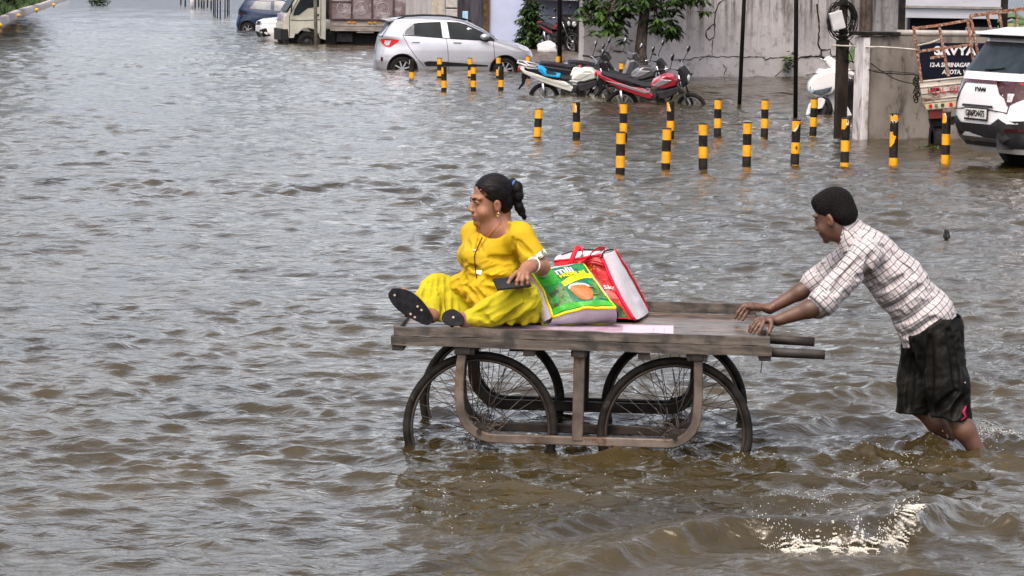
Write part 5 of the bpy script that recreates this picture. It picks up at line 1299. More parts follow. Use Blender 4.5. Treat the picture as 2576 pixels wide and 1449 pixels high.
# ================================================================== sculpting in clay: smooth unions of limbs, one continuous skin
class Clay:
    def __init__(s, lo, hi, h):
        s.lo = np.array(lo, np.float32); s.h = h; s.n = [int(math.ceil((hi[i] - lo[i]) / h)) + 1 for i in range(3)]
        s.ax = [s.lo[i] + h * np.arange(s.n[i], dtype=np.float32) for i in range(3)]
        s.F = np.full(s.n, .2, np.float32)
    def blk(s, lo, hi):
        sl = []
        for i in range(3):
            a = int(max(0, math.floor((lo[i] - s.lo[i]) / s.h))); b = int(min(s.n[i], math.ceil((hi[i] - s.lo[i]) / s.h) + 1))
            if b <= a: return None
            sl.append(slice(a, b))
        sl = tuple(sl)
        return sl, s.ax[0][sl[0]][:, None, None], s.ax[1][sl[1]][None, :, None], s.ax[2][sl[2]][None, None, :]
    def put(s, sl, d, k, op='u'):
        A = s.F[sl]
        if op == 'u':
            if k <= 0: s.F[sl] = np.minimum(A, d); return
            h = np.clip(.5 + .5 * (d - A) / k, 0, 1); s.F[sl] = d * (1 - h) + A * h - k * h * (1 - h)
        elif op == 's':
            d = -d; h = np.clip(.5 - .5 * (d - A) / max(k, 1e-5), 0, 1); s.F[sl] = d * (1 - h) + A * h + k * h * (1 - h)
    def limb(s, a, b, ra, rb, k=.02, op='u', flat=None):
        a, b = np.array(a, np.float32), np.array(b, np.float32); m = max(ra, rb) * (1.0 if flat is None else max(1, flat[1])) + k + .03
        q = s.blk(np.minimum(a, b) - m, np.maximum(a, b) + m)
        if q is None: return s
        sl, X, Y, Z = q; ab = b - a; L2 = float(ab @ ab) + 1e-9
        t = np.clip(((X - a[0]) * ab[0] + (Y - a[1]) * ab[1] + (Z - a[2]) * ab[2]) / L2, 0, 1)
        dx, dy, dz = X - a[0] - t * ab[0], Y - a[1] - t * ab[1], Z - a[2] - t * ab[2]
        r = ra + (rb - ra) * t
        if flat is not None:   # (direction, factor): thicker by factor along direction
            fd = np.array(flat[0], np.float32); fd /= np.linalg.norm(fd); pr = dx * fd[0] + dy * fd[1] + dz * fd[2]; g = 1 - 1 / flat[1]
            dx, dy, dz = dx - pr * g * fd[0], dy - pr * g * fd[1], dz - pr * g * fd[2]
        s.put(sl, np.sqrt(dx * dx + dy * dy + dz * dz) - r, k, op); return s
    def chain(s, pts, rs, k=.02, **kw):
        for i in range(len(pts) - 1): s.limb(pts[i], pts[i + 1], rs[i], rs[i + 1], k, **kw)
        return s
    def ell(s, c, r, M=None, k=.02, op='u'):
        c = np.array(c, np.float32); m = max(r) + k + .03; q = s.blk(c - m, c + m)
        if q is None: return s
        sl, X, Y, Z = q; X, Y, Z = X - c[0], Y - c[1], Z - c[2]
        if M is not None:
            M = np.array(M, np.float32)   # columns = axes
            X, Y, Z = (X * M[0, 0] + Y * M[1, 0] + Z * M[2, 0], X * M[0, 1] + Y * M[1, 1] + Z * M[2, 1], X * M[0, 2] + Y * M[1, 2] + Z * M[2, 2])
        k0 = np.sqrt((X / r[0]) ** 2 + (Y / r[1]) ** 2 + (Z / r[2]) ** 2); k1 = np.sqrt((X / r[0] ** 2) ** 2 + (Y / r[1] ** 2) ** 2 + (Z / r[2] ** 2) ** 2) + 1e-6
        s.put(sl, k0 * (k0 - 1) / k1, k, op); return s
    def cut(s, fn):
        """keep only where fn(x, y, z) < 0"""
        X, Y, Z = s.ax[0][:, None, None], s.ax[1][None, :, None], s.ax[2][None, None, :]
        s.F = np.maximum(s.F, fn(X, Y, Z)); return s
    def folds(s, amp, sc, axis=None, seed=0, stretch=3.0, ridged=True, mask=None):
        rs = np.random.RandomState(seed); T = rs.rand(32, 32, 32).astype(np.float32)
        idx = np.where(np.abs(s.F) < .03); X = s.ax[0][idx[0]] - s.lo[0]; Y = s.ax[1][idx[1]] - s.lo[1]; Z = s.ax[2][idx[2]] - s.lo[2]
        P = np.stack([X, Y, Z], -1)
        def nz(P):
            i = np.floor(P).astype(int); f = P - i; f = f * f * (3 - 2 * f); o = 0
            for a in (0, 1):
                for b in (0, 1):
                    for c in (0, 1):
                        o = o + T[(i[:, 0] + a) % 32, (i[:, 1] + b) % 32, (i[:, 2] + c) % 32] * (f[:, 0] if a else 1 - f[:, 0]) * (f[:, 1] if b else 1 - f[:, 1]) * (f[:, 2] if c else 1 - f[:, 2])
            return o
        if axis is not None:
            ax = np.array(axis, np.float32); ax /= np.linalg.norm(ax); pr = P @ ax; P = P - np.outer(pr, ax) * (1 - 1 / stretch)
        n = nz(P / sc) * .65 + nz(P / sc * 2.1 + 7) * .35
        if ridged: n = 1 - np.abs(n - .5) * 4
        m = 1.0 if mask is None else mask(X + s.lo[0], Y + s.lo[1], Z + s.lo[2])
        s.F[idx] -= (amp * (n - .3) * m).astype(np.float32); return s
    def mesh(s, name):
        F = s.F; h = s.h; I = F < 0
        cx, cy, cz = [k - 1 for k in s.n]
        c000 = I[:-1, :-1, :-1]; allin = c000.copy(); anyin = c000.copy()
        for a in (0, 1):
            for b in (0, 1):
                for c in (0, 1):
                    v = I[a:cx + a, b:cy + b, c:cz + c]; allin &= v; anyin |= v
        act = anyin & ~allin; ci = np.stack(np.where(act), -1); n = len(ci)
        vid = np.full((cx, cy, cz), -1, np.int32); vid[act] = np.arange(n)
        acc = np.zeros((n, 3), np.float32); cnt = np.zeros(n, np.float32)
        offs = [(0, 0, 0), (1, 0, 0), (0, 1, 0), (1, 1, 0), (0, 0, 1), (1, 0, 1), (0, 1, 1), (1, 1, 1)]
        val = [F[ci[:, 0] + o[0], ci[:, 1] + o[1], ci[:, 2] + o[2]] for o in offs]
        E = [(0, 1), (2, 3), (4, 5), (6, 7), (0, 2), (1, 3), (4, 6), (5, 7), (0, 4), (1, 5), (2, 6), (3, 7)]
        for a, b in E:
            va, vb = val[a], val[b]; m = (va < 0) != (vb < 0); t = np.where(m, va / np.where(m, va - vb, 1), 0)
            oa, ob = np.array(offs[a], np.float32), np.array(offs[b], np.float32)
            acc += np.where(m[:, None], oa + t[:, None] * (ob - oa), 0); cnt += m
        V = s.lo + h * (ci + acc / cnt[:, None])
        Q = []
        for d in range(3):
            u, w = (d + 1) % 3, (d + 2) % 3
            a = [slice(None)] * 3; b = [slice(None)] * 3; a[d] = slice(0, -1); b[d] = slice(1, None)
            A, B = I[tuple(a)], I[tuple(b)]; e = np.stack(np.where(A != B), -1)
            ok = (e[:, u] > 0) & (e[:, w] > 0) & (e[:, u] < s.n[u] - 1) & (e[:, w] < s.n[w] - 1); e = e[ok]
            du = np.zeros(3, int); du[u] = 1; dw = np.zeros(3, int); dw[w] = 1
            g = lambda q: vid[q[:, 0], q[:, 1], q[:, 2]]
            f = np.stack([g(e - du - dw), g(e - dw), g(e), g(e - du)], -1)
            fl = A[e[:, 0], e[:, 1], e[:, 2]]; f[~fl] = f[~fl][:, ::-1]; Q.append(f)
        Q = np.concatenate(Q); Q = Q[(Q >= 0).all(1)]
        s.V = V; return np_mesh(name, V, Q, True)
def groove(cl, pts, r=.010, k=.016, depth=.003, y0=12.6):
    hits = []
    for i in range(len(pts) - 1):
        n = max(2, int(math.hypot(pts[i + 1][0] - pts[i][0], pts[i + 1][1] - pts[i][1]) / 6))
        for j in range(n + (i == len(pts) - 2)):
            t = j / n; px, py = pts[i][0] * (1 - t) + pts[i + 1][0] * t, pts[i][1] * (1 - t) + pts[i + 1][1] * t; d = ray(px, py)
            for q in range(800):
                p = CO + d * (y0 + q * .0015); ix = [(p[a] - cl.lo[a]) / cl.h for a in range(3)]
                if all(0 <= ix[a] < cl.n[a] - 1 for a in range(3)) and cl.F[int(round(ix[0])), int(round(ix[1])), int(round(ix[2]))] < 0: hits.append(p + d * depth); break
    for i in range(len(hits) - 1):
        if (hits[i + 1] - hits[i]).length < .08:
            t = i / max(1, len(hits) - 1); w = .35 + .65 * math.sin(math.pi * min(1, max(0, t))) ; cl.limb(hits[i], hits[i + 1], r * w, r * w, k, 's')
def cover(cl, F0, body, gap=.005):
    """cloth never dips under the skin it covers"""
    ix = [np.clip(np.round((cl.ax[i] - body.lo[i]) / body.h).astype(int), 0, body.n[i] - 1) for i in range(3)]
    Bn = body.F[np.ix_(*ix)]; m = F0 < -.001; cl.F = np.where(m, np.minimum(cl.F, Bn - gap), cl.F)
def basis(side, fwd, up):
    return Matrix((side, fwd, up)).transposed()
def head_basis(fwd, up):
    f = Vector(fwd).normalized(); u = Vector(up); u = (u - f * u.dot(f)).normalized(); s = f.cross(u)   # s = right-hand side of the head
    return basis(s, f, u)
def clay_head(c, o, M, sc=1.0, plump=1.0, near=1):
    g = lambda s_, f_, u_: Vector(o) + M @ Vector((s_ * sc, f_ * sc, u_ * sc))
    r3 = lambda *a: [x * sc for x in a]; Mn = np.array(M)
    c.ell(g(0, -.012, .052), r3(.072, .094, .082), Mn, .0); c.ell(g(0, .030, -.015), r3(.060, .064, .086), Mn, .02 * sc)
    c.ell(g(0, .044, -.068), r3(.045 * plump, .050, .034), Mn, .022 * sc); c.ell(g(0, .081, -.092), r3(.021, .017, .016), Mn, .014 * sc)
    for s_ in (-1, 1):
        c.ell(g(s_ * .034, .060, -.038), r3(.026 * plump, .026, .028), Mn, .016 * sc)
        c.limb(g(s_ * .012, .092, .034), g(s_ * .046, .074, .032), .009 * sc, .009 * sc, .014 * sc)
        c.ell(g(s_ * .031, .100, .013), r3(.015, .012, .010), Mn, .008 * sc, 's')
        c.ell(g(s_ * .030, .082, .011), r3(.0125, .0125, .0125), Mn, .003 * sc)
        c.ell(g(s_ * .071, -.004, -.010), r3(.010, .019, .032), Mn, .006 * sc); c.ell(g(s_ * .081, .002, -.008), r3(.006, .010, .018), Mn, .004 * sc, 's')
        c.ell(g(s_ * .0115, .103, -.029), r3(.009, .011, .008), Mn, .006 * sc)
    c.limb(g(0, .090, .020), g(0, .110, -.022), .0085 * sc, .0115 * sc, .012 * sc)
    c.ell(g(0, .088, -.052), r3(.028, .016, .014), Mn, .012 * sc); c.ell(g(0, .089, -.066), r3(.022, .012, .010), Mn, .008 * sc)
    c.limb(g(-.022, .106, -.0580), g(.022, .106, -.0580), .0028 * sc, .003 * sc, .004 * sc, op='s')
    return g
def face_bits(par, g, M, sc, skin_lip, brow_m, eye_w, iris, brow_up=0.0):
    r3 = lambda *a: tuple(x * sc for x in a)
    for s_ in (-1, 1):
        MB().tube([g(s_ * .010, .1000, .031 + brow_up), g(s_ * .026, .0940, .037 + brow_up), g(s_ * .044, .0805, .033)], [.0028 * sc, .0040 * sc, .0018 * sc], 8).build("eyebrow", brow_m, par)
        e = MB().ell(g(s_ * .0305, .0865, .0115), r3(.0115, .0092, .0040), M, 14, 8).build("eye", eye_w, par)
        MB().ell(g(s_ * .0300, .0940, .0115), r3(.0046, .0022, .0038), M, 10, 6).build("iris", iris, e)
        MB().tube([g(s_ * .019, .094, .012), g(s_ * .030, .0975, .0158), g(s_ * .043, .086, .0125)], .0022 * sc, 6).build("lash_line", brow_m, e)
    MB().ell(g(0, .0975, -.0530), r3(.024, .0090, .0046), M, 14, 8).ell(g(0, .0960, -.0632), r3(.021, .0090, .0056), M, 14, 8).build("lips", skin_lip, par)
def skin_mat(name, col, col2, spec=.4):
    m = mat(name, col, .5, 0, scale=14, col2=col2, bump=.15, bscale=180, spec=spec)
    b = m.node_tree.nodes["Principled BSDF"]; b.inputs['Subsurface Weight'].default_value = .12; b.inputs['Subsurface Radius'].default_value = (.02, .008, .004); b.inputs['Subsurface Scale'].default_value = .3
    return m
def clay_hand(c, palm_a, palm_b, pw, fingers, thumb, k=.006, rw=.02):
    """palm: flattened limb from wrist side to knuckle side; fingers: list of point chains (root first)"""
    c.limb(palm_a, palm_b, rw, .0165, .014, flat=(pw, 1.9))
    for ch in fingers: c.chain(ch, [.0098, .0090, .0082, .0072][:len(ch)], k)
    c.chain(thumb, [.0125, .0105, .0088][:len(thumb)], .008)
# ================================================================== the handcart
CO_ = G(1452, 1130); cth = R(-3.0)
cart = empty("handcart", (CO_.x, CO_.y, 0), cth, "four-wheeled wooden handcart with bicycle wheels, carrying the seated woman and bags", "handcart")
cart.rotation_euler = Euler((0, R(.35), cth), 'XYZ')
bpy.context.view_layer.update()
CM = Matrix.Translation(cart.location) @ cart.rotation_euler.to_matrix().to_4x4()
CMI = CM.inverted()
def wood(name, col, col2, sc=(1.2, 14, 14)):
    m, n, l, b = new_mat(name)
    b.inputs['Roughness'].default_value = .62
    tc = n.new('ShaderNodeTexCoord'); mp = n.new('ShaderNodeMapping'); mp.inputs['Scale'].default_value = sc; l.new(tc.outputs['Object'], mp.inputs[0])
    nz = n.new('ShaderNodeTexNoise'); nz.inputs['Scale'].default_value = 2.2; nz.inputs['Detail'].default_value = 9; nz.inputs['Roughness'].default_value = .68; nz.inputs['Distortion'].default_value = .5; l.new(mp.outputs[0], nz.inputs['Vector'])
    cr = n.new('ShaderNodeValToRGB'); l.new(nz.outputs[0], cr.inputs[0]); cr.color_ramp.elements[0].position = .36; cr.color_ramp.elements[0].color = (*col2, 1); cr.color_ramp.elements[1].position = .66; cr.color_ramp.elements[1].color = (*col, 1)
    n2 = n.new('ShaderNodeTexNoise'); n2.inputs['Scale'].default_value = 9; n2.inputs['Detail'].default_value = 5; l.new(tc.outputs['Object'], n2.inputs['Vector'])
    mr = n.new('ShaderNodeMapRange'); mr.inputs['From Min'].default_value = .46; mr.inputs['From Max'].default_value = .60; mr.inputs['To Max'].default_value = .85; l.new(n2.outputs[0], mr.inputs[0])
    mx = n.new('ShaderNodeMix'); mx.data_type = 'RGBA'; l.new(mr.outputs[0], mx.inputs[0]); l.new(cr.outputs[0], mx.inputs[6]); mx.inputs[7].default_value = (col2[0] * .5, col2[1] * .5, col2[2] * .5, 1)
    l.new(mx.outputs[2], b.inputs['Base Color'])
    bp = n.new('ShaderNodeBump'); bp.inputs['Strength'].default_value = .7; bp.inputs['Distance'].default_value = .004; l.new(nz.outputs[0], bp.inputs['Height']); l.new(bp.outputs[0], b.inputs['Normal'])
    return m
w_gray = wood("weathered_wood", (.115, .094, .076), (.015, .012, .010))
w_deck = wood("wet_deck_wood", (.155, .102, .070), (.040, .026, .018)); w_deck.node_tree.nodes["Principled BSDF"].inputs['Roughness'].default_value = .28
w_dark = wood("dark_beam", (.055, .042, .035), (.016, .012, .010))
DX0, DX1, DY0, DY1, DZ = -.868, .885, -.125, .93, .548
rr = random.Random(3)
m_ = MB(); y = DY0 + .05
while y < DY1 - .05:
    w = rr.uniform(.115, .15); w = min(w, DY1 - .045 - y)
    m_.box(((DX0 + DX1) / 2 + rr.uniform(-.004, .004), y + w / 2, DZ - .012 + rr.uniform(-.002, .002)), (DX1 - DX0 - .02, w - .011, .022), bev=.003); y += w
m_.build("deck_boards", w_deck, cart)
def rough_beam(x0, x1, yc, zc, w, h, seed, n=26, dy=0.0):
    r2 = random.Random(seed); vs = []
    for i in range(n + 1):
        t = i / n; x = x0 + (x1 - x0) * t; j = lambda: r2.uniform(-.0028, .0028)
        for (a, b) in ((-1, -1), (1, -1), (1, 1), (-1, 1)): vs.append((x, yc + dy * t + a * w / 2 + j(), zc + b * h / 2 + j()))
    fs = [(i * 4 + k, i * 4 + (k + 1) % 4, (i + 1) * 4 + (k + 1) % 4, (i + 1) * 4 + k) for i in range(n) for k in range(4)] + [(3, 2, 1, 0), (n * 4, n * 4 + 1, n * 4 + 2, n * 4 + 3)]
    return MB().add(vs, fs, 0, False)
rough_beam(DX0 + .012, DX1 - .01, DY0 + .018, .5465, .036, .040, 1).build("side_rail", w_gray, cart)
rough_beam(DX0, DX1, DY0 + .012, .5025, .050, .043, 2).build("side_beam", w_gray, cart)
rough_beam(DX0 + .012, DX1 - .02, DY1 - .02, .575, .036, .052, 3).build("side_rail", w_gray, cart)
rough_beam(DX0, DX1, DY1 - .02, .508, .050, .045, 4).build("side_beam", w_gray, cart)
MB().box((DX0 + .022, (DY0 + DY1) / 2, .552), (.034, DY1 - DY0 - .1, .03), bev=.004).build("end_rail", w_gray, cart)
MB().box((DX1 - .03, (DY0 + DY1) / 2 + .1, .556), (.030, DY1 - DY0 - .32, .022), bev=.004).build("end_rail", w_gray, cart)
for x in (DX0 + .03, -.53, -.23, 0, .30, .545, DX1 - .03):
    MB().box((x, (DY0 + DY1) / 2, .463 if abs(x) < .8 else .472), (.055, DY1 - DY0 - .02, .034), bev=.003).build("cross_beam", w_dark, cart)
iron = mat("worn_iron", (.155, .125, .105), .55, .35, var=.25, scale=8, dirt=(.09, .045, .022), dlevel=.58)
iron_d = mat("dark_iron", (.035, .030, .026), .55, .3, var=.3, scale=9, dirt=(.075, .035, .02), dlevel=.62)
def u_path(xl, xr, zt, zb, rl, rr_):
    P = [(xl + .012, zt), (xl, zt - .08), (xl - .004, zb + rl + .06)]
    for i in range(9): a = math.pi + (math.pi / 2) * i / 8; P.append((xl + rl + rl * math.cos(a), zb + rl + rl * math.sin(a)))
    for i in range(9): a = -math.pi / 2 + (math.pi / 2) * i / 8; P.append((xr - rr_ + rr_ * math.cos(a), zb + rr_ + rr_ * math.sin(a)))
    P += [(xr + .004, zb + rr_ + .1), (xr - .004, zt)]
    return P
def flat_strip(mb, P, y0, wy, wn):
    vs = []; n = len(P)
    for i, (x, z) in enumerate(P):
        a = P[max(i - 1, 0)]; b = P[min(i + 1, n - 1)]; d = Vector((b[0] - a[0], b[1] - a[1])).normalized(); nx_, nz_ = -d.y, d.x
        for (u, v) in ((-1, -1), (1, -1), (1, 1), (-1, 1)): vs.append((x + nx_ * u * wn / 2, y0 + v * wy / 2, z + nz_ * u * wn / 2))
    fs = [(i * 4 + k, i * 4 + (k + 1) % 4, (i + 1) * 4 + (k + 1) % 4, (i + 1) * 4 + k) for i in range(n - 1) for k in range(4)] + [(3, 2, 1, 0), tuple((n - 1) * 4 + k for k in range(4))]
    mb.add(vs, fs, 0, True)
for yy, m, zb, wn in ((-.075, iron, .052, .042), (.075, iron_d, .085, .042), (.83, iron_d, .075, .05), (.965, iron_d, .075, .05)):
    mb = MB(); flat_strip(mb, u_path(-.548, .552, .478, zb, .165, .135), yy, .030, wn); o = mb.build("wheel_frame", m, cart, bevel=.006)
    MB().box((.002, yy - .002, (.47 + zb) / 2 + .0), (.052 if yy < 0 else .046, .034, .47 - zb), bev=.006).build("centre_post", m, cart)
    for x in (-.53, .545): MB().box((x, yy, .458), (.095, .045, .034), bev=.004).build("clamp_block", w_dark if yy > 0 else w_gray, cart)
    MB().box((.0, yy, .462), (.075, .05, .03), bev=.004).build("clamp_block", w_dark, cart)
    for x in (-.455, .452): MB().cyl((x, yy - .028, .085), (x, yy + .028, .085), .012, n=10).build("axle_bolt", iron_d, cart)
MB().box((-.28, .2, .442), (.11, .05, .03), bev=.004).build("spacer_block", w_dark, cart)
t_rub = mat("cycle_tyre", (.022, .019, .017), .6, var=.3, scale=14, dirt=(.06, .05, .04), dlevel=.62)
rim_m = mat("dull_rim", (.075, .062, .052), .45, .6, var=.3, dirt=(.10, .05, .03), dlevel=.58)
spoke_m = mat("spoke_steel", (.085, .075, .068), .4, .6)
wheel0 = None
for wx_ in (-.455, .452):
    for wy_ in (0.0, .898):
        wh = empty("wheel"); wh.parent = cart; wh.location = (wx_, wy_, .085); wh.rotation_euler = (R(rr.uniform(-.8, .8)), rr.uniform(0, 6), R(rr.uniform(-.8, .8)))
        if wheel0 is None:
            wheel0 = wh
            MB().torus((0, 0, 0), (0, 1, 0), .344, .0190, 72, 10, sq=(1.0, 1.0)).build("tyre", t_rub, wh)
            MB().torus((0, 0, 0), (0, 1, 0), .322, .009, 72, 8, sq=(.9, 1.5)).build("rim", rim_m, wh)
            h_ = MB(); h_.cyl((0, -.055, 0), (0, .055, 0), .014, n=12); h_.cyl((0, -.042, 0), (0, -.036, 0), .034, n=16); h_.cyl((0, .036, 0), (0, .042, 0), .034, n=16); h_.build("hub", iron_d, wh)
            ns = 36; k = 0
            for i in range(ns):
                side = -1 if i % 2 else 1; tw = (1 if (i // 2) % 2 else -1) * R(62)
                a = 2 * math.pi * i / ns; ah = a + tw
                MB().cyl((.030 * math.cos(ah), side * .039, .030 * math.sin(ah)), (.308 * math.cos(a), side * .004, .308 * math.sin(a)), .0019, n=5).build("spoke", spoke_m, wh)
        else:
            for ch in list(wheel0.children): copy_tree(ch, wh)
# trapped straw and threads round the near hubs
straw = mat("wet_straw", (.16, .13, .11), .8)
for hx_ in (-.455, .452):
    m_ = MB(); r2 = random.Random(int(hx_ * 100))
    for i in range(60):
        a = r2.uniform(0, 6.28); p = Vector((hx_ + r2.gauss(0, .035), r2.uniform(-.05, .06), .085 + r2.gauss(0, .03))); L = r2.uniform(.03, .13)
        q = p + Vector((math.cos(a) * L, r2.uniform(-.03, .03), math.sin(a) * L)); m_.tube([p, (p + q) / 2 + Vector((r2.uniform(-.02, .02), 0, r2.uniform(-.02, .02))), q], .0011, 4)
    m_.build("trapped_straw", straw, cart)
MB().cyl((DX1 - .03, DY0 + .045, .493), (DX1 + .245, DY0 + .045, .488), .0225, n=16).build("handle", w_dark, cart)
MB().cyl((DX1 - .03, .27, .510), (DX1 + .215, .27, .502), .0225, n=16).build("handle", w_dark, cart)
MB().tube([(.84, DY0 + .02, .478), (.842, DY0 + .018, .44), (.838, DY0 + .02, .40)], .0022, 5).build("loose_wire", iron_d, cart)
MB().cyl((DX0 + .06, DY0 - .0142, .505), (DX0 + .06, DY0 - .012, .505), .014, n=10).build("knot", w_dark, cart)
# printed sheet under the bags
def c2w(x, y, z): return CM @ Vector((x, y, z))
sheet_m = mat("printed_sheet", (.46, .37, .47), .4, var=.1, scale=7, dirt=(.38, .09, .15), dlevel=.60)
ps = empty("printed_sheet", tuple(c2w(0, 0, DZ + .004)), cth, "pink and lilac printed plastic sheet laid on the cart boards under the woman and bags", "sheet")
ps.rotation_euler = cart.rotation_euler
m_ = MB(); nxs, nys = 40, 10; vs = []
for i in range(nxs + 1):
    for j in range(nys + 1):
        x = -.60 + 1.035 * i / nxs; yv = DY0 + .045 + .40 * j / nys
        if i == nxs: pass
        vs.append((x, yv, .003 + .0025 * MN.noise(Vector((x * 9, yv * 9, 1)))))
m_.add(vs, [(i * (nys + 1) + j, (i + 1) * (nys + 1) + j, (i + 1) * (nys + 1) + j + 1, i * (nys + 1) + j + 1) for i in range(nxs) for j in range(nys)], 0, True); m_.build("sheet_body", sheet_m, ps)
MB().box((.315, DY0 + .22, .0068), (.235, .30, .002)).build("pale_page", mat("pale_page", (.52, .46, .56), .5, var=.04), ps)
for x in (.34, .39): 
    m_ = MB()
    for k in range(9): m_.box((x, DY0 + .14 + k * .016, .0082), (.006, .011, .0006))
    m_.build("faint_print", mat("pink_print", (.62, .35, .55), .6), ps)
# ================================================================== the woman on the cart
YW = 13.30
def P(px, py, dy=0.0): return D(px, py, YW + dy)
skinW = skin_mat("skin_light_brown", (.31, .150, .088), (.225, .100, .058))
wom = empty("person", tuple(P(1255, 800, 0)), 0, "woman in a bright yellow tunic and loose trousers sitting on the handcart, holding a phone", "person")
wo = Vector(wom.location)
def rel(o):   # parent without moving
    o.parent = PAR; o.location = Vector(o.location) - Vector(PAR.location); return o
PAR = wom
HW = P(1236, 509, -.02); MW = head_basis((-.93, -.36, -.10), (.02, -.04, 1)); hs = .975
lo = P(955, 845, -.62); hi = P(1400, 425, .50)
bd = Clay((lo.x, lo.y, lo.z), (hi.x, hi.y, hi.z), .0042)
gW = clay_head(bd, HW, MW, hs, 1.12)
bd.limb(P(1262, 528, .01), P(1256, 590, .02), .044, .056, .022); bd.ell(gW(0, .022, -.098), (.040, .042, .024), np.array(MW), .025)
bd.limb(P(1200, 590, .12), P(1306, 598, -.07), .045, .045, .04)                    # shoulders
bd.ell(P(1243, 578, .0), (.084, .076, .062), None, .03); bd.limb(P(1248, 600, .03), P(1245, 640, .03), .072, .075, .04); bd.limb(P(1245, 640, .03), P(1258, 770, .03), .075, .085, .04)
bd.limb(P(1312, 600, -.10), P(1362, 672, -.13), .046, .038, .03)                   # near upper arm
bd.limb(P(1362, 672, -.13), P(1330, 668, -.26), .039, .027, .02)                   # forearm towards the camera
bd.limb(P(1195, 596, .14), P(1205, 690, .24), .045, .036, .03); bd.limb(P(1205, 690, .24), P(1250, 770, .36), .036, .026, .02)
clay_hand(bd, P(1250, 775, .37), P(1262, 798, .40), (1, 0, 0), [[P(1262 + q * 8, 798, .40), P(1266 + q * 9, 803, .43), P(1270 + q * 9, 806, .45)] for q in range(4)], [P(1250, 790, .37), P(1245, 800, .39), P(1246, 806, .41)])
# hand lying over the phone, fingers hanging down its far edge
pw = (P(1330, 690, -.33) - P(1295, 690, -.33))
clay_hand(bd, P(1328, 672, -.275), P(1312, 690, -.34), (.8, .1, -.25), [
    [P(1300, 684, -.345), P(1286, 699, -.375), P(1279, 712, -.380), P(1277, 721, -.378)],
    [P(1308, 690, -.350), P(1301, 706, -.375), P(1299, 718, -.375), P(1300, 727, -.365)],
    [P(1317, 690, -.345), P(1314, 706, -.370), P(1313, 718, -.370), P(1315, 727, -.360)],
    [P(1326, 688, -.335), P(1327, 702, -.355), P(1327, 713, -.355), P(1328, 721, -.345)]],
    [P(1322, 680, -.29), P(1300, 690, -.30), P(1290, 700, -.315)])
# legs under the cloth, feet
bd.limb(P(1265, 775, .04), P(1098, 722, .06), .080, .055, .04); bd.limb(P(1098, 722, .06), P(1086, 792, -.15), .050, .033, .03)
bd.limb(P(1285, 778, -.04), P(1312, 752, -.25), .080, .060, .04); bd.limb(P(1312, 752, -.25), P(1172, 806, -.29), .050, .032, .03)
bd.limb(P(1086, 795, -.16), P(1062, 786, -.19), .030, .026, .02); bd.limb(P(1068, 790, -.185), P(1010, 748, -.175), .028, .024, .02, flat=((.6, 0, -.75), 1.35))
for q in range(5): bd.limb(P(1008 + q * 5, 752 - q * 3.0, -.165), P(994 + q * 5.5, 742 - q * 3.5, -.170), .011, .009 + .002 * (q == 4), .006)
bd.limb(P(1172, 806, -.29), P(1160, 803, -.31), .030, .028, .02); bd.limb(P(1160, 803, -.29), P(1132, 802, -.22), .027, .020, .02)
for q in range(5): bd.limb(P(1132, 798 + q * 3, -.24), P(1122, 796 + q * 4, -.20), .010, .008, .006)
o = mesh_obj("body", bd.mesh("body"), skinW); rel(o)
brow_m = mat("dark_brow", (.010, .008, .007), .7); eye_w = mat("eye_white", (.42, .36, .33), .3); iris_m = mat("iris_dark", (.012, .007, .005), .2); lip_m = mat("lips_rose", (.30, .095, .085), .45)
def relb(name, mb, m): return rel(mb.build(name, m))
class RelPar:  # lets face_bits build straight under the head
    pass
fb = []
_n0 = set(bpy.data.objects)
tmp = empty("face"); face_bits(tmp, gW, MW, hs, lip_m, brow_m, eye_w, iris_m, -.004)
for ch in list(tmp.children): ch.parent = wom; ch.location = -wo
bpy.data.objects.remove(tmp)
# hair
hair_m = mat("black_hair", (.006, .005, .006), .5, var=.3, scale=60, bump=.6, bscale=60, stretch=(.2, 1, 1), spec=.12)
hc = Clay(tuple(P(1175, 575, -.20)), tuple(P(1345, 425, .20)), .0032)
Mn = np.array(MW)
hc.ell(gW(0, -.016, .055), [x * hs for x in (.0785, .0975, .0865)], Mn, 0); hc.ell(gW(0, -.05, .00), [x * hs for x in (.066, .060, .068)], Mn, .02)
fN = MW @ Vector((0, 1, 0)); uN = MW @ Vector((0, 0, 1)); sN = MW @ Vector((1, 0, 0))
def hairline(X, Y, Z):
    dx, dy, dz = X - HW.x, Y - HW.y, Z - HW.z
    f = (dx * fN.x + dy * fN.y + dz * fN.z) / hs; u_ = (dx * uN.x + dy * uN.y + dz * uN.z) / hs; s_ = (dx * sN.x + dy * sN.y + dz * sN.z) / hs
    return np.maximum(f + .002 - .84 * u_ + .0035 * np.sin(u_ * 420 + s_ * 300), -(u_ + .085)) * hs
hc.cut(hairline); hc.F = np.maximum(hc.F, -.2)
hc.folds(.0012, .010, tuple(fN), 3, 8.0)
bp_ = [(1290, 462, -.0), (1301, 474, .0), (1304, 492, .0), (1301, 508, .01), (1306, 520, .01), (1312, 532, .02), (1319, 546, .03)]
for i, (a, b, c_) in enumerate(bp_):
    r_ = [.022, .028, .026, .020, .023, .020, .012][i]; hc.ell(P(a, b, c_), [r_, r_, r_ * 1.25], None, .007)
for i in range(4): hc.limb(P(*bp_[i]), P(*bp_[i + 1]), .014, .013, .005)
o = mesh_obj("hair", hc.mesh("hair"), hair_m); rel(o)
rs_ = random.Random(12); stm = MB(); tie_ = P(1288, 462, -.0)
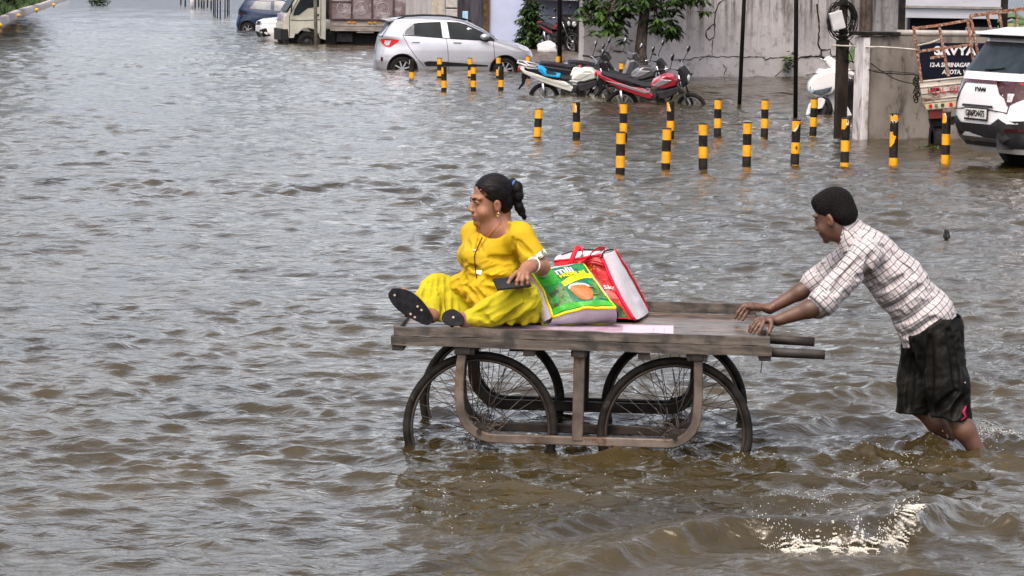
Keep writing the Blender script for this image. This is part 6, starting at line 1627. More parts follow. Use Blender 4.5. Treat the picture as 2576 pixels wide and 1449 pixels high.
for i in range(110):
    s_ = rs_.uniform(-1, 1); u0_ = .098 - .085 * abs(s_) ** 1.4; f0_ = -.002 + .84 * u0_ + .004; a0 = gW(s_ * .060, f0_ * .96, u0_)
    pts_ = []
    ctr_ = gW(0, -.016, .052)
    for j in range(9):
        t = j / 8; q = a0.lerp(tie_, t) - ctr_; lq = MW.transposed() @ q; nrm_ = math.sqrt((lq.x / .0785) ** 2 + (lq.y / .0975) ** 2 + (lq.z / .0865) ** 2) / hs
        kx = 1 / max(nrm_, .2); pts_.append(ctr_ + q * (kx * (1.008 + .006 * rs_.random())) if t < .93 else a0.lerp(tie_, t) * 1.0)
    stm.tube(pts_, .0011, 4)
relb_later = stm

relb("hair_tie", MB().torus(P(1290, 462, -.0), (1, 0, -.5), .019, .0065, 20, 8), mat("blue_band", (.06, .16, .50), .5))
for s_ in (-1, 1): relb("earring", MB().torus(gW(s_ * .076, .002, -.052), MW @ Vector((.3, 1, 0)), .0065, .0018, 16, 6), mat("gold", (.75, .50, .15), .25, .9)) if 0 else None
ear_g = gW(-.078 if (gW(-.078, 0, 0).y < gW(.078, 0, 0).y) else .078, -.002, -.050)
relb("earring", MB().torus(ear_g + Vector((0, -.004, 0)), (.3, 1, .1), .0075, .0022, 18, 8), mat("gold", (.80, .55, .20), .22, .9))
relb('hair_strands', relb_later, hair_m)
# tunic
yel_t = mat("yellow_tunic", (.50, .335, .004), .8, var=.05, scale=10, bump=.25, bscale=220)
tn = Clay(tuple(P(1120, 812, -.46)), tuple(P(1385, 500, .36)), .0045)
tn.limb(P(1197, 588, .13), P(1305, 592, -.07), .060, .062, .04)
tn.ell(P(1250, 620, .02), (.148, .115, .105), None, .05)
tn.ell(P(1213, 645, -.035), (.098, .085, .070), None, .045)
tn.ell(P(1182, 640, .065), (.060, .070, .062), None, .04)
tn.ell(P(1243, 692, .0), (.138, .135, .085), None, .05)
tn.ell(P(1262, 748, .0), (.170, .155, .085), None, .06)
tn.limb(P(1308, 596, -.09), P(1346, 652, -.125), .064, .062, .035)
tn.limb(P(1190, 592, .14), P(1197, 640, .20), .060, .056, .03)
tn.limb(P(1225, 742, -.10), P(1228, 782, -.16), .070, .038, .05)
tn.limb(P(1215, 735, -.06), P(1150, 715, .02), .055, .040, .05)
# drape pulled between the knees
def cutT(X, Y, Z):
    nk = P(1241, 558, -.075)                           # neckline bowl
    d1 = .080 - np.sqrt(((X - nk.x + .25 * (Y - nk.y)) / 1.0) ** 2 + ((Y - nk.y) / 1.5) ** 2 + ((Z - nk.z) / 1.02) ** 2)
    a, b = P(1338, 640, -.12), P(1346, 652, -.125); n_ = (b - a).normalized()
    e = P(1344, 648, -.125); d2 = (X - e.x) * n_.x + (Y - e.y) * n_.y + (Z - e.z) * n_.z
    far = (X - P(1300, 700).x)
    d2 = np.where((far > -.01) & (Z > P(1300, 672).z) & (d2 > -.05), d2, -1)
    e3 = P(1197, 640, .20); d3 = np.where(Y > e3.y - .03, e3.z - Z, -1)
    return np.maximum(np.maximum(d1, d2), -1)
tn.cut(cutT)
axm = P(1180, 700) - P(1330, 620)
tn.folds(.0105, .036, tuple(axm), 5, 3.5, mask=lambda X, Y, Z: np.clip((P(0, 600).z - Z) / .10, .15, 1))
tn.folds(.004, .030, (0, 0, 1), 8, 3.0, mask=lambda X, Y, Z: np.clip((P(0, 690).z - Z) / .06, 0, 1.4))
F0_ = tn.F.copy()
for g_ in (([(1306, 646), (1270, 652), (1232, 648)]), ([(1335, 690), (1285, 704), (1222, 702)]), ([(1322, 716), (1262, 712), (1218, 694)]), ([(1300, 738), (1255, 738), (1212, 722)]), ([(1318, 668), (1300, 690)]), ([(1180, 668), (1205, 680)]),
           ([(1172, 720), (1196, 748), (1212, 792)]), ([(1196, 726), (1216, 755), (1226, 790)]), ([(1240, 760), (1290, 740)]), ([(1302, 606), (1318, 626), (1336, 640)]), ([(1290, 600), (1296, 640), (1306, 660)]), ([(1172, 600), (1180, 622)]), ([(1200, 605), (1212, 632)])):
    groove(tn, g_, .009, .017, .002)
cover(tn, F0_, bd)
o = mesh_obj("tunic", tn.mesh("tunic"), yel_t); rel(o)
# near sleeve band: white with a dark green print
e0, e1 = P(1341, 645, -.125), P(1350, 657, -.127)
relb("sleeve_band", MB().tube([e0, e1], [.0640, .0625], 28, 0, cap=False), mat("white_border", (.70, .68, .62), .7, scale=20, dirt=(.10, .12, .03), dlevel=.52))
# neckline facing
nkp = []
ncol = mat("pale_piping", (.60, .45, .38), .7)
# trousers
yel_p = mat("lime_trousers", (.43, .37, .008), .85, var=.07, scale=9, bump=.25, bscale=240)
tr = Clay(tuple(P(1020, 838, -.55)), tuple(P(1375, 640, .42)), .0045)
tr.ell(P(1270, 782, .03), (.175, .19, .075), None, 0)
tr.limb(P(1250, 765, .06), P(1105, 728, .05), .085, .064, .05)
tr.limb(P(1098, 727, .04), P(1076, 757, -.05), .066, .056, .04); tr.limb(P(1076, 757, -.05), P(1084, 790, -.14), .058, .040, .04)
for i_, (xa, xb, yb_, dy_) in enumerate(((1076, 1070, 785, -.11), (1092, 1090, 797, -.13), (1108, 1110, 800, -.10), (1124, 1128, 798, -.07), (1142, 1146, 800, -.05), (1160, 1160, 800, -.03), (1178, 1176, 800, -.02))):
    tr.limb(P(xa, 722 + i_ * 2, .00 + .004 * i_), P(xb, yb_, dy_), .036, .024, .010)
tr.limb(P(1290, 772, -.03), P(1312, 752, -.25), .100, .074, .05); tr.ell(P(1318, 765, -.22), (.070, .085, .085), None, .05)
tr.limb(P(1308, 757, -.26), P(1235, 785, -.275), .075, .060, .05); tr.limb(P(1235, 785, -.275), P(1180, 803, -.29), .060, .037, .04)
for (xb, yb_, ra_) in ((1184, 799, .050), (1200, 808, .040), (1226, 812, .036), (1256, 814, .036), (1288, 815, .036), (1318, 814, .034), (1342, 808, .034)):
    tr.limb(P(1318 + (xb - 1270) * .12, 738, -.255), P(xb, yb_ - 9, -.285 + abs(xb - 1250) * .0002), ra_, .024, .010)
tr.ell(P(1305, 745, -.27), (.062, .06, .055), None, .05); tr.limb(P(1330, 780, -.05), P(1330, 800, .05), .075, .055, .05)
dz_ = c2w(0, 0, DZ + .006).z
tr.cut(lambda X, Y, Z: np.maximum(dz_ + .004 - (X - wo.x) * .006 - Z + 0 * Y, -1))
tr.folds(.0065, .030, (.10, .10, 1), 12, 3.2, mask=lambda X, Y, Z: np.clip((P(1160, 700).x - X) / .04, 0, 1))
tr.folds(.0060, .030, tuple(P(1330, 720, -.2) - P(1180, 810, -.3)), 15, 3.0, mask=lambda X, Y, Z: np.clip((X - P(1150, 700).x) / .04, 0, 1))
F0_ = tr.F.copy()
for g_ in (([(1078, 712), (1068, 745), (1074, 782)]), ([(1094, 706), (1088, 750), (1092, 795)]), ([(1108, 700), (1108, 750), (1110, 798)]), ([(1124, 700), (1128, 745), (1128, 800)]), ([(1140, 700), (1146, 750), (1146, 800)]), ([(1154, 706), (1162, 750), (1164, 800)]),
           ([(1345, 728), (1290, 762), (1225, 800)]), ([(1342, 752), (1302, 782), (1256, 812)]), ([(1310, 738), (1250, 768), (1190, 795)]), ([(1345, 782), (1318, 800), (1296, 816)]), ([(1280, 732), (1235, 762)]), ([(1330, 716), (1322, 750)]), ([(1206, 790), (1226, 806)])):
    groove(tr, g_, .010, .018, .002)
cover(tr, F0_, bd)
o = mesh_obj("trousers", tr.mesh("trousers"), yel_p); rel(o)
# necklace: orange thread, dark cord, pendant; printed mark on the tunic
def on_front(px, py, m=tn, off=.004):
    """first tunic or skin surface met looking from the street side at this height"""
    d = ray(px, py)
    for k in range(700):
        p = CO + d * (12.7 + k * .0015) / 1.0
        for c_ in (tn, bd, tr):
            ix = [(p[i] - c_.lo[i]) / c_.h for i in range(3)]
            if all(0 <= ix[i] < c_.n[i] - 1 for i in range(3)) and c_.F[int(round(ix[0])), int(round(ix[1])), int(round(ix[2]))] < 0.0005: return p - d * off
    return P(px, py, -.1)
org = mat("orange_thread", (.60, .18, .02), .8); drk = mat("dark_cord", (.02, .018, .016), .7)
def cord(name, pts, r, m):
    Q_ = []
    for i in range(len(pts) - 1):
        for k in range(5): t = k / 5; Q_.append(on_front(pts[i][0] * (1 - t) + pts[i + 1][0] * t, pts[i][1] * (1 - t) + pts[i + 1][1] * t))
    Q_.append(on_front(*pts[-1])); return relb(name, MB().tube(Q_, r, 6), m)
cord("necklace_thread", [(1206, 560), (1203, 590), (1198, 612), (1193, 628)], .0016, org)
cord("necklace_thread", [(1262, 558), (1240, 580), (1222, 600), (1205, 625), (1196, 632)], .0016, org)
cord("tunic_placket", [(1213, 597), (1200, 625), (1193, 645), (1196, 675), (1199, 700)], .0024, drk)
p = on_front(1194, 630); relb("pendant", MB().ell(p, (.010, .005, .007)), mat("pale_pendant", (.6, .4, .3), .3))
q0 = on_front(1198, 680, off=.003); q1 = on_front(1212, 680, off=.003); q2 = on_front(1210, 691, off=.003); q3 = on_front(1198, 688, off=.003)
relb("printed_mark", MB().add([q0, q1, q2, q3], [(0, 1, 2, 3)]), mat("white_print", (.8, .8, .8), .6))
# bangle
relb("bangle", MB().torus(P(1341, 667, -.215), P(1362, 672, -.13) - P(1330, 668, -.26), .034, .0035, 26, 8), mat("white_bangle", (.75, .73, .72), .3))
# sandals, each with its own outline and thickness
sole_m = mat("black_sole", (.012, .012, .016), .6, var=.3, scale=40); hole_m = mat("sole_plug", (.45, .33, .25), .6)
def sandal(a, b, wdir, wid, thick, name="sandal", studs=()):
    a, b = Vector(a), Vector(b); L = (b - a).length; d = (b - a) / L; w = Vector(wdir); w = (w - d * w.dot(d)).normalized(); n_ = d.cross(w)
    if n_.y > 0: n_ = -n_
    M = Matrix((d, n_, w)).transposed().to_4x4(); M.translation = a
    n = 40; out = []
    for i in range(n):
        t = 2 * math.pi * i / n; x = L * (.5 - .5 * math.cos(t)); f = math.sin(t)
        prof = wid * (.40 + .14 * math.sin(math.pi * (x / L) ** 1.5)) * (abs(f) ** .62) * (1 if f > 0 else -1)
        out.append((x, prof + .006 * math.sin(math.pi * x / L)))
    e = empty(name); mb = MB().prism(out, 0, thick, smooth=True); s1 = mb.build("sole", sole_m, e, xf=M, bevel=.003)
    for (fx, fz) in studs: MB().cyl(M @ Vector((L * fx, thick + .0005, wid * fz)), M @ Vector((L * fx, thick + .002, wid * fz)), .0055, n=10).build("sole_stud", hole_m, e)
    MB().tube([M @ Vector((L * .45, -.004, wid * .5)), M @ Vector((L * .55, -.035, wid * .25)), M @ Vector((L * .58, -.042, 0)), M @ Vector((L * .55, -.035, -wid * .25)), M @ Vector((L * .45, -.004, -wid * .5))], [.009] * 5, 8, flat=(1, .35)).build("strap", sole_m, e)
    e.parent = wom; e.location = -wo; return e
sandal(P(1086, 811, -.225), P(981, 732, -.215), P(1000, 700, -.2) - P(960, 760, -.2), .100, .018, studs=[(.88, .0), (.40, .22), (.30, .20), (.42, -.26), (.32, -.26)])
sandal(P(1168, 810, -.335), P(1112, 797, -.325), (0, .3, 1), .072, .018, studs=[(.5, .1)])
# phone in her hand
ph = empty("phone", tuple(P(1285, 712, -.36)), 0, "black phone held under the seated woman's fingers on her knee", "phone")
a_, b_2 = P(1245, 710, -.40), P(1331, 700, -.335)
dd = (b_2 - a_).normalized(); ww = Vector((.35, .9, .62)); ww = (ww - dd * ww.dot(dd)).normalized(); nn = dd.cross(ww)
Mp = Matrix((dd, ww, nn)).transposed()
mid = (a_ + b_2) / 2 + Vector((0, .0, -.012)) - Vector(ph.location)
MB().box(mid, ((b_2 - a_).length, .074, .010), Mp, bev=.004).build("case", mat("phone_case", (.015, .014, .014), .3), ph)
MB().box(mid + nn * (.0058 if nn.z > 0 else -.0058), ((b_2 - a_).length - .012, .066, .001), Mp).build("screen", mat("phone_screen", (.02, .022, .025), .06), ph)

# ================================================================== the man pushing
YM = 13.28
def Pm(px, py, dy=0.0): return D(px, py, YM + dy)
skinM = skin_mat("skin_dark_brown", (.122, .056, .034), (.078, .034, .021), .5)
man = empty("person", tuple(Pm(2350, 1200, 0)), 0, "man in a checked shirt and dark shorts wading and pushing the handcart, face turned away", "person")
man.location.z = GZ; mo = Vector(man.location); PAR = man
HM = Pm(2101, 546, .0); MM = head_basis((-.80, .52, -.34), (-.12, 0, 1)); ms = .99
lo = Pm(1835, 1300, -.50); hi = Pm(2520, 452, .50)
bm_ = Clay((lo.x, lo.y, GZ - .01), (hi.x, hi.y, hi.z), .0046)
gM = clay_head(bm_, HM, MM, ms, 1.0)
bm_.limb(Pm(2112, 572, .0), Pm(2160, 630, .0), .054, .058, .03)
bm_.limb(Pm(2165, 632, .14), Pm(2180, 645, -.14), .052, .052, .04)
bm_.limb(Pm(2190, 650, 0), Pm(2290, 745, 0), .105, .100, .05); bm_.limb(Pm(2290, 745, 0), Pm(2345, 830, 0), .100, .105, .05)
nE, nW = Pm(2078, 762, -.215), Pm(1956, 806, -.205)
bm_.limb(Pm(2172, 645, -.17), nE, .046, .040, .03); bm_.limb(nE, nE.lerp(nW, .35), .041, .042, .02); bm_.limb(nE.lerp(nW, .35), nW, .042, .026, .02)
fE, fW = Pm(2052, 712, .22), Pm(1936, 777, .21)
bm_.limb(Pm(2150, 630, .15), fE, .044, .038, .03); bm_.limb(fE, fE.lerp(fW, .35), .039, .038, .02); bm_.limb(fE.lerp(fW, .35), fW, .038, .025, .02)
# near hand: palm lifted, fingertips pressed on the boards
clay_hand(bm_, nW, Pm(1921, 805, -.225), (.25, 1, -.1), [
    [Pm(1918, 798, -.185), Pm(1900, 806, -.180), Pm(1889, 820, -.185), Pm(1885, 833, -.185)],
    [Pm(1916, 801, -.215), Pm(1903, 812, -.225), Pm(1893, 825, -.230), Pm(1888, 836, -.232)],
    [Pm(1918, 805, -.242), Pm(1908, 818, -.255), Pm(1900, 830, -.262), Pm(1896, 839, -.265)],
    [Pm(1922, 808, -.262), Pm(1916, 822, -.275), Pm(1911, 832, -.282), Pm(1908, 841, -.285)]],
    [Pm(1940, 806, -.235), Pm(1940, 822, -.265), Pm(1934, 838, -.280)])
clay_hand(bm_, fW, Pm(1893, 768, .20), (.2, 1, -.1), [
    [Pm(1890, 764, .24), Pm(1872, 768, .25), Pm(1860, 782, .25), Pm(1855, 797, .25)],
    [Pm(1886, 765, .21), Pm(1868, 772, .21), Pm(1856, 786, .205), Pm(1850, 800, .20)],
    [Pm(1888, 769, .18), Pm(1873, 778, .175), Pm(1864, 791, .17), Pm(1858, 803, .165)],
    [Pm(1893, 772, .16), Pm(1881, 783, .15), Pm(1873, 795, .145), Pm(1868, 805, .14)]],
    [Pm(1912, 776, .18), Pm(1893, 775, .15), Pm(1878, 772, .135)])
# legs
bm_.limb(Pm(2350, 840, -.09), Pm(2392, 1018, -.10), .085, .058, .04); bm_.limb(Pm(2392, 1018, -.10), Pm(2425, 1080, -.12), .052, .050, .03); bm_.limb(Pm(2425, 1080, -.12), Pm(2478, 1168, -.13), .050, .034, .03)
bm_.limb(Pm(2330, 840, .09), Pm(2302, 1010, .10), .085, .058, .04); bm_.limb(Pm(2302, 1010, .10), Pm(2360, 1062, .09), .050, .052, .03); bm_.limb(Pm(2360, 1062, .09), Pm(2450, 1150, .09), .052, .034, .03)
for (px, py, dy) in ((2478, 1168, -.13), (2450, 1150, .09)):
    a = Pm(px, py, dy); b = Vector((a.x - .10, a.y, GZ + .02)); bm_.limb(a, (a.x, a.y, GZ + .05), .034, .034, .02); bm_.limb((a.x + .02, a.y, GZ + .035), b, .034, .022, .02, flat=((0, 1, 0), 1.4))
    for q in range(5): bm_.limb((b.x, a.y - .03 + q * .015, GZ + .015), (b.x - .03, a.y - .032 + q * .016, GZ + .012), .009, .008, .004)
o = mesh_obj("body", bm_.mesh("body"), skinM); rel(o)
tmp = empty("face"); face_bits(tmp, gM, MM, ms, mat("lips_brown", (.10, .04, .03), .5), brow_m, eye_w, iris_m)
for ch in list(tmp.children): ch.parent = man; ch.location = -mo
bpy.data.objects.remove(tmp)
hm = Clay(tuple(Pm(2020, 605, -.22)), tuple(Pm(2185, 445, .22)), .0034); Mn2 = np.array(MM)
hm.ell(gM(0, -.014, .058), [x * ms for x in (.0770, .0985, .0855)], Mn2, 0); hm.ell(gM(0, -.055, .005), [x * ms for x in (.070, .060, .065)], Mn2, .02); hm.ell(gM(0, .050, .095), [x * ms for x in (.05, .040, .03)], Mn2, .03)
fM, uM = MM @ Vector((0, 1, 0)), MM @ Vector((0, 0, 1))
def hl2(X, Y, Z):
    dx, dy, dz = X - HM.x, Y - HM.y, Z - HM.z
    f = (dx * fM.x + dy * fM.y + dz * fM.z) / ms; u_ = (dx * uM.x + dy * uM.y + dz * uM.z) / ms
    return np.maximum(f - .028 - .95 * u_ + .004 * np.sin(u_ * 300) * np.sin(dy * 260), -(u_ + .052 - .25 * f)) * ms
hm.cut(hl2); hm.folds(.0024, .009, None, 4, 1, ridged=False)
o = mesh_obj("hair", hm.mesh("hair"), mat("cropped_hair", (.006, .005, .005), .75, var=.3, scale=90, bump=1.0, bscale=160, spec=.2)); rel(o)
# checked shirt
def plaid():
    m, n, l, b = new_mat("checked_cotton"); b.inputs['Roughness'].default_value = .85
    uv = n.new('ShaderNodeUVMap'); uv.uv_map = "UVMap"; sp = n.new('ShaderNodeSeparateXYZ'); l.new(uv.outputs[0], sp.inputs[0])
    def lines(sock, period, off, wid):
        a = n.new('ShaderNodeMath'); a.operation = 'MULTIPLY_ADD'; l.new(sock, a.inputs[0]); a.inputs[1].default_value = 1 / period; a.inputs[2].default_value = off
        f = n.new('ShaderNodeMath'); f.operation = 'FRACT'; l.new(a.outputs[0], f.inputs[0])
        c = n.new('ShaderNodeMath'); c.operation = 'LESS_THAN'; l.new(f.outputs[0], c.inputs[0]); c.inputs[1].default_value = wid / period; return c.outputs[0]
    base = (.40, .40, .41, 1); cur = None
    def over(prev, fac, col, amt):
        x = n.new('ShaderNodeMix'); x.data_type = 'RGBA'; k = n.new('ShaderNodeMath'); k.operation = 'MULTIPLY'; l.new(fac, k.inputs[0]); k.inputs[1].default_value = amt; l.new(k.outputs[0], x.inputs[0])
        if prev is None: x.inputs[6].default_value = base
        else: l.new(prev, x.inputs[6])
        x.inputs[7].default_value = col; return x.outputs[2]
    cur = over(cur, lines(sp.outputs[0],   .031, .45, .0065), (.42, .24, .28, 1), .30); cur = over(cur, lines(sp.outputs[1],   .031, .45, .0065), (.42, .24, .28, 1), .30)
    cur = over(cur, lines(sp.outputs[0], .031, 0, .0046), (.03, .025, .03, 1), .82); cur = over(cur, lines(sp.outputs[1], .031, 0, .0046), (.03, .025, .03, 1), .82)
    l.new(cur, b.inputs['Base Color'])
    nz = n.new('ShaderNodeTexNoise'); nz.inputs['Scale'].default_value = 260; bp = n.new('ShaderNodeBump'); bp.inputs['Strength'].default_value = .25; bp.inputs['Distance'].default_value = .004
    tc = n.new('ShaderNodeTexCoord'); l.new(tc.outputs['Object'], nz.inputs['Vector']); l.new(nz.outputs[0], bp.inputs['Height']); l.new(bp.outputs[0], b.inputs['Normal'])
    return m
plaid_m = plaid()
sh = Clay(tuple(Pm(2030, 900, -.40)), tuple(Pm(2432, 535, .40)), .0044)
sh.limb(Pm(2166, 622, .15), Pm(2180, 640, -.15), .066, .068, .04)
sh.limb(Pm(2190, 640, 0), Pm(2262, 712, 0), .112, .118, .05, flat=((0, 1, 0), 1.25)); sh.limb(Pm(2262, 712, 0), Pm(2330, 800, 0), .118, .128, .05, flat=((0, 1, 0), 1.2))
sh.limb(Pm(2325, 800, 0), Pm(2345, 845, 0), .134, .142, .04, flat=((0, 1, 0), 1.1))
sh.limb(Pm(2140, 585, .0), Pm(2165, 612, .0), .068, .082, .03)
sh.limb(Pm(2178, 645, -.17), Pm(2076, 752, -.212), .066, .062, .035); sh.limb(Pm(2150, 632, .16), Pm(2052, 706, .22), .060, .054, .035)
hA, hB = Pm(2418, 780, 0), Pm(2262, 884, 0); hd = (hB - hA).normalized(); hn = Vector((hd.z, 0, -hd.x)); 
if hn.z > 0: hn = -hn
def cutS(X, Y, Z):
    d = (X - hA.x) * hn.x + (Z - hA.z) * hn.z
    # side slit step: the back tail hangs lower than the front one near x 2365
    d = d - .006 * np.sin((X - hA.x) * 60)
    e = Pm(2064, 765, -.21); an = (Pm(2076, 752, -.212) - Pm(2178, 645, -.17)).normalized(); d2 = (X - e.x) * an.x + (Y - e.y) * an.y + (Z - e.z) * an.z
    e3 = Pm(2040, 714, .22); a3 = (Pm(2052, 706, .22) - Pm(2150, 632, .16)).normalized(); d3 = (X - e3.x) * a3.x + (Y - e3.y) * a3.y + (Z - e3.z) * a3.z
    d2 = np.where(Y < YM, d2, -1); d3 = np.where(Y >= YM, d3, -1)
    nk = Pm(2118, 560, 0); c1 = Pm(2150, 606, 0) - Pm(2122, 572, 0); c1n = c1.normalized(); d4 = -((X - nk.x) * c1n.x + (Z - nk.z) * c1n.z) + .012
    return np.maximum(np.maximum(d, d4), np.maximum(d2, d3))
sh.cut(cutS)
sh.folds(.0075, .050, tuple(Pm(2080, 700) - Pm(2330, 760)), 31, 3.0); sh.folds(.0045, .028, tuple(Pm(2180, 640) - Pm(2340, 840)), 33, 2.5)
F0_ = sh.F.copy()
for g_ in (([(2168, 650), (2130, 690), (2090, 742)]), ([(2150, 700), (2190, 690), (2232, 662)]), ([(2180, 735), (2230, 722), (2290, 690)]), ([(2205, 780), (2260, 765), (2320, 720)]), ([(2228, 815), (2290, 800), (2350, 752)]), ([(2248, 850), (2300, 836), (2352, 800)]), ([(2205, 610), (2250, 640), (2300, 700)]), ([(2118, 660), (2090, 700)]), ([(2190, 640), (2180, 690), (2200, 720)]), ([(2090, 640), (2066, 680)])):
    groove(sh, g_, .011, .020, .002)
cover(sh, F0_, bm_)
me = sh.mesh("shirt"); V = sh.V
bones = [(Pm(2185, 635, 0), Pm(2335, 830, 0), .13), (Pm(2178, 645, -.17), Pm(2066, 762, -.212), .062), (Pm(2150, 632, .16), Pm(2045, 712, .22), .056)]
UV = np.zeros((len(V), 2), np.float32); best = np.full(len(V), 1e9)
for bi, (a, b, r_) in enumerate(bones):
    a, b = np.array(a), np.array(b); ab = b - a; L = np.linalg.norm(ab); ax = ab / L; t = (V - a) @ ax; tc = np.clip(t, 0, L); q = V - a - np.outer(tc, ax); d = np.linalg.norm(q, axis=1) - r_
    n1 = np.cross(ax, [0, 1, 0]); n1 /= np.linalg.norm(n1); n2 = np.cross(ax, n1)
    ang = np.arctan2(q @ n1, -(q @ n2) * (1.0 if bi else .8)); m = d < best
    UV[m, 0] = (t[m]).astype(np.float32); UV[m, 1] = (ang[m] * r_ * (1.15 if bi else 1.25)).astype(np.float32); best = np.minimum(best, d)
uvl = me.uv_layers.new(name="UVMap"); li = np.zeros(len(me.loops), np.int32); me.loops.foreach_get("vertex_index", li); uvl.data.foreach_set("uv", UV[li].ravel())
shirt_o = mesh_obj("shirt", me, plaid_m); rel(shirt_o)
def uv_tube(name, P_, rs, m, n=30, flat=None, thick=.0):
    mb = MB().tube(P_, rs, n, 0, cap=False, flat=flat); me = bpy.data.meshes.new(name); me.from_pydata(mb.v, [], mb.f); me.polygons.foreach_set("use_smooth", [True] * len(mb.f))
    L = [0]; 
    for i in range(1, len(P_)): L.append(L[-1] + (Vector(P_[i]) - Vector(P_[i - 1])).length + abs(rs[i] - rs[i - 1]))
    u_ = me.uv_layers.new(name="UVMap")
    for p in me.polygons:
        for l_, v in zip(p.loop_indices, p.vertices):
            j = v % n; u_.data[l_].uv = (L[v // n], j * 2 * math.pi * .062 / n)
    return rel(mesh_obj(name, me, m))
def cuff(a, b, r):
    a, b = Vector(a), Vector(b); d = (b - a)
    uv_tube("rolled_cuff", [a, a + d * .02, a + d * .25, a + d * .75, a + d * .98, b, b - d * .1], [r - .004, r + .004, r + .008, r + .008, r + .003, r - .004, r - .008], plaid_m)
cuff(Pm(2090, 740, -.205), Pm(2058, 771, -.214), .062); cuff(Pm(2064, 697, .213), Pm(2036, 718, .222), .054)
# collar
ca, cb = Pm(2142, 560, 0), Pm(2128, 578, 0)
uv_tube("collar", [Pm(2158, 603, 0), Pm(2147, 592, 0), Pm(2131, 578, 0), Pm(2136, 583, 0), Pm(2154, 606, 0)], [.088, .076, .066, .073, .092], plaid_m)
# shorts
shm = mat("dark_wet_shorts", (.009, .0088, .008), .5, var=.35, scale=7, bump=.2, bscale=120, spec=.35)
sr = Clay(tuple(Pm(2235, 1075, -.36)), tuple(Pm(2455, 770, .36)), .0048)
sr.limb(Pm(2345, 805, .07), Pm(2352, 815, -.07), .118, .122, .04)
sr.chain([Pm(2356, 850, -.08), Pm(2380, 960, -.10), Pm(2394, 1052, -.10)], [.122, .098, .090], .04)
sr.chain([Pm(2332, 850, .08), Pm(2312, 960, .09), Pm(2296, 1040, .09)], [.115, .092, .082], .04)
sr.cut(lambda X, Y, Z: np.where(X < Pm(2338, 1000).x, Pm(2300, 1042, .05).z - Z, Pm(2400, 1052 , -.1).z - Z + (X - Pm(2380, 1050).x) * -.10))
sr.cut(lambda X, Y, Z: ((X - hA.x) * -hn.x + (Z - hA.z) * -hn.z) - .045)
sr.folds(.009, .065, (0, 0, 1), 41, 3.2); sr.folds(.004, .04, (1, 0, .6), 43, 2.2)
F0_ = sr.F.copy()
for g_ in (([(2340, 850), (2338, 930), (2342, 1035)]), ([(2385, 830), (2400, 900), (2408, 985)]), ([(2300, 890), (2290, 950), (2286, 1030)]), ([(2405, 985), (2370, 1020), (2350, 1040)]), ([(2318, 880), (2316, 960)]), ([(2420, 1000), (2400, 1046)])):
    groove(sr, g_, .012, .022, .003)
cover(sr, F0_, bm_)
o = mesh_obj("shorts", sr.mesh("shorts"), shm); rel(o)
mg = mat("magenta_cloth", (.40, .012, .07), .6)
relb("knotted_tie", MB().tube([Pm(2430, 1022, -.175), Pm(2424, 1036, -.19), Pm(2430, 1048, -.18), Pm(2418, 1058, -.185)], [.006, .012, .010, .007], 8, flat=(1, .5)), mg)
relb("shorts_stripe", MB().box(Pm(2421, 962, -.185), (.030, .004, .006)), mat("pale_stripe", (.45, .35, .40), .7))
relb("wrist_thread", MB().torus(Pm(1946, 774, .212), (1, 0, -.4), .029, .003, 20, 6), mat("dark_red_thread", (.12, .03, .02), .8)) 
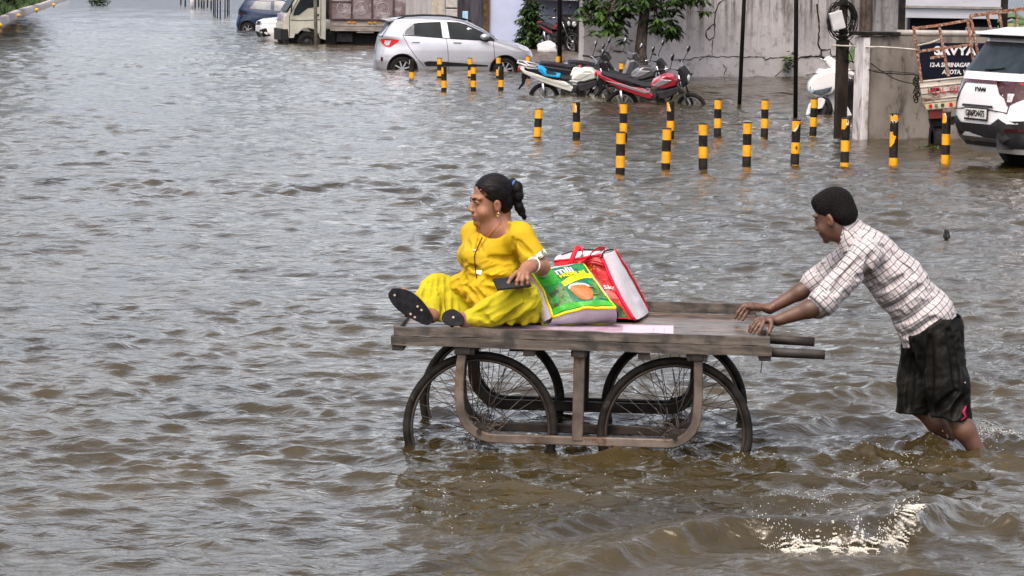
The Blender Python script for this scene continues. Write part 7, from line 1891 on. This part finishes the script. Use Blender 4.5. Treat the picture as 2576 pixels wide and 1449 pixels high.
# ================================================================== bags on the cart
class BoxBag:
    def __init__(s, F, B, bulge, wallb=.012, seed=0):
        s.F = [Vector(p) for p in F]; s.B = [Vector(p) for p in B]; s.bulge = bulge; s.wb = wallb; s.seed = seed      # TL, TR, BR, BL
        s.n = ((s.F[1] - s.F[0]).cross(s.F[3] - s.F[0])).normalized()
        if s.n.dot(s.F[0] - s.B[0]) < 0: s.n = -s.n
    def S(s, u, v, off=0.0):
        cu_, cv_ = .5 + (u - .5) * (1 - .075 * math.sin(math.pi * v)), .5 + (v - .5) * (1 - .07 * math.sin(math.pi * u))
        u, v = cu_ + .010 * MN.noise(Vector((v * 5, s.seed, u * 3))), cv_ + .010 * MN.noise(Vector((u * 5, s.seed + 3, v * 3)))
        tl, tr, br, bl = s.F; p = bl * (1 - u) * (1 - v) + br * u * (1 - v) + tr * u * v + tl * (1 - u) * v
        e = (16 * u * (1 - u) * v * (1 - v)); e = max(e, 0) ** .55
        w = .011 * MN.noise(Vector((u * 4.2 + s.seed, v * 4.2, 2.3))) + .005 * MN.noise(Vector((u * 11 + s.seed, v * 9, 5)))
        sc = .020 * math.sin(math.pi * u) * 0
        return p + s.n * (s.bulge * e + w * min(1, e * 3 + .2) + off)
    def front(s, m, name, par, n=30):
        vs = [s.S(i / n, j / n) for i in range(n + 1) for j in range(n + 1)]
        return MB().add(vs, [(i * (n + 1) + j, (i + 1) * (n + 1) + j, (i + 1) * (n + 1) + j + 1, i * (n + 1) + j + 1) for i in range(n) for j in range(n)], 0, True).build(name, m, par)
    def walls(s, m, name, par, n=22, k=6):
        mb = MB(); ctr = sum(s.F + s.B, Vector()) / 8
        for e in range(4):
            a, b = e, (e + 1) % 4; vs = []
            out = ((s.F[a] + s.F[b] + s.B[a] + s.B[b]) / 4 - ctr).normalized()
            for i in range(n + 1):
                t = i / n; f = s.F[a].lerp(s.F[b], t); q = s.B[a].lerp(s.B[b], t)
                if e == 0 or e == 2: uu = t if e == 0 else 1 - t; f = s.S(uu, 1 if e == 0 else 0)
                else: vv = 1 - t if e == 1 else t; f = s.S(1 if e == 1 else 0, vv)
                for j in range(k + 1):
                    r_ = j / k; p = f.lerp(q, r_) + out * (s.wb * 4 * r_ * (1 - r_) * (.6 + .4 * math.sin(math.pi * t)) + .007 * MN.noise(Vector((t * 7, r_ * 2, s.seed + e))) * math.sin(math.pi * r_)); vs.append(p)
            mb.add(vs, [(i * (k + 1) + j, (i + 1) * (k + 1) + j, (i + 1) * (k + 1) + j + 1, i * (k + 1) + j + 1) for i in range(n) for j in range(k)], 0, True)
        mb.add(s.B, [(0, 1, 2, 3)]); return mb.build(name, m, par)
    def edge(s, path, r, m, name, par, flat=None):
        return MB().tube([s.S(u, v, .001) for u, v in path], r, 7, flat=flat).build(name, m, par)
    def patch(s, poly, m, name, par, off=.0012):
        bm = bmesh.new(); bv = [bm.verts.new((x, y, 0)) for x, y in poly]; bm.faces.new(bv); bmesh.ops.triangulate(bm, faces=bm.faces)
        for _ in range(5):
            ed = [e for e in bm.edges if e.calc_length() > .06]
            if ed: bmesh.ops.subdivide_edges(bm, edges=ed, cuts=1)
        bmesh.ops.triangulate(bm, faces=bm.faces); bm.verts.index_update()
        V = [s.S(v.co.x, v.co.y, off) for v in bm.verts]; Fc = [[v.index for v in f.verts] for f in bm.faces]; bm.free()
        return MB().add(V, Fc, 0, True).build(name, m, par)
    def text(s, txt, u0, v0, hu, hv, m, par, off=.0062, rot=0.0, bold=.02, shear=0, name="lettering"):
        cu = bpy.data.curves.new("t", 'FONT'); cu.body = txt; cu.size = 1; cu.offset = bold; cu.shear = shear; cu.resolution_u = 3
        t = bpy.data.objects.new("t", cu); C.objects.link(t); dg = bpy.context.evaluated_depsgraph_get(); me = bpy.data.meshes.new_from_object(t.evaluated_get(dg)); bpy.data.objects.remove(t); bpy.data.curves.remove(cu)
        bm = bmesh.new(); bm.from_mesh(me); 
        for _ in range(2):
            ed = [e for e in bm.edges if e.calc_length() > .3]
            if ed: bmesh.ops.subdivide_edges(bm, edges=ed, cuts=1)
        c, s_ = math.cos(rot), math.sin(rot)
        for v in bm.verts:
            x, y = v.co.x * hu, v.co.y * hv; v.co = s.S(u0 + x * c - y * s_, v0 + x * s_ + y * c, off)
        bm.to_mesh(me); bm.free(); return mesh_obj(name, me, m, par)
fab = lambda n, c, **k: mat(n, c, k.pop('rough', .35), 0, var=k.pop('var', .08), scale=k.pop('scale', 6), bump=.25, bscale=70, **k)
gz = DZ + .012
B_BL, B_BR = G(1366, 818, gz), G(1546, 812, gz)
yb = B_BL.y
tea = BoxBag([D(1338, 688, yb + .17), D(1468, 664, yb + .19), D(1550, 775, yb - .03), D(1390, 799, yb - .035)],
             [D(1330, 704, yb + .22), D(1455, 680, yb + .24), B_BR, B_BL], .048, .026, 1)
tb_ = empty("tea_bag", tuple(B_BL), 0, "stuffed green and yellow tea bag with a cup picture, beside the seated woman", "bag")
class TB(object): pass
def fixpar(par):
    for ch in list(par.children): ch.location = -Vector(par.location)
g_mid = fab("green_print", (.012, .23, .05)); g_br = fab("bright_green", (.05, .42, .015), col2=(.02, .30, .03)); g_dk = fab("deep_green", (.004, .055, .026)); g_teal = fab("teal_print", (.004, .13, .065))
yl = fab("yellow_print", (.78, .62, .004)); wt = fab("white_woven", (.62, .58, .62), var=.12, scale=4, dirt=(.40, .35, .36), dlevel=.66)
leafp = fab("leaf_print", (.05, .14, .025), col2=(.004, .022, .008), scale=26, var=.3); leafp2 = fab("pale_leaf_print", (.13, .24, .07), col2=(.02, .07, .02), scale=34)
tea.front(g_mid, "front_panel", tb_); tea.walls(wt, "side_panel", tb_)
tea.edge([(1, 1 - i / 14) for i in range(15)], .0035, yl, "piping", tb_)
tea.edge([(i / 14, 0) for i in range(15)], .0075, yl, "piping", tb_); tea.edge([(0, i / 14) for i in range(15)], .0065, yl, "piping", tb_); tea.edge([(i / 14, 1) for i in range(15)], .003, g_mid, "piping", tb_)
MB().tube([tea.B[3].lerp(tea.B[2], i / 14) + Vector((0, 0, .004 * math.sin(i))) for i in range(15)], .004, 6).build("piping", yl, tb_)
MB().tube([tea.B[3].lerp(tea.B[0], i / 14) + Vector((-.004 * math.sin(i * 1.3), 0, 0)) for i in range(15)], .004, 6).build("piping", yl, tb_)
tea.patch([(.02, .60), (.36, .56), (.36, .97), (.02, .97)], g_br, "print_panel", tb_)
tea.patch([(.36, .70), (.97, .72), (.97, .98), (.36, .98)], g_teal, "print_panel", tb_)
tea.patch([(.36, .56), (.55, .66), (.80, .73), (.97, .72), (.97, .62), (.78, .60), (.58, .54), (.38, .46)], yl, "print_panel", tb_, .0018)
tea.patch([(.38, .46), (.58, .54), (.78, .60), (.97, .62), (.97, .12), (.38, .12)], g_teal, "print_panel", tb_)
tea.patch([(.02, .14), (.38, .12), (.36, .30), (.30, .40), (.22, .46), (.10, .42), (.02, .44)], leafp2, "print_panel", tb_, .0016)
tea.patch([(.05, .42), (.20, .47), (.34, .52), (.37, .40), (.22, .36), (.08, .33)], leafp, "print_panel", tb_, .0022)
tea.patch([(.84, .16), (.98, .16), (.98, .60), (.92, .56), (.86, .40)], leafp2, "print_panel", tb_, .0020)
tea.patch([(.02, .03), (.98, .03), (.98, .12), (.5, .115), (.02, .13)], g_br, "print_panel", tb_, .0024)
cup = [(.44, .40), (.46, .30), (.50, .21), (.56, .15), (.72, .15), (.77, .21), (.80, .30), (.80, .40), (.74, .45), (.62, .47), (.50, .45)]
tea.patch([(u_, v_) for u_, v_ in [(.43, .395), (.44, .44), (.50, .49), (.62, .515), (.75, .49), (.81, .44), (.81, .395), (.74, .36), (.5, .36)]], wt, "cup_rim", tb_, .0030)
tea.patch(cup, fab("tea_cup_orange", (.52, .15, .02), col2=(.34, .08, .012)), "cup_body", tb_, .0040)
MB().tube([tea.S(u_, v_, .005) for u_, v_ in [(.78, .38), (.86, .40), (.90, .32), (.87, .23), (.78, .22)]], .0042, 7).build("cup_handle", fab("handle_green", (.12, .22, .05)), tb_)
tea.text("mili", .36, .765, .25, .25, wt, tb_, bold=.035); tea.text("PREMIUM", .385, .655, .128, .120, yl, tb_, bold=.03, rot=R(5))
tea.patch([(.14 + .055 * math.cos(a * .5236), .86 + .06 * math.sin(a * .5236)) for a in range(12)], fab("round_badge", (.5, .55, .45), col2=(.08, .2, .08), scale=40), "badge", tb_, .003)
fixpar(tb_)
# red and white carrier bag
R_BR, R_GR = G(1598, 806, gz), G(1632, 782, gz)
yr = R_BR.y
rb_ = empty("shopping_bag", tuple(R_BR), 0, "big red and white zipped shopping bag leaning behind the green tea bag", "bag")
red = BoxBag([D(1394, 658, yr + .20), D(1512, 640, yr + .10), R_BR, G(1420, 812, gz) + Vector((0, .12, 0))],
             [D(1410, 646, yr + .34), D(1546, 628, yr + .24), R_GR, G(1430, 790, gz) + Vector((0, .12, 0))], .034, .024, 4)
rd = fab("red_print", (.52, .010, .012), col2=(.42, .006, .010)); rdp = fab("red_binding", (.62, .008, .03))
red.front(rd, "front_panel", rb_); red.walls(wt, "gusset", rb_)
red.edge([(1, 1 - i / 16) for i in range(17)], .012, rdp, "binding", rb_, flat=(.35, 1)); red.edge([(i / 16, 1) for i in range(17)], .006, rdp, "binding", rb_)
MB().tube([red.B[1].lerp(red.B[2], i / 16) + red.n * 0 + Vector((.010 * math.sin(math.pi * i / 16), 0, .004 * math.sin(i * 1.7))) for i in range(17)], .0065, 7).build("binding", rdp, rb_)
red.patch([(.40, .02), (.92, .02), (.92, .16), (.84, .28), (.62, .30), (.44, .22)], leafp, "print_panel", rb_, .002)
red.patch([(.72, .30), (.96, .30), (.94, .38), (.84, .42), (.74, .40)], fab("pink_print_patch", (.55, .12, .12)), "print_panel", rb_, .0022)
red.text("5kg", .80, .44, .15, .095, wt, rb_, bold=.02)
og = fab("orange_emblem", (.75, .20, .01))
for q in range(5):
    a = 1.2566 * q + .3; red.patch([(.74 + .012 * math.cos(a), .80 + .010 * math.sin(a)), (.74 + .06 * math.cos(a - .35), .80 + .045 * math.sin(a - .35)), (.74 + .075 * math.cos(a), .80 + .055 * math.sin(a)), (.74 + .06 * math.cos(a + .35), .80 + .045 * math.sin(a + .35))], og, "emblem", rb_, .0025)
def ribbon(pts, w, m, name, par):
    Pq = [Vector(p) for p in pts]; vs = []
    Q_ = []
    for i in range(len(Pq) - 1):
        for k in range(6):
            t = k / 6; p0 = Pq[max(i - 1, 0)]; p1 = Pq[i]; p2 = Pq[i + 1]; p3 = Pq[min(i + 2, len(Pq) - 1)]
            Q_.append(.5 * ((2 * p1) + (p2 - p0) * t + (2 * p0 - 5 * p1 + 4 * p2 - p3) * t * t + (3 * p1 - p0 - 3 * p2 + p3) * t ** 3))
    Q_.append(Pq[-1]); return MB().tube(Q_, w, 8, flat=(.14, 1)).build(name, m, par)
yh_ = yr + .10
ribbon([D(1428, 690, yh_ + .0), D(1436, 662, yh_ - .01), D(1447, 632, yh_), D(1457, 622, yh_ + .02), D(1466, 632, yh_ + .03), D(1462, 645, yh_ + .05)], .012, rdp, "carry_handle", rb_)
ribbon([D(1440, 672, yh_ + .02), D(1462, 662, yh_ + .0), D(1480, 648, yh_ - .01), D(1492, 632, yh_), D(1508, 625, yh_ + .03), D(1520, 628, yh_ + .07)], .014, rdp, "carry_handle", rb_)
ribbon([D(1436, 680, yh_ - .01), D(1460, 664, yh_ - .03), D(1485, 656, yh_ - .03), D(1520, 664, yh_ - .04)], .014, rdp, "carry_handle", rb_)
top = lambda t, s_: (red.S(t, 1).lerp(red.B[0].lerp(red.B[1], t), s_)) + Vector((0, 0, .030 * math.sin(math.pi * s_) * math.sin(math.pi * min(1, t * .9 + .1))))
n_, k_ = 16, 8
MB().add([top(i / n_, j / k_) for i in range(n_ + 1) for j in range(k_ + 1)], [(i * (k_ + 1) + j, (i + 1) * (k_ + 1) + j, (i + 1) * (k_ + 1) + j + 1, i * (k_ + 1) + j + 1) for i in range(n_) for j in range(k_)], 0, True).build("zip_top", wt, rb_)
MB().tube([top(.10 + .85 * i / 14, .42) + Vector((0, 0, .003)) for i in range(15)] + [red.S(1, .97, .004), red.S(.985, .93, .008)], [.003] * 4 + [.004] * 4 + [.005] * 7 + [.008, .006], 7).build("zip", blk_pl, rb_)
fixpar(rb_)

# ================================================================== broken crest, spray and bubbles
foam_m, fn, fl, fbs = new_mat("broken_water")
fbs.inputs['Base Color'].default_value = (.80, .77, .68, 1); fbs.inputs['Roughness'].default_value = .12; fbs.inputs['IOR'].default_value = 1.33; fbs.inputs['Transmission Weight'].default_value = .35
def ico(r):
    t = (1 + 5 ** .5) / 2; v = np.array([(-1, t, 0), (1, t, 0), (-1, -t, 0), (1, -t, 0), (0, -1, t), (0, 1, t), (0, -1, -t), (0, 1, -t), (t, 0, -1), (t, 0, 1), (-t, 0, -1), (-t, 0, 1)], float); v /= np.linalg.norm(v[0])
    f = [(0, 11, 5), (0, 5, 1), (0, 1, 7), (0, 7, 10), (0, 10, 11), (1, 5, 9), (5, 11, 4), (11, 10, 2), (10, 7, 6), (7, 1, 8), (3, 9, 4), (3, 4, 2), (3, 2, 6), (3, 6, 8), (3, 8, 9), (4, 9, 5), (2, 4, 11), (6, 2, 10), (8, 6, 7), (9, 8, 1)]
    return v, np.array(f)
IV, IF = ico(1)
def spray(name, spots, label, cat):
    """spots: (x, y, z, r, squash)"""
    V, Fq = [], []
    for i, (x, y, z, r_, sx, sy, sz) in enumerate(spots):
        a = random.random() * 6.28; c, s_ = math.cos(a), math.sin(a); v = IV * np.array([sx, sy, sz]) * r_
        v = np.stack([v[:, 0] * c - v[:, 1] * s_, v[:, 0] * s_ + v[:, 1] * c, v[:, 2]], -1) + np.array([x, y, z]); V.append(v); Fq.append(IF + 12 * i)
    o = mesh_obj(name, np_mesh(name, np.concatenate(V), np.concatenate(Fq), True), foam_m); tag(o, label, None, kind="stuff"); return o
random.seed(99)
def along(pts, t):
    n = len(pts) - 1; q = min(int(t * n), n - 1); f = t * n - q; return pts[q][0] * (1 - f) + pts[q + 1][0] * f, pts[q][1] * (1 - f) + pts[q + 1][1] * f
def crest_at(t):
    n = len(CREST) - 1; q = min(int(t * n), n - 1); f = t * n - q; return CREST[q][0] * (1 - f) + CREST[q + 1][0] * f, CREST[q][1] * (1 - f) + CREST[q + 1][1] * f
sp = []
for i in range(34000):
    t = random.random(); x_, y_ = crest_at(t); tap = math.sin(math.pi * min(1, max(0, t))) ** .6
    o_ = random.gauss(.015, .065) * tap; x_ += random.gauss(0, .012); y_ += o_
    n1 = 1 - abs(MN.noise(Vector((x_ * 12, y_ * 3.2, 1))) * 2.2); n2_ = 1 - abs(MN.noise(Vector((x_ * 30, y_ * 7, 7))) * 2.0); n3 = MN.noise(Vector((x_ * 4.5, 3, 2)))
    if n1 * .6 + n2_ * .5 + n3 * .5 + (.22 if o_ < .0 else 0) - abs(o_) * 2.4 < .66: continue
    wz = water_z(x_, y_); r_ = .0008 + .0020 * random.random() ** 3
    sp.append((x_, y_, wz + random.random() * .005, r_, random.uniform(1, 2.2), 1, random.uniform(.5, 1)))
for i in range(240):
    t = random.random(); x_, y_ = crest_at(t); x_ += random.gauss(0, .02); y_ += random.gauss(.03, .05); sp.append((x_, y_, water_z(x_, y_) + abs(random.gauss(0, .028)), random.uniform(.001, .0030), 1, 1, random.uniform(1, 1.8)))
for i in range(420):   # ragged lip along the front
    t = random.random(); x_, y_ = crest_at(t); x_ += random.gauss(0, .01); y_ -= .02 + .02 * MN.noise(Vector((x_ * 12, 0, 9))) + abs(random.gauss(0, .012)); sp.append((x_, y_, water_z(x_, y_) + .004, random.uniform(.0010, .0026), random.uniform(.6, 1.4), 1, random.uniform(.8, 2.0)))
print("foam", len(sp))
spray("splash_foam", sp, "white broken crest of the bow wave curling in the foreground", None)
sp = []
for (cx, cy, sx, sy, n_, hz) in ((2478, 1110, 16, 10, 260, .03), (2530, 1098, 34, 6, 260, .012), (2400, 1118, 40, 8, 220, .012), (2250, 1160, 90, 22, 240, .004), (2170, 1170, 60, 30, 120, .004), (2050, 1265, 60, 14, 150, .004), (1400, 1120, 30, 8, 50, .006), (1720, 1128, 50, 10, 90, .006),
                                 (1150, 1270, 60, 35, 90, .002), (1230, 1225, 90, 30, 60, .002), (1890, 1160, 30, 12, 70, .004), (1600, 1215, 120, 30, 60, .002)):
    for i in range(int(n_ * .55)):
        g = G(cx + random.gauss(0, sx), cy + random.gauss(0, sy), 0); sp.append((g.x, g.y, water_z(g.x, g.y) + abs(random.gauss(0, hz)), random.uniform(.0008, .0032), random.uniform(1, 1.8), 1, .6))
spray("spray_bubbles", sp, "droplets and bubbles round the wading man's legs and the cart wheels", None)
sc_ = G(2381, 603); o = blob("floating_scrap", (sc_.x, sc_.y, .035), (.024, .02, .05), 5, blk_pl, .35, 6); tag(o, "small black scrap sticking out of the water behind the man's back", "debris")
